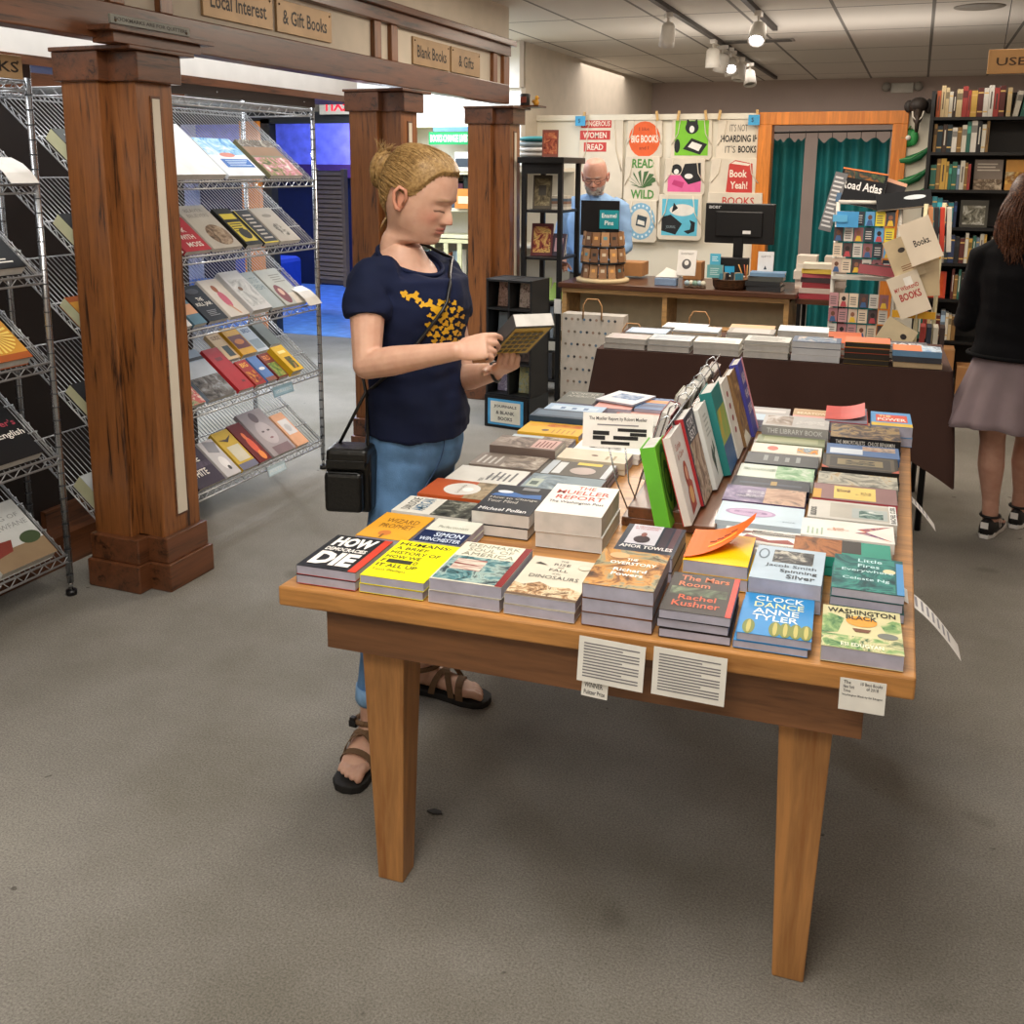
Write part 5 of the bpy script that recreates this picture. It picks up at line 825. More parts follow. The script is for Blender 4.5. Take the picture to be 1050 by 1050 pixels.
bt_pile(.432, -.27, [.024, .024, .024, .024], .16, .19, ['#8a6a24', '#2a2218', '#c9502a', '#d9a23a'], 'black and gold spined paperback pile on the brown cloth', art=[('r', 0, 0, 1, 1, '#d0704a')], spn='#2a2218', rot=90)
bt_pile(.645, -.27, [.024, .024, .026], .16, .20, ['#c9b08a', '#3a3c44', '#6f9cc4'], 'blue and orange photo book at the front right corner', art=[('r', 0, .4, 1, 1, '#d97a4a'), ('r', 0, 0, 1, .4, 'n:#4f86b9,#c9d9e6,#2c3c5c:14')], rot=90)
bt_pile(-.60, -.06, [.024, .026], .2, .16, [wh, '#9fb4cc'], 'sky blue hardback in the middle row at left', art=[('r', .1, .1, .9, .9, '#b9c8da')])
bt_pile(-.36, -.05, [.03, .03, .01], .22, .17, [wh, '#c9a05c', '#b9bfc6'], 'grey hardback over a gold edged one, middle row')
bt_pile(-.10, -.05, [.03, .03, .016], .22, .17, [wh, '#e0ddd6', '#8f8a84'], 'white hardback with grey jacket in the middle row', art=[('r', .1, .1, .9, .9, '#a9a6a2')])
bt_pile(.14, -.03, [.03, .032, .034], .23, .18, ['#e0ddd6', '#dcd6c9', '#c9cfd4'], 'thick white book on the tallest middle pile', art=[('r', .1, .1, .9, .9, '#d9dcdc')])
bt_pile(.38, -.06, [.03, .03], .2, .17, ['#d0602f', '#d9602c'], 'plain orange hardback in the middle row at right')
bt_pile(.60, -.06, [.028, .028], .2, .17, ['#3c3c44', '#57575f'], 'dark grey hardback with white letters, middle row right', art=[('t', 'MAPS', .1, .4, .9, .7, '#d9d9dc', .02)])
bt_pile(-.45, .17, [.03, .02], .22, .17, [wh, '#c9cdd4'], 'pale hardback in the back row at left'); bt_pile(-.12, .18, [.03, .03], .22, .17, [wh, '#c9a884'], 'tan jacketed hardback in the back row')
bt_pile(.30, .17, [.03, .02], .22, .17, ['#3a5c84', '#b35a34'], 'rust coloured hardback in the back row at right')
# ================================================================ sideline card rack
kr = thing('greeting_card_rack', 'white metal rack of bookish cards and gifts on the right', 'rack', TR(-.15, 6.2, 0))
b = MB()
for x in (-.27, .07): b.tube([(x, 0, 0), (x, 0, 1.42)], .012, 'white_enamel', 8)
b.tube([(-.27, 0, 1.42), (.07, 0, 1.42)], .012, 'white_enamel', 8).tube([(-.27, 0, .25), (.07, 0, .25)], .01, 'white_enamel', 8)
b.build('frame', kr)
b = MB()
for x, y in ((.20, -.05), (.30, .25)): b.tube([(x, y, 0), (x, y, 1.42)], .012, '#c9c2a0', 8)
for z in (1.12, .78, .45): b.box(.07, .3, -.06, -.045, z, z+.04, '#e0a92a')
b.box(.07, .31, -.04, .27, .47, .488, 'white_enamel').box(.07, .31, -.04, .27, 1.14, 1.158, 'white_enamel'); b.build('side_frame', kr)
cc_ = ['#c9c6c0', '#3c4048', '#d9c9b4', '#5b9cd0', '#b98a90', '#8c5c64', '#d6d4d0', '#4a3a3c', '#d9c93c', '#c9b4a4', '#2c3440', '#a36c74']
for rz_, z in enumerate((1.33, 1.24, 1.15, 1.06, .86, .77, .68, .59, .40, .32)):
    for k in range(6 if rz_ < 8 else 5):
        x = -.255+.055*k; c = cc_[(k*5+rz_*7) % 12]
        o = MB().box(-.025, .025, -.004, .0, -.04, .04, c)
        if (k+rz_) % 2: o.ell(0, .008, .012, .014, 0, ['#6a4434', '#241c1c', '#8a5c48'][k % 3], TR(0, -.0045, 0, rx=PI/2), 10).add([(-.018, -.0046, -.038), (.018, -.0046, -.038), (.01, -.0046, -.008), (-.01, -.0046, -.008)], [(0, 1, 2, 3)], ['#3c5c8c', '#b0444c', '#d9b43c'][k % 3])
        else:
            for q in range(4): o.quad((-.018, -.0046, -.025+.013*q), (.014, -.0046, -.025+.013*q), (.014, -.0046, -.02+.013*q), (-.018, -.0046, -.02+.013*q), '#5c5a5c' if c > '#8' else '#c9c9c9')
        o = tag(o.build('picture_card'), 'small portrait or text card slotted in the white rack', 'card', 'small cards in the white rack'); o.location = (-.15+x, 6.17+.002*rz_, z); o.rotation_euler = (-.08, 0, 0)
MB().box(-.28, .07, -.03, .08, .98, 1.0, 'white_enamel').build('tray', kr); MB().box(-.28, .07, -.03, .08, .50, .52, 'white_enamel').build('tray', kr)
tag(MB().box(-.42, -.30, 6.14, 6.145, 1.28, 1.37, '#4a9ed9').box(-.44, -.36, 6.135, 6.14, 1.31, 1.35, '#5fb0e0').build('blue_tag'), 'bright blue handwritten tag at the rack top left', 'tag')
def leanflat(name, desc, cat, x, y, z, w, h, rot, col, art, lean=.15, t=.02, group=None):
    T = TR(x, y, z, 0, PI/2-lean) @ Matrix.Rotation(rot, 4, 'Z') @ Matrix.Translation((0, 0, -t))
    return book(T, w, h, t, col, desc, art, group, None, 'page', False, name=name, cat=cat, single=True)
leanflat('road_atlas', 'tall black Road Atlas tilted on top of the card rack', 'atlas', -.30, 6.21, 1.50, .25, .20, -.16, '#1a1c20*', [('t', 'Road Atlas', .06, .42, .94, .66, '#e6e6e6', .02), ('r', .05, .74, .95, .94, 'n:#5c6a44,#2c3a3c,#a36c34:16'), ('r', 0, .96, 1, 1, '#d97a3a'), ('r', 0, 0, .1, .35, '#4a6a8c')])
leanflat('road_atlas', 'second black atlas glimpsed behind the front one', 'atlas', -.20, 6.25, 1.47, .24, .19, -.30, '#2c2c30*', [('r', 0, .9, 1, 1, '#d9a58a')])
leanflat('glossy_calendar', 'glossy dark calendar bending over the rack top', 'calendar', -.07, 6.18, 1.44, .29, .10, .14, '#0c1016*', [('e', .7, .6, .2, .14, '#c9d3da')], .5)
leanflat('newspaper_roll', 'folded grey newspapers hanging at the left of the rack', 'newspaper', -.45, 6.2, 1.42, .07, .34, -.22, '#6a6c70', [('l', .1, .05, .9, .95, 12, '#c9cacc')], .1)
leanflat('canvas_pouch', 'beige pouch lettered Books, front of the hanging group', 'pouch', .035, 6.08, 1.22, .17, .24, .42, 'canvas', [('t', 'Books.', .28, .4, .8, .56, '#1c1a1a', .02)], .05, .02, 'beige pouches on the rack')
leanflat('canvas_pouch', 'beige pouch with a small cat drawing behind the Books pouch', 'pouch', -.04, 6.115, 1.12, .16, .24, .42, '#c9b896', [('e', .5, .7, .12, .06, '#3a3430'), ('l', .3, .2, .7, .35, 3, '#8a5c3c')], .05, .02, 'beige pouches on the rack')
leanflat('canvas_pouch', 'beige pouch lettered My Books in red, lower on the rack', 'pouch', .0, 6.09, .92, .17, .24, .42, 'canvas', [('t', 'MY WEEKEND', .12, .62, .9, .72, '#b03a34', .02), ('t', 'BOOKS', .2, .38, .88, .56, '#b03a34', .03), ('r', .5, .7, .75, .9, '#e8e6e0')], .05, .02, 'beige pouches on the rack')
leanflat('canvas_pouch', 'plain beige pouch behind the My Books pouch', 'pouch', .07, 6.125, 1.03, .16, .24, .1, '#c0ae8c', [], .05, .02, 'beige pouches on the rack')
leanflat('canvas_pouch', 'beige pouch with cat print at the bottom of the rack', 'pouch', -.06, 6.09, .66, .18, .2, -.5, '#cdbf9f', [('e', .7, .7, .1, .08, '#2c2828'), ('e', .4, .4, .08, .08, '#2c2828')], .05, .02, 'beige pouches on the rack')
for i, (x, z, r, c, dsc) in enumerate(((-.18, 1.01, -.1, '#7c2430', 'dark red folded bag tucked in the upper tray'), (-.14, .53, .1, '#a36a5c', 'rose brown zip pouch on the lower tray'), (-.30, .53, -.15, '#dcdcd6', 'white lettered pouch on the lower tray'))):
    leanflat('zip_pouch', dsc, 'pouch', x, 6.16, z+.04, .2, .08, r, c, [('r', .05, .7, .95, .8, '#2a2426')], .5, .015)
for i, (x, c, dsc) in enumerate(((.07, '#c9885c', 'tan slim book at the rack right side'), (.10, '#2c2a30', 'black slim book at the rack right side'), (.13, '#c9402c', 'red slim book at the rack right side'), (.165, '#d6d2c6', 'cream slim book at the rack right side'))):
    tag(MB().box(-.012, .012, -.08, .08, 0, .24, c).build('slim_book'), dsc, 'book', 'slim books beside the pouches').matrix_world = TR(x+.02, 6.22, 1.16, 0, 0, -.06)
for i in range(4):
    tag(MB().box(-.013, .013, -.08, .08, 0, .24, ['#9c3a34', '#2a3444', '#c9c4b4', '#3a2c28'][i]).build('slim_book'), 'slim book standing low at the rack right side', 'book', 'slim books low on the rack').location = (.09+.035*i, 6.24, .49)
# ================================================================ used book case
bc = thing('bookcase', 'black wall bookcase full of used books on the right', 'bookcase', TR(.6, 8.42, 0))
MB().box(-.56, -.535, -.15, .17, 0, 2.17, 'black_wood').build('side', bc); MB().box(1.4, 1.425, -.15, .17, 0, 2.17, 'black_wood').build('side', bc)
MB().box(-.535, 1.4, .15, .17, 0, 2.17, '#1c1815').build('back_panel', bc)
BZ = [.34, .655, .925, 1.19, 1.465, 1.735, 1.985]
for z in BZ: MB().box(-.535, 1.4, -.15, .15, z-.022, z, 'black_wood').build('shelf', bc)
SP = ['#1c1c20', '#2c3a5c', '#c9b48a', '#e0dcd2', '#5c2a24', '#8a6a3c', '#d9d4c4', '#b0562c', '#24343c', '#9c9488', '#3c2c24', '#c9c4b4', '#6a7c8c', '#a33a34', '#caa24c', '#2f6a5c']
TL_ = ['top', 'second', 'third', 'fourth', 'fifth', 'sixth', 'lowest']
for si, z in enumerate(reversed(BZ)):
    x = .075; rnd = random.Random(50+si); lim = {0: 1.5, 1: .44, 2: .335, 3: .27, 4: 1.5, 5: .08, 6: .34}[si]
    if si == 5: x = .29; lim = 1.3
    while x < lim:
        t = rnd.uniform(.018, .042); h = rnd.uniform(.175, .225); c = rnd.choice(SP) if si != 3 else rnd.choice(['#2f7f8c', '#1c2c4c', '#c9c98a', '#24302c', '#3a8fa0'])
        o = MB().box(0, t-.002, 0, .14, 0, h, c).box(.003, t-.005, .004, .13, h, h+.0004, 'page')
        k = rnd.randrange(3)
        if k == 0: o.box(.001, t-.003, -.0006, 0, h*.62, h*.85, shade(c, 1.6) if c < '#8' else shade(c, .6))
        elif k == 1: o.box(.001, t-.003, -.0006, 0, h*.15, h*.2, '#d9b46c').box(.001, t-.003, -.0006, 0, h*.8, h*.85, '#d9b46c')
        else: o.box(t*.35, t*.6, -.0006, 0, h*.25, h*.8, '#e0dccf' if c < '#8' else '#4a3c34')
        o = tag(o.build('used_book'), 'worn used book standing on the %s shelf of the black bookcase' % TL_[si], 'book', 'used books on the %s shelf' % TL_[si])
        o.matrix_world = TR(x, 8.30, z+.0005, 0, 0, .16 if (si == 0 and .55 < x < .75) else 0); x += t
        if si == 0 and .5 < x < .75: x += .012
        if si == 4 and .5 < x < .53: x += .03
stand_up('grey brown history book face out on the third shelf', .47, 8.33, BZ[4], .19, .22, '#7c6f64', 0, .15, art=[('r', 0, .0, 1, .35, 'n:#a3907a,#5c4c3c,#c9b9a0:16'), ('l', .1, .6, .9, .9, 3, '#c9c0b0')], group='face-out books in the black bookcase', name='used_book')
stand_up('orange landscape book face out on the third shelf', .68, 8.33, BZ[4], .19, .22, '#c9903c', 0, .15, art=[('r', 0, .2, 1, .6, 'n:#e0b45c,#8c5c2c,#d9cfa4:10')], group='face-out books in the black bookcase', name='used_book')
stand_up('dark photo book of cottages face out on the fourth shelf', .40, 8.33, BZ[3], .19, .20, '#3c3a30', 0, .15, art=[('r', .1, .1, .9, .8, 'n:#2c2c24,#7c7a6c,#c9c9c0:16')], group='face-out books in the black bookcase', name='used_book')
stand_up('bright red orange book face out on the sixth shelf', .17, 8.33, BZ[1], .17, .2, '#c8401c', 0, .15, art=[('r', .1, .1, .9, .9, 'n:#c8401c,#e0642c:8')], group='face-out books in the black bookcase', name='used_book')
for i, (x, z, w, h, dsc) in enumerate(((.20, 0, .28, .17, 'brown carton on the floor under the bookcase'), (.21, .171, .27, .15, 'tan carton stacked on the lower one by the bookcase'), (.50, 0, .26, .2, 'brown carton half hidden by the standing woman legs'))):
    o = thing('carton', dsc, 'box', TR(x, 8.05, z)); MB().box(-w/2, w/2, -.12, .12, 0, h, 'carton').build('body', o, bevel=.002); MB().box(-.025, .025, -.1215, -.12, 0, h, '#c9a070').build('tape', o)
    MB().box(-w/2, w/2, -.12, -.11, h, h+.012, 'kraft').build('flap', o)
us = thing('hanging_sign', 'hanging wooden sign reading USED BOOKS at the upper right', 'sign', TR(0.245, 5.2, 2.028))
MB().box(0, .52, 0, .015, 0, .105, '#c99a62').build('board', us, bevel=.002); MB().text('USED BOOKS', .035, .035, .48, .07, 0, '#4a3420', TR(0, -.0005, 0, rx=PI/2), bold=.01).build('lettering', us)
for x in (.06, .46): MB().tube([(x, .007, .105), (x+.03, .007, CZ-2.028)], .002, 'steel_dark', 5).build('chain', us)
# ================================================================ track lights and ceiling fittings
plain('lamp_white', '#c9c4ba', .5); emis('lamp_glow', '#f4f6ff', 30)
def track(x, y0, y1, desc):
    tag(MB().box(x-.018, x+.018, y0, y1, CZ-.03, CZ-.001, '#3c3834').build('light_track'), desc, 'light track')
track(-1.60, 6.2, 12.2, 'long dark lighting track on the ceiling left of centre'); track(-1.075, 5.9, 8.0, 'short lighting track carrying the lit lamp')
def lamp(desc, x, y, rz, tilt, on=False, big=1.0):
    o = thing('track_lamp', desc, 'lamp', TR(x, y, CZ-.03, rz))
    MB().box(-.02, .02, -.05, .05, -.03, 0, 'lamp_white').tube([(0, 0, -.03), (0, 0, -.09)], .008, 'lamp_white', 8).build('bracket', o)
    T = TR(0, 0, -.13, 0, tilt); MB().lathe([(.03*big, .07), (.045*big, .05), (.05*big, -.02), (.052*big, -.08), (.044*big, -.08), (.04*big, -.04)], 'lamp_white', 18, T).build('shade', o)
    MB().lathe([(.038*big, -.062), (.0385*big, -.058)], 'lamp_glow' if on else '#8a867e', 16, T).build('bulb', o); return o
lamp('unlit white lamp nearest the pillars on the long track', -1.62, 6.9, .4, .5)
lamp('brightly lit lamp on the short ceiling track', -1.05, 7.0, 0, -.7, True, 1.1)
for i, (y, tl, d) in enumerate(((8.4, .1, 'first'), (8.8, .3, 'second'), (9.2, -.2, 'third'), (9.7, .2, 'fourth'), (10.3, .4, 'fifth'))): lamp('%s white lamp of the cluster hanging along the long track' % d, -1.60, y, i*.9, tl, False, 1.15)
lamp('lit lamp aimed down at the end of the cluster', -1.56, 9.0, .2, -.9, True)
vt = thing('ceiling_vent', 'long dark ceiling air vent between the two tracks', 'vent', TR(-1.35, 8.8, CZ-.008)); MB().box(-.32, .32, -.09, .09, 0, .007, '#8a857d').build('frame', vt)
b = MB()
for k in range(6): b.box(-.3, .3, -.075+.026*k, -.062+.026*k, -.004, 0, '#5a5650')
b.build('slats', vt)
dfs = tag(MB().lathe([(.03, -.012), (.10, -.012), (.15, -.004), (.155, 0)], '#7c7568', 24).build('ceiling_diffuser'), 'round ceiling air diffuser near the right', 'diffuser'); dfs.location = (.27, 7.45, CZ-.001)
# ================================================================ people
from mathutils.bvhtree import BVHTree
def skin_mat(name, col, rough=.5):
    m, nt, b = newmat(name)
    a = nt.nodes.new('ShaderNodeVertexColor'); a.layer_name = 'Col'
    mx = nt.nodes.new('ShaderNodeMixRGB'); mx.blend_type = 'MULTIPLY'; mx.inputs['Fac'].default_value = 1
    nt.links.new(a.outputs['Color'], mx.inputs['Color1'])
    nt.links.new(ramp(nt, ntex(nt, coords(nt), 30, 3), [(.3, '#f0e8e6'), (.7, '#ffffff')]), mx.inputs['Color2'])
    nt.links.new(mx.outputs[0], b.inputs['Base Color']); b.inputs['Roughness'].default_value = rough
    b.inputs['Subsurface Weight'].default_value = .08; b.inputs['Subsurface Radius'].default_value = (.01, .004, .002); b.inputs['Subsurface Scale'].default_value = .5
skin_mat('skin', '')
def ss(a, b, x): t = max(0, min(1, (x-a)/(b-a))); return t*t*(3-2*t)
def catmull(tab, z):
    if z >= tab[0][0]: return tab[0][1:]
    for i in range(len(tab)-1):
        if tab[i][0] >= z >= tab[i+1][0]:
            p1, p2 = tab[i], tab[i+1]; p0 = tab[max(i-1, 0)]; p3 = tab[min(i+2, len(tab)-1)]
            t = (z-p1[0])/(p2[0]-p1[0])
            return [.5*((2*b)+(-a+c)*t+(2*a-5*b+4*c-d)*t*t+(-a+3*b-3*c+d)*t**3) for a, b, c, d in zip(p0[1:], p1[1:], p2[1:], p3[1:])]
    return tab[-1][1:]
HEAD = [(.113,.008,-.030,.014),(.110,.030,-.052,.034),(.103,.050,-.072,.052),(.09,.064,-.086,.063),(.07,.074,-.096,.071),(.048,.0805,-.102,.0755),(.025,.083,-.104,.077),(.005,.0815,-.103,.0765),(-.015,.0815,-.098,.0745),(-.035,.081,-.089,.0705),
        (-.055,.080,-.079,.0645),(-.075,.0775,-.070,.057),(-.090,.075,-.066,.050),(-.101,.068,-.064,.0475),(-.108,.050,-.064,.0475),(-.114,.026,-.066,.0485),(-.125,.008,-.069,.050),(-.15,.0,-.073,.0515),(-.18,-.002,-.078,.0535),(-.215,.006,-.086,.064)]
def G(v, c, s): return math.exp(-((v-c)/s)**2)
def head_pt(z, th, male=False, off=0):
    xf, xb, w = catmull(HEAD, z); cx = (xf+xb)/2; a = (xf-xb)/2
    c, s = math.cos(th), math.sin(th)
    e = .86; x = cx+a*math.copysign(abs(c)**e, c); y = w*math.copysign(abs(s)**e, s)
    if c > 0 and z > -.11: y *= 1-.13*c*c
    jaw = ss(-.03, -.1, z)*(1 if z > -.112 else 0)
    fx = max(0, c)
    if fx > 0 and z > -.112:
        dx = 0
        nb = ss(.016, -.030, z)*(1 if z > -.034 else max(0, 1-(-.034-z)/.009))      # nose
        dx += .0215*nb*G(y, 0, .0065+.006*ss(0, -.03, z)) + .004*G(z, -.034, .006)*G(abs(y), .012, .006)
        dx -= .009*G(abs(y), .030, .014)*G(z, .004, .011)                      # sockets
        dx += .0062*G(abs(y), .030, .011)*G(z, .0, .0065)                     # closed lids
        dx += (.0045 if not male else .007)*G(abs(y), .028, .020)*G(z, .021, .006)+.002*G(y, 0, .03)*G(z, .03, .01)
        dx += .004*G(abs(y), .042, .014)*G(z, -.026, .014)                    # cheek
        dx += .0045*G(y, 0, .019)*G(z, -.0525, .0038)+.0055*G(y, 0, .016)*G(z, -.0625, .0042)-.002*G(y, 0, .02)*G(z, -.0575, .0016)+.0015*G(y, 0, .026)*G(z, -.057, .012)
        dx -= .004*G(y, 0, .02)*G(z, -.073, .0045); dx += .004*G(y, 0, .018)*G(z, -.09, .01)
        x += dx*ss(0, .35, fx)
    if off: n_ = Vector((x-cx, y, (z-.0)*.6)).normalized(); return Vector((x, y, z))+n_*off
    return Vector((x, y, z))
def head_col(p, base, male=False):
    r, g, b = base; x, y, z = p; f = 1 if x > .03 else 0
    lip = f*G(y, 0, .022)**.5*(G(z, -.0525, .0042)+G(z, -.0625, .0048)); lip = min(1, lip*1.2) if abs(y) < .024 else 0
    ch = .35*f*G(abs(y), .045, .018)*G(z, -.03, .02)+.3*G(y, 0, .014)*G(z, -.033, .01)*f
    brow = f*min(1, G(abs(y), .029, .019)**1.5*G(z, .0235, .0035)*1.3)*.75
    lash = f*(1 if abs(abs(y)-.030) < .0145 else 0)*G(z, -.0065-.002*abs(abs(y)-.03)/.014, .0017)*.9
    mouth = f*G(z, -.0575, .0011)*(1 if abs(y) < .022 else 0)*.6
    def mix(c, k, t): return tuple(a*(1-k)+b_*k for a, b_ in zip(c, t))
    c = mix(base, ch, (.62, .16, .11)); c = mix(c, lip*.75, (.45, .10, .09)); c = mix(c, brow, (.30, .17, .08) if not male else (.4, .38, .36)); c = mix(c, min(1, lash*1.4), (.04, .02, .012)); c = mix(c, mouth, (.12, .03, .03))
    if male:
        bd = ss(-.04, -.055, z)*(1 if x > -.03 else 0)*(1-.6*lip); c = mix(c, .75*bd*(1 if z > -.112 else 0), (.62, .60, .58))
    return c
def bend(p, pitch, T):
    """nod the head about the top of the neck, then place it"""
    t = ss(-.20, -.085, p.z)*pitch; px, pz = -.03, -.10
    c, s = math.cos(t), math.sin(t); x, z = p.x-px, p.z-pz
    return T @ Vector((px+x*c+z*s, p.y, pz-x*s+z*c))
def make_head(T, pitch, base, male=False):
    vs, fs, cs = [], [], []; nz, nt_ = 150, 84
    zs = [.113-(.113+.215)*i/nz for i in range(nz+1)]
    for z in zs:
        for k in range(nt_):
            # denser sampling at the front
            u = k/nt_*2*PI; th = u-.35*math.sin(u); p = head_pt(z, th, male); vs.append(bend(p, pitch, T)); cs.append(head_col(p, base, male))
    for i in range(nz):
        for k in range(nt_): a = i*nt_+k; b = i*nt_+(k+1) % nt_; fs.append((a, a+nt_, b+nt_, b))
    vs.append(bend(Vector((-.01, 0, .1145)), pitch, T)); cs.append(base); t = len(vs)-1
    for k in range(nt_): fs.append((t, k, (k+1) % nt_))
    for s in (-1, 1):      # ears
        e = MB(); E0 = Vector((-.012, s*.074, -.008)); 
        e.ball((0, 0, 0), (.014, .005, .027), 'x', 10)
        e.tube([(.008, s*.004, -.012), (.014, s*.006, .008), (.008, s*.011, .026), (-.008, s*.015, .03), (-.018, s*.016, .014), (-.014, s*.013, -.008), (-.004, s*.008, -.024), (.006, s*.004, -.026)], [.004, .0045, .005, .005, .005, .0048, .006, .0045], 'x', 6)
        o = len(vs)
        for v in e.v: vs.append(bend(E0+Vector(v), pitch, T)); cs.append((base[0]*1.0, base[1]*.78, base[2]*.72))
        fs += [tuple(a+o for a in f) for f in e.f]
    return vs, fs, cs
def remesh(mb, voxel, sm=5, fold=0, fs_=20):
    o = mb.build('tmp'); r = o.modifiers.new('r', 'REMESH'); r.mode = 'VOXEL'; r.voxel_size = voxel
    q = o.modifiers.new('s', 'SMOOTH'); q.factor = .6; q.iterations = sm
    dg = bpy.context.evaluated_depsgraph_get(); me = bpy.data.meshes.new_from_object(o.evaluated_get(dg), depsgraph=dg); bpy.data.objects.remove(o)
    if fold:
        ns = [v.normal.copy() for v in me.vertices]
        for v, n_ in zip(me.vertices, ns):
            p = v.co; v.co = p+n_*(fold*(noise.noise(Vector((p.x*fs_, p.y*fs_, p.z*fs_*.55)))+.5*noise.noise(Vector((p.x*fs_*.6+p.z*fs_*1.2, p.y*fs_*.6, p.z*fs_*1.4)))))
    vs = [tuple(v.co) for v in me.vertices]; fs = [tuple(p.vertices) for p in me.polygons]; bpy.data.meshes.remove(me); return vs, fs
def limb(mb, pts, rs, n=14):
    """tapered limb through the joints, rounded where it bends"""
    pts = [Vector(p) for p in pts]; q = []; r_ = []
    for i in range(len(pts)-1):
        for t in range(4):
            u = t/4; q.append(pts[i].lerp(pts[i+1], u)); k = rs[i]*(1-u)+rs[i+1]*u; r_.append(k)
    q.append(pts[-1]); r_.append(rs[-1]); mb.tube(q, r_, 'skin', n)
    for p, r in zip(pts, rs): mb.ball(p, r*.99, 'skin', n)
def ellrings(mb, rings, mat='skin', n=28, yaw=0):
    """rings: (cx, cy, z, half depth along facing, half width, tilt)"""
    R = []
    for cx, cy, z, a, b, tl in rings:
        ring = []
        for k in range(n):
            th = 2*PI*k/n; x, y = a*math.cos(th), b*math.sin(th)
            ring.append((cx+x*math.cos(yaw)-y*math.sin(yaw), cy+x*math.sin(yaw)+y*math.cos(yaw), z-tl*x/a if a else z))
        R.append(ring)
    mb.loft(R, mat)
def hand(mb, w, d, n, curl, sc=1.0, side=1, thumb=(.6, .5, -.35), tc=.35):
    """palm plus five separate fingers; d along the hand, n out of its back, side picks the thumb side"""
    d = Vector(d).normalized(); n = Vector(n); n = (n-n.dot(d)*d).normalized(); s = d.cross(n)*side; w = Vector(w)
    R = []
    for t, hw, th in ((-.02, .023, .017), (.0, .024, .016), (.02, .031, .016), (.045, .037, .0145), (.07, .039, .0125), (.085, .036, .010)):
        R.append([w+(d*t+s*(hw*math.cos(a))+n*(th*math.sin(a)))*sc for a in [2*PI*k/16 for k in range(16)]])
    mb.loft(R, 'skin')
    tips = []
    for i, (off, L_, r) in enumerate(((.029, .068, .0082), (.010, .076, .0084), (-.010, .070, .0080), (-.028, .055, .0072))):
        p = w+(d*.078+s*off)*sc; a = 0; pts = [p]; c = curl[i]
        for j, fr_ in enumerate((.45, .30, .25)):
            a += math.radians(c[j]); dirv = (d*math.cos(a)-n*math.sin(a)+s*(off*1.6*math.cos(a))).normalized(); p = p+dirv*L_*fr_*sc; pts.append(p)
        mb.tube([pts[0]-d*.012*sc]+pts, [r*sc, r*1.05*sc, r*sc, r*.9*sc, r*.72*sc], 'skin', 10); mb.ball(pts[-1], r*.74*sc, 'skin', 8)
        for q in pts[1:-1]: mb.ball(q, r*.98*sc, 'skin', 8)
        tips.append(pts[-1])
    p = w+(d*.018+s*.022-n*.004)*sc; dv = (d*thumb[0]+s*thumb[1]+n*thumb[2]).normalized(); pts = [p]
    for j, L_ in enumerate((.040, .032, .026)): p = p+dv*L_*sc; pts.append(p); dv = (dv+d*tc-s*tc*.5).normalized()
    mb.tube(pts, [.013*sc, .0115*sc, .0098*sc, .0075*sc], 'skin', 10); mb.ball(pts[-1], .0077*sc, 'skin', 8)
    for q in pts[1:-1]: mb.ball(q, .0105*sc, 'skin', 8)
    return tips
def foot(mb, heel, toe, base=.02, h=.075, side=1, sc=1.0):
    """bare foot with five toes; side: which lateral side the big toe is on"""
    heel = Vector((heel[0], heel[1], base)); toe = Vector((toe[0], toe[1], base)); d = (toe-heel).normalized(); L_ = (toe-heel).length; s = Vector((-d.y, d.x, 0))*side; up = Vector((0, 0, 1))
    R = []
    for t, hw, ht, so in ((0.02, .018, .035, 0), (.06, .029, .06, 0), (.2, .031, h, 0), (.36, .032, h*.92, .0), (.52, .037, .052, .0), (.68, .044, .036, .002), (.78, .044, .026, .003), (.84, .038, .019, .004)):
        c = heel+d*(L_*t)+s*so
        R.append([c+s*(hw*math.cos(a))+up*(ht*.5+ht*.5*math.sin(a)) for a in [2*PI*k/16 for k in range(16)]])
    mb.loft(R, 'skin')
    for i, (so, t0, t1, r) in enumerate(((.030, .80, 1.0, .0135), (.010, .81, .985, .0095), (-.007, .80, .95, .009), (-.022, .78, .905, .0085), (-.035, .75, .86, .008))):
        a, b = heel+d*(L_*t0)+s*so*.9+up*.013, heel+d*(L_*t1)+s*so*.95+up*.011
        mb.tube([a, a.lerp(b, .5)+up*.004, b], [r, r, r*.85], 'skin', 8); mb.ball(b, r*.88, 'skin', 8)
def body_mesh(name, parts, parent, mat='skin'):
    me = bpy.data.meshes.new(name); V, F, C_ = [], [], []
    for vs, fs, cs in parts:
        o = len(V); V += [tuple(v) for v in vs]; F += [tuple(a+o for a in f) for f in fs]; C_ += cs
    me.from_pydata(V, [], F); me.materials.append(M(mat)); at = me.color_attributes.new('Col', 'FLOAT_COLOR', 'POINT')
    at.data.foreach_set('color', [x for c in C_ for x in (*c, 1)]); me.polygons.foreach_set('use_smooth', [True]*len(F)); me.update()
    o = bpy.data.objects.new(name, me); COL.objects.link(o); o.parent = parent; return o
def mesh_obj(name, vf, mat, parent, smooth=True):
    me = bpy.data.meshes.new(name); me.from_pydata(vf[0], [], vf[1]); me.materials.append(M(mat)); me.polygons.foreach_set('use_smooth', [smooth]*len(vf[1])); me.update()
    o = bpy.data.objects.new(name, me); COL.objects.link(o); o.parent = parent; return o
def hair_mat(name, a, b_, c):
    m, nt, b = newmat(name); f = ntex(nt, coords(nt), 140, 3, .6)
    nt.links.new(ramp(nt, f, [(.3, a), (.5, b_), (.72, c)]), b.inputs['Base Color']); b.inputs['Roughness'].default_value = .42; b.inputs['Specular IOR Level'].default_value = .22
hair_mat('blond_hair', '#765a36', '#96774a', '#b09060'); hair_mat('brown_hair', '#24140d', '#4d2f20', '#7d5238')
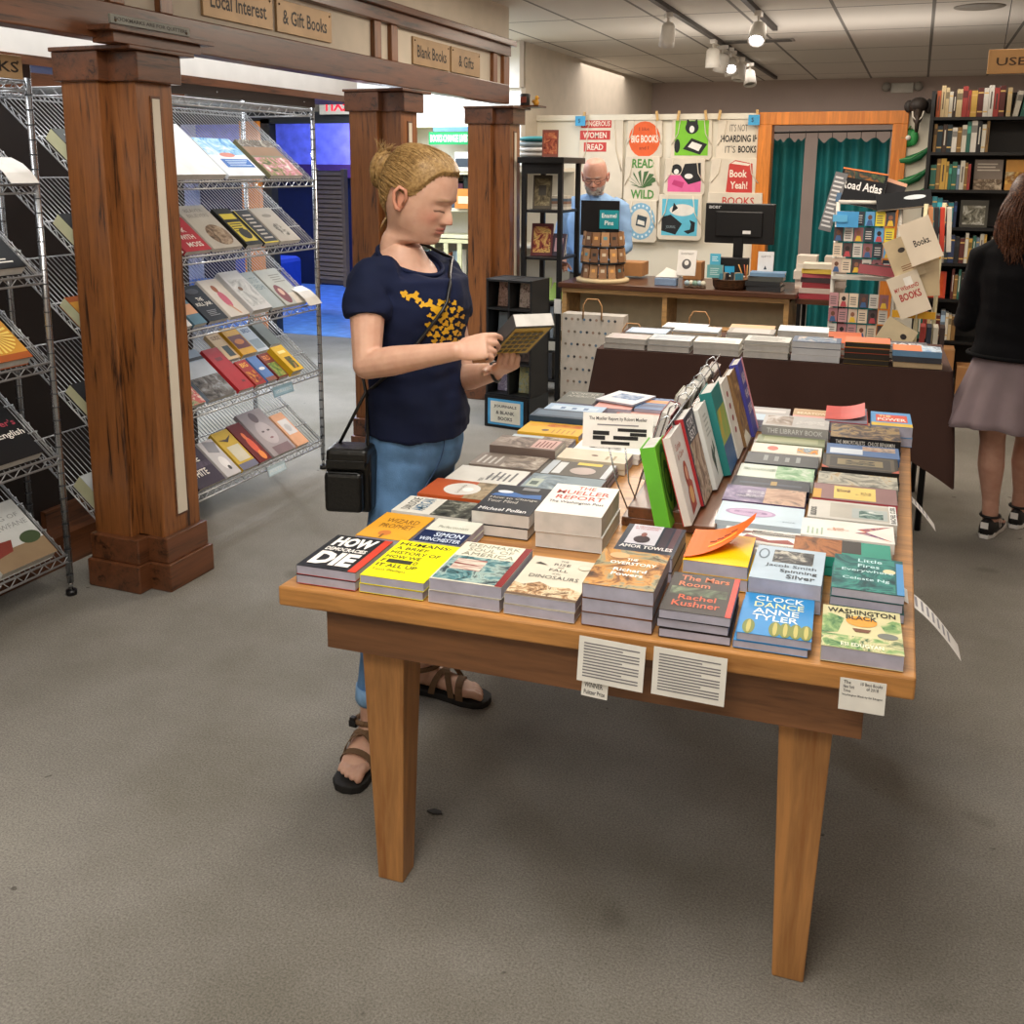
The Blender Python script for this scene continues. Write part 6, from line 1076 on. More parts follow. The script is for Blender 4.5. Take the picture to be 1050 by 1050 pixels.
# ---------------------------------------------------------------- the reading woman
plain('navy_shirt', '#141c36', .85, var=.10, scale=6, bmp=.25, bscale=500, spec=.2); plain('denim', '#56799f', .8, var=.14, scale=14, bmp=.35, bscale=320, spec=.2); plain('denim_light', '#7296bb', .8, var=.12, scale=20, bmp=.35, bscale=320)
plain('leather', '#0e0e0d', .38, var=.2, bmp=.3, bscale=90); plain('sole', '#1c1a18', .75, bmp=.3, bscale=200); plain('webbing', '#6d5238', .85, bmp=.3, bscale=300)
wm = thing('person', 'woman in navy t-shirt and blue jeans standing and reading a book', 'person', TR(0, 0, 0))
SK = (.66, .40, .285)
cx0, cy0 = -1.255, 2.47
HT = TR(-1.264, 2.47, 1.541-.004, math.radians(-3)) @ Matrix.Scale(1.06, 4)
hv, hf, hc = make_head(HT, math.radians(20), SK)
Rsh = Vector((-1.307, 2.305, 1.320)); Rel = Vector((-1.275, 2.235, 1.103)); Rwr = Vector((-1.007, 2.200, 1.164))
Lsh = Vector((Rsh.x+.05, 2.645, Rsh.z+.0)); Lel = Vector((-1.172, 2.600, 1.007)); Lwr = Vector((-0.987, 2.400, 1.078))
b = MB()
ellrings(b, [(cx0, cy0, .84, .10, .15, 0), (cx0, cy0, 1.0, .09, .13, 0), (cx0, cy0, 1.2, .10, .145, 0), (cx0-.01, cy0, 1.29, .070, .10, .02), (cx0-.014, cy0, 1.343, .080, .090, .036), (cx0-.022, cy0, 1.368, .062, .066, .032), (cx0-.03, cy0, 1.40, .047, .048, .015)], yaw=-.16)
limb(b, [Rsh+Vector((0, .02, -.035)), Rsh.lerp(Rel, .4), Rel], [.036, .047, .036]); limb(b, [Rel, Rel.lerp(Rwr, .3), Rel.lerp(Rwr, .75), Rwr], [.0375, .0385, .028, .0235])
limb(b, [Lsh+Vector((0, -.02, -.035)), Lsh.lerp(Lel, .4), Lel], [.034, .044, .036]); limb(b, [Lel, Lel.lerp(Lwr, .3), Lwr], [.0365, .037, .0235])
rh = (Vector((-0.887, 2.230, 1.192))-Rwr); hand(b, Rwr, rh, (-.15, -.85, .45), [(28, 34, 18), (40, 48, 25), (52, 55, 30), (60, 60, 34)], .92, -1, (.75, .35, -.45))
lh_ = (Vector((-0.877, 2.310, 1.136))-Lwr); hand(b, Lwr, lh_, (.35, -.42, -.85), [(48, 52, 30), (50, 55, 30), (54, 56, 32), (60, 56, 34)], .92, -1, (.5, .75, .3))
Rk, Lk = Vector((-1.27, 2.31, .47)), Vector((-1.27, 2.53, .47)); Ra, La = Vector((-1.300, 2.265, .09)), Vector((-1.298, 2.602, .09))
limb(b, [(-1.25, 2.39, .84), Rk, Rk.lerp(Ra, .35), Ra+Vector((0, 0, .03)), Ra-Vector((0, 0, .03))], [.07, .055, .052, .033, .034]); limb(b, [(-1.25, 2.55, .84), Lk, Lk.lerp(La, .35), La+Vector((0, 0, .03)), La-Vector((0, 0, .03))], [.07, .055, .052, .033, .034])
foot(b, (-1.312, 2.305), (-1.262, 2.065), side=1, base=.022); foot(b, (-1.345, 2.605), (-1.105, 2.603), side=-1, base=.022)
rv, rf = remesh(b, .0034, 3); 
body_mesh('body', [(rv, rf, [SK]*len(rv)), (hv, hf, hc)], wm)
# t-shirt
b = MB(); yw = -.22
ellrings(b, [(cx0+.005, cy0, .885, .128, .172, .015), (cx0+.005, cy0, .93, .126, .168, 0), (cx0, cy0, 1.03, .112, .148, 0), (cx0+.005, cy0, 1.14, .118, .152, 0), (cx0+.018, cy0, 1.23, .128, .162, 0), (cx0+.012, cy0, 1.31, .112, .168, 0), (cx0-.003, cy0, 1.322, .104, .158, .008), (cx0-.008, cy0, 1.340, .096, .128, .024), (cx0-.012, cy0, 1.350, .088, .100, .038)], yaw=yw, mat='navy_shirt')
for sh, el, sg in ((Rsh, Rel, -1), (Lsh, Lel, 1)):
    top = Vector((cx0, cy0+sg*.11, 1.325)); b.tube([top-Vector((0, 0, .02)), sh+Vector((0, 0, -.014)), sh.lerp(el, .28), sh.lerp(el, .47)], [.05, .057, .0605, .060], 'navy_shirt', 20); b.ball(sh+Vector((0, 0, -.014)), .057, 'navy_shirt', 16); b.tube([(cx0-.012, cy0+sg*.088, 1.330), (cx0-.01, cy0+sg*.130, 1.334), sh+Vector((-.005, 0, .004))], [.028, .038, .044], 'navy_shirt', 16)
sv, sf = remesh(b, .0055, 9, fold=.008, fs_=19); mesh_obj('t_shirt', (sv, sf), 'navy_shirt', wm)
sb = BVHTree.FromPolygons([Vector(v) for v in sv], sf)
o = MB(); ring = [(cx0-.012+.083*math.cos(a)*math.cos(yw)-.095*math.sin(a)*math.sin(yw), cy0+.083*math.cos(a)*math.sin(yw)+.095*math.sin(a)*math.cos(yw), 1.353-.037*math.cos(a)) for a in [2*PI*k/40 for k in range(41)]]
o.tube(ring, .0065, 'navy_shirt', 8, caps=False).build('collar', wm)
# yellow print on the chest: little cat shapes packed into a tail band and a round face
pr = MB(); rnd = random.Random(4); vd = Vector((-.437, .9, -.06)).normalized(); rt_ = Vector((.9, .437, 0)); 
def on_shirt(px_, pz_, back=1.0, off=.0018):
    o_ = Vector((cx0, cy0, 0))+rt_*px_; o_.z = pz_; h = sb.ray_cast(o_-vd*back, vd); return (h[0]+h[1]*off) if h[0] else None
pcx, pcz = .070, 1.200
blobs = [(pcx-.095+.0125*i+rnd.uniform(-.003, .003), pcz+.075-.0072*i+rnd.uniform(-.006, .006), rnd.uniform(.007, .0115)) for i in range(9)]
for ring_r, cnt in ((.0, 1), (.017, 6), (.034, 11), (.049, 15)):
    for i in range(cnt): a = 2*PI*i/cnt+ring_r*30; blobs.append((pcx+.012+ring_r*.95*math.cos(a), pcz-.012+ring_r*1.25*math.sin(a), rnd.uniform(.0058, .0095)))
blobs += [(pcx-.04+.011*i, pcz-.072+rnd.uniform(-.004, .004), .0065) for i in range(9)]
for bx_, bz_, r in blobs:
    n_ = 9; a0 = rnd.uniform(0, 6); pts = [on_shirt(bx_+r*(1+.35*((i*5) % 3-1))*math.cos(a0+2*PI*i/n_), bz_+r*(1+.35*((i*7) % 3-1))*math.sin(a0+2*PI*i/n_)) for i in range(n_)]
    if all(pts): pr.add(pts, [tuple(range(n_))], '#d9a51e')
pr.build('shirt_print', wm)
# jeans
b = MB(); yj = -.16
ellrings(b, [(cx0, cy0, .96, .105, .145, 0), (cx0, cy0, .90, .118, .158, 0), (cx0-.004, cy0, .84, .122, .166, 0), (cx0-.01, cy0, .78, .112, .162, 0), (cx0-.012, cy0, .745, .09, .14, 0)], 'denim', yaw=yj)
for hp, kn, an, cu in (((cx0-.005, cy0-.082, .80), Rk, Ra, .145), ((cx0-.005, cy0+.082, .80), Lk, La, .155)):
    lo = kn.lerp(an, (kn.z-cu)/(kn.z-an.z)); b.tube([hp, Vector(hp).lerp(kn, .5), kn, kn.lerp(lo, .5), lo], [.084, .074, .058, .054, .048], 'denim', 22)
jv, jf = remesh(b, .006, 5, fold=.006, fs_=14); mesh_obj('jeans', (jv, jf), 'denim', wm)
for kn, an, cu in ((Rk, Ra, .145), (Lk, La, .155)):
    lo = kn.lerp(an, (kn.z-cu)/(kn.z-an.z)); hi = kn.lerp(an, (kn.z-cu-.04)/(kn.z-an.z)); MB().tube([lo-Vector((0, 0, .004)), lo, hi, hi+Vector((0, 0, .003))], [.048, .053, .055, .05], 'denim_light', 24).build('jeans_cuff', wm)
jb = BVHTree.FromPolygons([Vector(v) for v in jv], jf)
o = MB(); ps = []
for k in range(14):
    z = .90-.0125*k; o_ = Vector((cx0, cy0, z))+rt_*(.075+.002*k-.0016*k*k*.3); h = jb.ray_cast(o_-vd, vd)
    if h[0]: ps.append(h[0]+h[1]*.001)
if len(ps) > 2: o.tube(ps, .0022, '#2e4a70', 5).build('side_seam', wm)
# sandals
def sandal(heel, toe, big):
    heel, toe = Vector((heel[0], heel[1], 0)), Vector((toe[0], toe[1], 0)); d = (toe-heel).normalized(); s = Vector((-d.y, d.x, 0))*big; L_ = (toe-heel).length; up = Vector((0, 0, 1))
    root = MB(); out = []
    for t, a, c in ((-.06, .012, -.012), (-.02, .028, -.028), (.1, .036, -.034), (.35, .036, -.033), (.55, .043, -.038), (.75, .052, -.045), (.92, .050, -.046), (1.03, .038, -.03), (1.07, .018, -.008)):
        out.append((t, a, c))
    pts = [heel+d*(L_*t)+s*a for t, a, c in out]+[heel+d*(L_*t)+s*c for t, a, c in reversed(out)]
    n_ = len(pts); z0, z1 = .0005, .022
    root.add([p+up*z0 for p in pts]+[p+up*z1 for p in pts], [tuple(range(n_-1, -1, -1)), tuple(range(n_, 2*n_))]+[(i, (i+1) % n_, n_+(i+1) % n_, n_+i) for i in range(n_)], 'sole')
    so = root.build('sandal_sole', wm, bevel=.004)
    def arc(t0, t1, h, hw=.046, n_=12, twist=0):
        return [heel+d*(L_*(t0+(t1-t0)*k/n_))+s*(hw*math.cos(PI*k/n_))+up*(.02+h*math.sin(PI*k/n_)**.75) for k in range(n_+1)]
    st = MB()
    def ribbon(P_, w_, mat):
        P_ = [Vector(p) for p in P_]
        for i in range(len(P_)-1):
            a, c = P_[i], P_[i+1]; t_ = d*w_/2; st.quad(a-t_, c-t_, c+t_, a+t_, mat)
    ribbon(arc(.74, .60, .044, .050), .024, 'webbing'); ribbon(arc(.62, .34, .074, .044), .020, 'webbing'); ribbon(arc(.34, .62, .072, .044), .020, 'webbing')
    st.tube([heel+d*(L_*(.16+.20*math.cos(a)))+s*(.041*math.sin(a))+up*(.085+.012*math.cos(a)) for a in [2*PI*k/24 for k in range(25)]], .0055, 'webbing', 6)
    st.build('sandal_strap', wm, solid=.002)
    bk = heel+d*(L_*.3)-s*.040+up*.088; T = Matrix.Translation(bk)
    MB().box(-.012, .012, -.006, .006, -.010, .010, 'black_plastic', T).box(-.008, .008, -.008, .008, .008, .02, 'black_plastic', T).build('buckle', wm, bevel=.002)
sandal((-1.312, 2.305), (-1.262, 2.060), 1); sandal((-1.345, 2.605), (-1.100, 2.603), -1)
MB().tube([Lwr+Vector((.017*0, 0, 0))+(Vector((0, 1, 0))*math.cos(a)+Vector((-.3, 0, .95)).normalized()*math.sin(a))*.0265 for a in [2*PI*k/20 for k in range(21)]], .004, 'black_plastic', 6).build('wrist_band', wm)
# hair: close cap, swept strands and a loose bun
hb = BVHTree.FromPolygons([Vector(p) for p in [head_pt(.113-(.113+.215)*i/80, 2*PI*k/48) for i in range(81) for k in range(48)]], [(i*48+k, (i+1)*48+k, (i+1)*48+(k+1) % 48, i*48+(k+1) % 48) for i in range(80) for k in range(48)])
def hairline(th):
    """lowest z of the hair at angle th (0 = face front)"""
    a = abs((th+PI) % (2*PI)-PI)
    return catmull([(-0.0, .082), (-.35, .081), (-.7, .077), (-.95, .062), (-1.15, .038), (-1.33, .014), (-1.48, .006), (-1.64, .020), (-1.85, .024), (-2.1, -.02), (-2.5, -.062), (-3.15, -.085)], -a)[0]
def cap(T, pitch, mat, parent, off=.010, name='hair', zmin=None):
    vs, fs = [], []; nt_, nz = 72, 34
    for k in range(nt_):
        th = 2*PI*k/nt_; zl = hairline(th) if zmin is None else zmin(th)
        for i in range(nz+1):
            u = i/nz; z = zl+(.1128-zl)*u; o_ = off*ss(0, .22, u)+.0015
            p = head_pt(z, th, False, o_+.0022*noise.noise(Vector((th*9, z*30, 1)))); vs.append(bend(p, pitch, T))
    for k in range(nt_):
        for i in range(nz): a, b_ = k*(nz+1)+i, ((k+1) % nt_)*(nz+1)+i; fs.append((a, b_, b_+1, a+1))
    vs.append(bend(Vector((-.01, 0, .114+off)), pitch, T)); t = len(vs)-1
    for k in range(nt_): fs.append((k*(nz+1)+nz, ((k+1) % nt_)*(nz+1)+nz, t))
    return mesh_obj(name, ([tuple(v) for v in vs], fs), mat, parent)
P22 = math.radians(20)
hr = cap(HT, P22, 'blond_hair', wm, .0065)
st = MB(); rnd = random.Random(11); bun = Vector((-.122, .0, .028)); ctr = Vector((-.015, 0, .0))
def surf(dirv, off):
    h = hb.ray_cast(ctr+dirv*.4, -dirv); return (h[0]+dirv*off) if h[0] else ctr+dirv*.09
for i in range(1300):
    th = rnd.uniform(-PI, PI); zl = hairline(th); z = zl-.002+rnd.uniform(-.004, .002)+(.108-zl)*rnd.random()**1.35; p0 = head_pt(z, th); d0 = (p0-ctr).normalized(); d1 = (bun+Vector((0, rnd.uniform(-.02, .02), rnd.uniform(-.02, .02)))-ctr).normalized()
    if d0.dot(d1) < -.985: continue
    q = d0.rotation_difference(d1); pts = []
    from mathutils import Quaternion
    for j in range(9): u = j/8; dd = (Quaternion().slerp(q, u)) @ d0; pts.append(bend(surf(dd, .0025+.0065*ss(0, .35, u)+.0034*math.sin(i*3.3+u*5)), P22, HT))
    st.tube(pts, [.0009]+[.0015]*7+[.0012], 'blond_hair', 4)
BT = Vector((-.136, 0, .030))
for i in range(150):
    a = rnd.uniform(0, 2*PI); e = rnd.uniform(-1.2, 1.2); r = .036*rnd.uniform(.82, 1.05); pts = []
    for j in range(9): t = a+j*.36; v = Vector((.75*math.sin(e)*r*.6, math.cos(t)*math.cos(e)*r, math.sin(t)*math.cos(e)*r*1.35)); pts.append(bend(BT+v+Vector((-.012*math.cos(t*.5), 0, -.006)), P22, HT))
    st.tube(pts, .0017, 'blond_hair', 4)
st.build('hair_strand_layer', hr)['kind'] = 'stuff'
ob = MB().ball((0, 0, 0), (.028, .034, .044), 'blond_hair', 14); ob.v = [tuple(bend(BT+Vector(v), P22, HT)) for v in ob.v]; ob.build('bun', hr)
fl = MB()
for i in range(26):
    a = rnd.uniform(.2, 2.6); p = BT+Vector((-.005, rnd.uniform(-.02, .02), .03)); fl.tube([bend(p, P22, HT), bend(p+Vector((.012*math.cos(a), rnd.uniform(-.01, .01), .018)), P22, HT), bend(p+Vector((.03*math.cos(a), rnd.uniform(-.02, .02), .028+.01*rnd.random())), P22, HT)], [.0012, .001, .0004], 'blond_hair', 4)
for i in range(30):
    th = PI+rnd.uniform(-.7, .7); p = head_pt(-.075, th, False, .003); fl.tube([bend(p, P22, HT), bend(p+Vector((-.006, 0, -.02)), P22, HT), bend(p+Vector((rnd.uniform(-.012, .004), rnd.uniform(-.01, .01), -.04*rnd.uniform(.6, 1))), P22, HT)], [.0013, .001, .0004], 'blond_hair', 4)
fl.build('flyaway_hair', hr)
# shoulder bag and its strap
bg = thing('shoulder_bag', 'small black leather shoulder bag hanging at the reading woman hip', 'bag', TR(-1.347, 2.27, 0.698, math.radians(14)))
MB().box(-.062, .062, -.04, .04, .0, .165, 'leather').build('main_body', bg, bevel=.014, seg=3); MB().box(-.058, .045, -.068, -.036, .008, .118, 'leather').build('front_pocket', bg, bevel=.012, seg=3)
MB().box(-.055, .058, -.058, .035, .135, .178, 'leather').build('top_flap', bg, bevel=.012, seg=3); MB().box(-.052, .052, -.062, -.058, .128, .150, 'leather').tube([(-.045, -.066, .118), (.035, -.066, .118)], .002, 'steel_dark', 5).tube([(.055, -.03, .04), (.06, -.035, .10), (.055, -.02, .14)], .004, 'leather', 6).build('zip_trim', bg, bevel=.002)
sp = MB(); bp = Vector((bg.location.x-.04, 2.27, bg.location.z+.17)); pts = [bp, Vector((-1.323, 2.310, 1.012)), Vector((cx0-.125, cy0-.10, 1.12)), Vector((cx0-.13, cy0+.02, 1.28)), Vector((cx0-.085, cy0+.08, 1.375)), Vector((cx0-.02, cy0+.10, 1.388)), Vector((cx0+.05, cy0+.085, 1.362))]
front = [on_shirt(a, c, 1, .006) for a, c in [(.102-.004*k if k < 6 else .082-.012*(k-5)**1.15, 1.352-.021*k) for k in range(19)]]
pts += [p for p in front if p]; pts.append(Vector((bg.location.x+.05, 2.27, bg.location.z+.165)))
sp.tube(pts, .0048, 'leather', 6).build('strap', bg); 
for ch in bg.children:
    if ch.name.startswith('strap'): ch.matrix_parent_inverse = bg.matrix_world.inverted()
# the book she reads
bx, by = Vector((.8, .1, -.5)), Vector((.42, .42, .8))
CR, CU, CF = Vector((.93, .366, .008)), Vector((-.082, .1875, .979)), Vector((.357, -.911, .2045))
ey = (CR*.38+CU*.38+CF*.84).normalized(); ex = (CR*.90+CU*.06-CF*.43); ex = (ex-ex.dot(ey)*ey).normalized(); ez = ex.cross(ey)
bc_ = Vector((-0.889, 2.320, 1.195)); T = Matrix((ex, ey, ez)).transposed().to_4x4(); T.translation = bc_-ez*.016
book(T, .105, .172, .034, '#3a3c38', 'thick yellow and grey paperback held open in the reading woman hands', [('r', .04, .06, .96, .94, '#b79a3a')]+[('r', .1+.16*(k % 5), .12+.15*(k//5), .22+.16*(k % 5), .22+.15*(k//5), '#4a4424') for k in range(25)], None, '#45474a', 'page', False, spine_text=('A BOOK ABOUT BOOKS', '#c9b84a') if 0 else None, back='#3a3c38')
# ---------------------------------------------------------------- the man behind the counter
mn = thing('person', 'bald man with glasses and grey beard in light blue shirt behind counter', 'person', TR(0, 0, 0))
MT = TR(-2.182, 7.2, 1.547+.01, -PI/2+.15) @ Matrix.Scale(1.1, 4)
SM = (.66, .36, .27)
hv, hf, hc = make_head(MT, math.radians(20), SM, True)
mc = Vector((-2.182-.02, 7.26, 0)); b = MB()
ellrings(b, [(mc.x, mc.y, .86, .12, .17, 0), (mc.x, mc.y, 1.2, .12, .18, 0), (mc.x, mc.y, 1.33, .07, .13, 0), (mc.x, mc.y-.01, 1.40, .05, .055, 0)], yaw=-PI/2)
for s in (-1, 1):
    sh = mc+Vector((s*.185, 0, 1.325)); el = mc+Vector((s*.245, -.05, 1.04)); wr = mc+Vector((s*.14, -.29, .93)); limb(b, [sh, el], [.05, .042]); limb(b, [el, wr], [.042, .028]); hand(b, wr, (-s*.25, -.85, -.05), (0, -.1, 1), [(22, 30, 18)]*4, 1.0, s)
    limb(b, [mc+Vector((s*.09, 0, .86)), mc+Vector((s*.1, 0, .48)), mc+Vector((s*.11, .02, .1))], [.08, .06, .045]); foot(b, (mc.x+s*.11, mc.y+.06), (mc.x+s*.13, mc.y-.18), side=-s)
rv, rf = remesh(b, .0065, 3); body_mesh('body', [(rv, rf, [SM]*len(rv)), (hv, hf, hc)], mn)
plain('blue_shirt', '#8fb4e0', .8, var=.05, bmp=.2, bscale=300); plain('khaki', '#5c554a', .85)
b = MB(); ellrings(b, [(mc.x, mc.y, .84, .145, .20, 0), (mc.x, mc.y, 1.05, .15, .205, 0), (mc.x, mc.y-.01, 1.22, .145, .21, 0), (mc.x, mc.y, 1.33, .11, .20, 0), (mc.x, mc.y, 1.385, .085, .14, 0), (mc.x, mc.y-.01, 1.415, .068, .08, .01)], 'blue_shirt', yaw=-PI/2)
for s in (-1, 1): b.tube([mc+Vector((s*.13, 0, 1.35)), mc+Vector((s*.195, 0, 1.32)), mc+Vector((s*.25, -.05, 1.04)), mc+Vector((s*.16, -.25, .945))], [.06, .072, .062, .042], 'blue_shirt', 18)
mesh_obj('shirt', remesh(b, .009, 4, fold=.007, fs_=16), 'blue_shirt', mn)
MB().prism([(-.07, -.02), (-.02, .01), (-.0, -.045), (-.05, -.07)], 0, .006, 'blue_shirt', TR(mc.x, mc.y-.075, 1.40, 0, PI/2-.5)).prism([(.07, -.02), (.02, .01), (.0, -.045), (.05, -.07)], 0, .006, 'blue_shirt', TR(mc.x, mc.y-.075, 1.40, 0, PI/2-.5)).build('shirt_collar', mn, bevel=.002)
b = MB(); ellrings(b, [(mc.x, mc.y, .88, .13, .18, 0), (mc.x, mc.y, .78, .13, .185, 0), (mc.x, mc.y, .72, .1, .16, 0)], 'khaki', yaw=-PI/2)
for s in (-1, 1): b.tube([mc+Vector((s*.09, 0, .8)), mc+Vector((s*.1, 0, .48)), mc+Vector((s*.11, .02, .06))], [.095, .08, .065], 'khaki', 16)
mesh_obj('trousers', remesh(b, .012, 3), 'khaki', mn)
g = MB(); MP = math.radians(20)
for s in (-1, 1): g.tube([bend(Vector((.097, s*.031+.021*math.cos(a), .0+.016*math.sin(a))), MP, MT) for a in [2*PI*k/18 for k in range(19)]], .0016, 'black_plastic', 5).tube([bend(Vector(p), MP, MT) for p in ((.095, s*.052, .004), (.06, s*.076, .006), (-.01, s*.079, .004))], .0015, 'black_plastic', 5)
g.tube([bend(Vector((.099, y, .004)), MP, MT) for y in (-.01, 0, .01)], .0015, 'black_plastic', 5).build('glasses', mn)
bd = MB(); rnd = random.Random(5)
for i in range(420):
    z = rnd.uniform(-.108, -.045); th = rnd.uniform(-1.35, 1.35)
    if abs(th) < .28 and -.068 < z < -.048: continue
    p = head_pt(z, th, True); d_ = Vector((p.x-(-.01), p.y, -.03)).normalized(); bd.tube([bend(p, MP, MT), bend(p+d_*.009+Vector((0, 0, -.003)), MP, MT)], [.0017, .0006], '#b9b5b0', 4)
bd.build('beard', mn)
# ---------------------------------------------------------------- woman at the right seen from behind
w2 = thing('person', 'woman seen from behind in black jacket and mauve skirt, at right edge', 'person', TR(0, 0, 0))
wx, wy = .440, 4.68; S2 = (.60, .34, .25); dirf = math.radians(72)
WT = TR(wx, wy+.01, 1.475, dirf)
hv, hf, hc = make_head(WT, math.radians(14), S2)
c_, s_ = math.cos(dirf), math.sin(dirf); F2, R2_ = Vector((c_, s_, 0)), Vector((s_, -c_, 0)); C2 = Vector((wx, wy, 0))
b = MB(); ellrings(b, [(wx, wy, .85, .1, .15, 0), (wx, wy, 1.1, .1, .15, 0), (wx, wy, 1.27, .085, .16, 0), (wx, wy, 1.36, .05, .05, 0)], yaw=dirf)
fl_, fr2 = Vector((0.420, 4.814, 0)), Vector((0.554, 5.008, 0))
for s, an in ((-1, fl_), (1, fr2)):
    sh = C2-R2_*(-s)*.165+Vector((0, 0, 1.245)); el = sh+R2_*s*.055+Vector((0, 0, -.28))+F2*.02; wr = el+F2*.17+Vector((0, 0, .04))-R2_*s*.06; limb(b, [sh, el], [.045, .036]); limb(b, [el, wr], [.036, .024]); hand(b, wr, F2*.8-R2_*s*.3, (0, 0, 1), [(30, 35, 20)]*4, .92, -s)
    hp = C2+R2_*s*.085+Vector((0, 0, .82)); an_ = Vector((an.x, an.y, .09)); kn = hp.lerp(an_, .52)+F2*.01; limb(b, [hp, kn, kn.lerp(an_, .3)-F2*.012, kn.lerp(an_, .75), an_], [.082, .052, .056, .036, .034])
    foot(b, tuple((an-F2*.05)[:2]), tuple((an+F2*.17)[:2]), side=-s)
rv, rf = remesh(b, .0055, 3); body_mesh('body', [(rv, rf, [S2]*len(rv)), (hv, hf, hc)], w2)
plain('black_jacket', '#0d0d0f', .9, var=.2, bmp=.3, bscale=200, spec=.15); plain('mauve', '#86767a', .85, var=.05)
b = MB(); ellrings(b, [(wx, wy, .835, .142, .190, 0), (wx, wy, .90, .125, .168, 0), (wx, wy, 1.05, .12, .158, 0), (wx, wy, 1.18, .13, .175, 0), (wx, wy, 1.27, .1, .178, 0), (wx, wy, 1.32, .075, .12, 0), (wx, wy, 1.35, .06, .065, 0)], 'black_jacket', yaw=dirf)
for s in (-1, 1):
    sh = C2+R2_*s*.165+Vector((0, 0, 1.245)); el = sh+R2_*s*.055+Vector((0, 0, -.28))+F2*.02; wr = el+F2*.15+Vector((0, 0, .035))-R2_*s*.05; b.tube([C2+R2_*s*.1+Vector((0, 0, 1.285)), sh, sh.lerp(el, .5), el, wr], [.05, .062, .055, .05, .038], 'black_jacket', 18); b.ball(el, .049, 'black_jacket', 14)
jk = mesh_obj('denim_jacket', remesh(b, .007, 5, fold=.008, fs_=14), 'black_jacket', w2)
o = MB(); o.tube([C2-F2*.137*0+Vector((.19*math.cos(a)*1, 0, 0))*0+Vector((C2*0))+R2_*(.189*math.cos(a))+F2*(.142*math.sin(a))+Vector((0, 0, .842)) for a in [2*PI*k/30 for k in range(31)]], .009, 'black_jacket', 6).build('jacket_hem', w2)
b = MB(); R = []
for i in range(12):
    u = i/11; z = .86-.32*u; ring = []
    for k in range(96): a = 2*PI*k/96; fo = 1+.075*u*math.sin(a*13+.8*math.sin(a*2)); ring.append(C2+R2_*((.152+.10*u**1.1)*fo*math.cos(a))+F2*((.108+.10*u**1.1)*fo*math.sin(a))+Vector((0, 0, z+.012*u*math.sin(a*3))))
    R.append(ring)
b.loft(R, 'mauve', caps=False); b.build('skirt', w2, solid=.003)
for s, an in ((-1, fl_), (1, fr2)):
    h_ = an-F2*.075; t_ = an+F2*.19; d = F2; sd = R2_; sh = MB(); out = [(-.0, .018), (.04, .034), (.12, .036), (.17, .043), (.22, .04), (.25, .022)]
    pts = [h_+d*t+sd*w_ for t, w_ in out]+[h_+d*t-sd*w_ for t, w_ in reversed(out)]; n_ = len(pts)
    sh.add([p+Vector((0, 0, .0005)) for p in pts]+[p+Vector((0, 0, .024)) for p in pts], [tuple(range(n_-1, -1, -1)), tuple(range(n_, 2*n_))]+[(i, (i+1) % n_, n_+(i+1) % n_, n_+i) for i in range(n_)], '#dcdad6'); sh.build('shoe_sole', w2, bevel=.003)
    R = []
    for t, w_, ht in ((.0, .016, .07), (.02, .030, .085), (.07, .036, .09), (.11, .036, .085), (.16, .041, .065), (.21, .038, .052), (.245, .02, .04)): R.append([h_+d*t+sd*(w_*math.cos(a))+Vector((0, 0, .02+(ht-.02)*max(0, math.sin(a))**.7)) for a in [2*PI*k/20 for k in range(20)]])
    MB().loft(R, '#141416').build('shoe_upper', w2)
    MB().tube([an+R2_*(.040*math.cos(a))+F2*(.042*math.sin(a))+Vector((0, 0, .092)) for a in [2*PI*k/20 for k in range(21)]], .006, '#141416', 6).build('shoe_collar', w2)
    for sg in (-1, 1):
        sm_ = MB()
        for q in range(3): p = an+d*(.03+.022*q)+sd*sg*.0385+Vector((0, 0, .03)); sm_.quad(p, p+d*.009, p+d*(-.006)+Vector((0, 0, .04))-sd*sg*.004, p-d*.015+Vector((0, 0, .04))-sd*sg*.004, '#e2e0dc')
        sm_.build('shoe_stripe', w2)
    MB().box(-.016, .016, -.002, .002, .05, .078, '#e2e0dc').build('heel_tab', w2).matrix_world = Matrix.Translation(h_+F2*.006-F2*.012) @ Euler((0, 0, dirf-PI/2)).to_matrix().to_4x4()
P14 = math.radians(14); hr2 = cap(WT, P14, 'brown_hair', w2, .016)
st = MB(); rnd = random.Random(3)
for i in range(1000):
    th = rnd.uniform(.9, 2*PI-.9); z = rnd.uniform(-.03, .112); p = head_pt(z, th, False, .008); pts = [bend(p, P14, WT)]
    base_ = pts[0]; outv = Vector((base_.x-wx, base_.y-wy, 0)).normalized(); L_ = rnd.uniform(.85, 1.1)*(base_.z-1.235); ph = rnd.uniform(0, 6); rad = rnd.uniform(.0, .018)
    for j in range(1, 13):
        u = j/12; sp_ = .028*math.sin(PI*min(1, u*1.3))+.02*u; wv = .012*u*math.sin(ph+u*13); tn = Vector((-outv.y, outv.x, 0))
        pts.append(Vector((base_.x, base_.y, base_.z-L_*u))+outv*(sp_+rad*u+wv*.6)+tn*(wv+.02*math.sin(ph)*u))
    st.tube(pts, [.0022]+[.0031]*10+[.0022, .0008], 'brown_hair', 4)
st.build('hair_strand_layer', hr2)['kind'] = 'stuff'
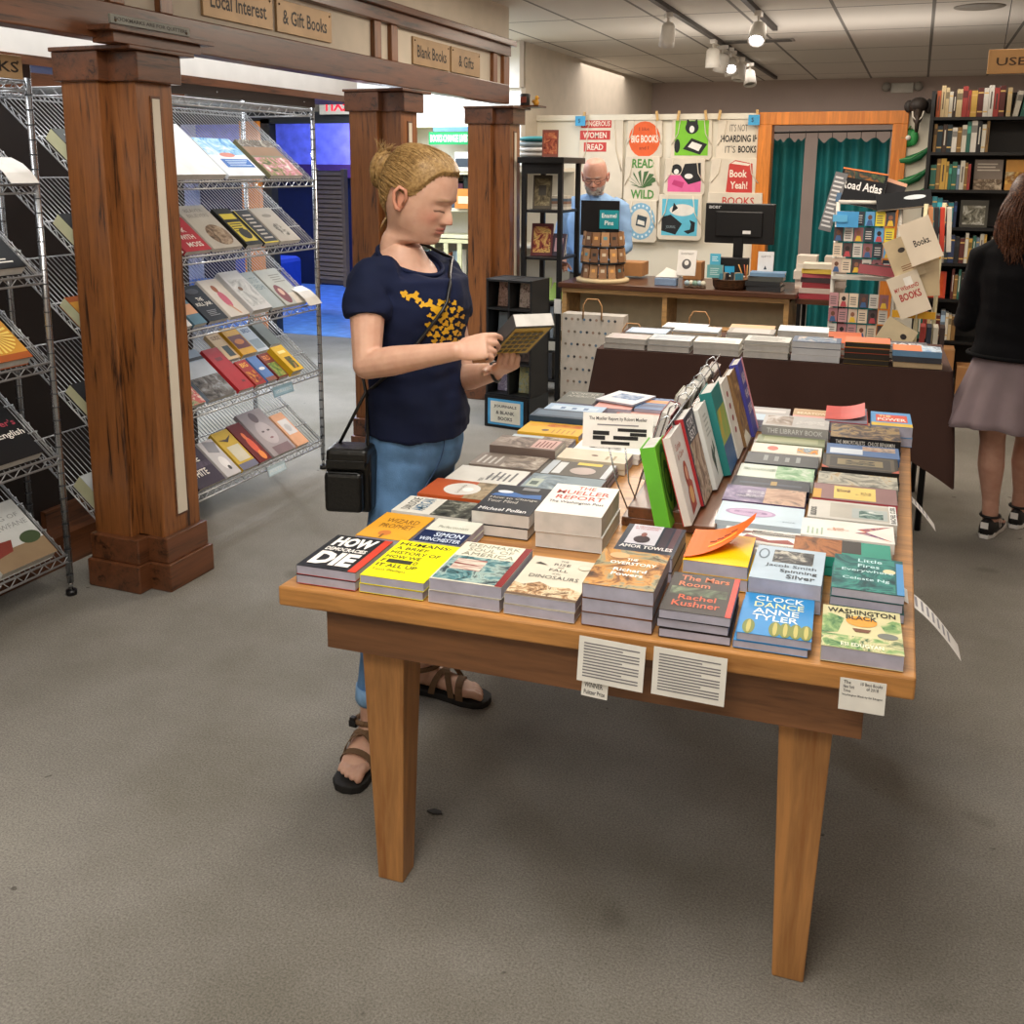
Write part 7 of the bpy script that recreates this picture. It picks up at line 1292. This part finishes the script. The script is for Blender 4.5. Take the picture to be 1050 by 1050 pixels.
# ================================================================ camera and light
cam = bpy.data.cameras.new('camera'); co = bpy.data.objects.new('camera', cam); COL.objects.link(co)
cam.sensor_width = 36; cam.lens = 36*1040/1050; cam.shift_y = -(525-389)/1050; cam.clip_start = .05
yaw, pitch, roll = math.radians(21.4), math.radians(11.8), math.radians(.45)
fw = Vector((-math.sin(yaw)*math.cos(pitch), math.cos(yaw)*math.cos(pitch), -math.sin(pitch)))
r0 = Vector((math.cos(yaw), math.sin(yaw), 0)); u0 = r0.cross(fw)
rr = r0*math.cos(roll)+u0*math.sin(roll); uu = -r0*math.sin(roll)+u0*math.cos(roll)
mt = Matrix((rr, uu, -fw)).transposed().to_4x4(); mt.translation = (0, 0, 1.6)
co.matrix_world = mt; bpy.context.scene.camera = co
def area(x, y, z, sx, sy, p, col, rx=0, ry=0, rz=0):
    l = bpy.data.lights.new('area', 'AREA'); l.shape = 'RECTANGLE'; l.size = sx; l.size_y = sy; l.energy = p; l.color = col
    o = bpy.data.objects.new('area_light', l); COL.objects.link(o); o.location = (x, y, z); o.rotation_euler = (rx, ry, rz); return o
def spot(p, tgt, pw, ang, col, blend=.6, size=.06):
    l = bpy.data.lights.new('spot', 'SPOT'); l.energy = pw; l.spot_size = ang; l.spot_blend = blend; l.color = col; l.shadow_soft_size = size
    o = bpy.data.objects.new('spot_light', l); COL.objects.link(o); o.location = p
    o.rotation_euler = (Vector(tgt)-Vector(p)).to_track_quat('-Z', 'Y').to_euler(); return o
WARM = (1, .87, .72); COOL = (.82, .9, 1)
area(-.6, 1.2, 2.6, 1.2, 1.2, 48, (1, .93, .84))
area(-.6, -.6, 2.6, 1.5, 1.0, 50, (1, .93, .84))
area(-1.2, 5.4, 2.6, 1.2, 1.2, 50, WARM)
area(.9, 5.6, 2.6, 1.2, 1.2, 34, WARM)
area(-1.2, 10.6, 2.6, 4, 1.6, 60, (1, .9, .82))
area(-.8, 7.9, 2.05, 2.6, .5, 10, (1, .92, .84), rx=PI)  # added upward fill to brighten the ceiling, no fixture here
area(-.4, 5.6, 2.3, 1.6, .5, 7, (1, .92, .84), rx=PI)  # second added upward fill for the nearer ceiling
area(-3.12, 3.2, 2.6, .35, 5.5, 42, (.95, .97, 1))
spot((-1.5, 1.6, 2.55), (-3.0, 2.9, 1.1), 70, .8, (1, .92, .82), .7, .1)
area(-1.4, 7.5, 2.6, 2.4, .8, 34, WARM)
area(-4.6, 4.6, 2.6, 1.4, 4, 150, COOL)
spot((-5.6, 6.6, 2.4), (-1.9, 3.2, 0), 330, .75, (.93, .96, 1), .8, .12)
area(-3.9, 7.4, 2.5, .8, 1.0, 60, COOL)
area(-6.5, 10.6, 2.5, 2.4, 2.0, 80, (.24, .42, 1))
spot((-1.62, 7.0, 2.45), (-.6, 3.0, .8), 62, .9, (1, .93, .82))
spot((-1.05, 6.8, 2.5), (-.3, 2.7, .8), 62, .9, (1, .93, .82))
area(-.5, 2.9, 2.6, 1.0, 1.0, 14, (1, .95, .88))
spot((-1.9, 9.2, 2.4), (-1.9, 8.5, 1.2), 10, 1.4, WARM)
l = bpy.data.lights.new('pt', 'POINT'); l.energy = 26; l.color = (1, .72, .85); l.shadow_soft_size = .12
o = bpy.data.objects.new('lobby_lamp', l); COL.objects.link(o); o.location = (-6.62, 11.7, 1.9)
w = bpy.data.worlds.new('world'); bpy.context.scene.world = w; w.use_nodes = True
w.node_tree.nodes['Background'].inputs[0].default_value = (.8, .85, 1, 1); w.node_tree.nodes['Background'].inputs[1].default_value = .12
sc = bpy.context.scene; sc.view_settings.view_transform = 'Standard'; sc.view_settings.look = 'None'; sc.view_settings.exposure = 0
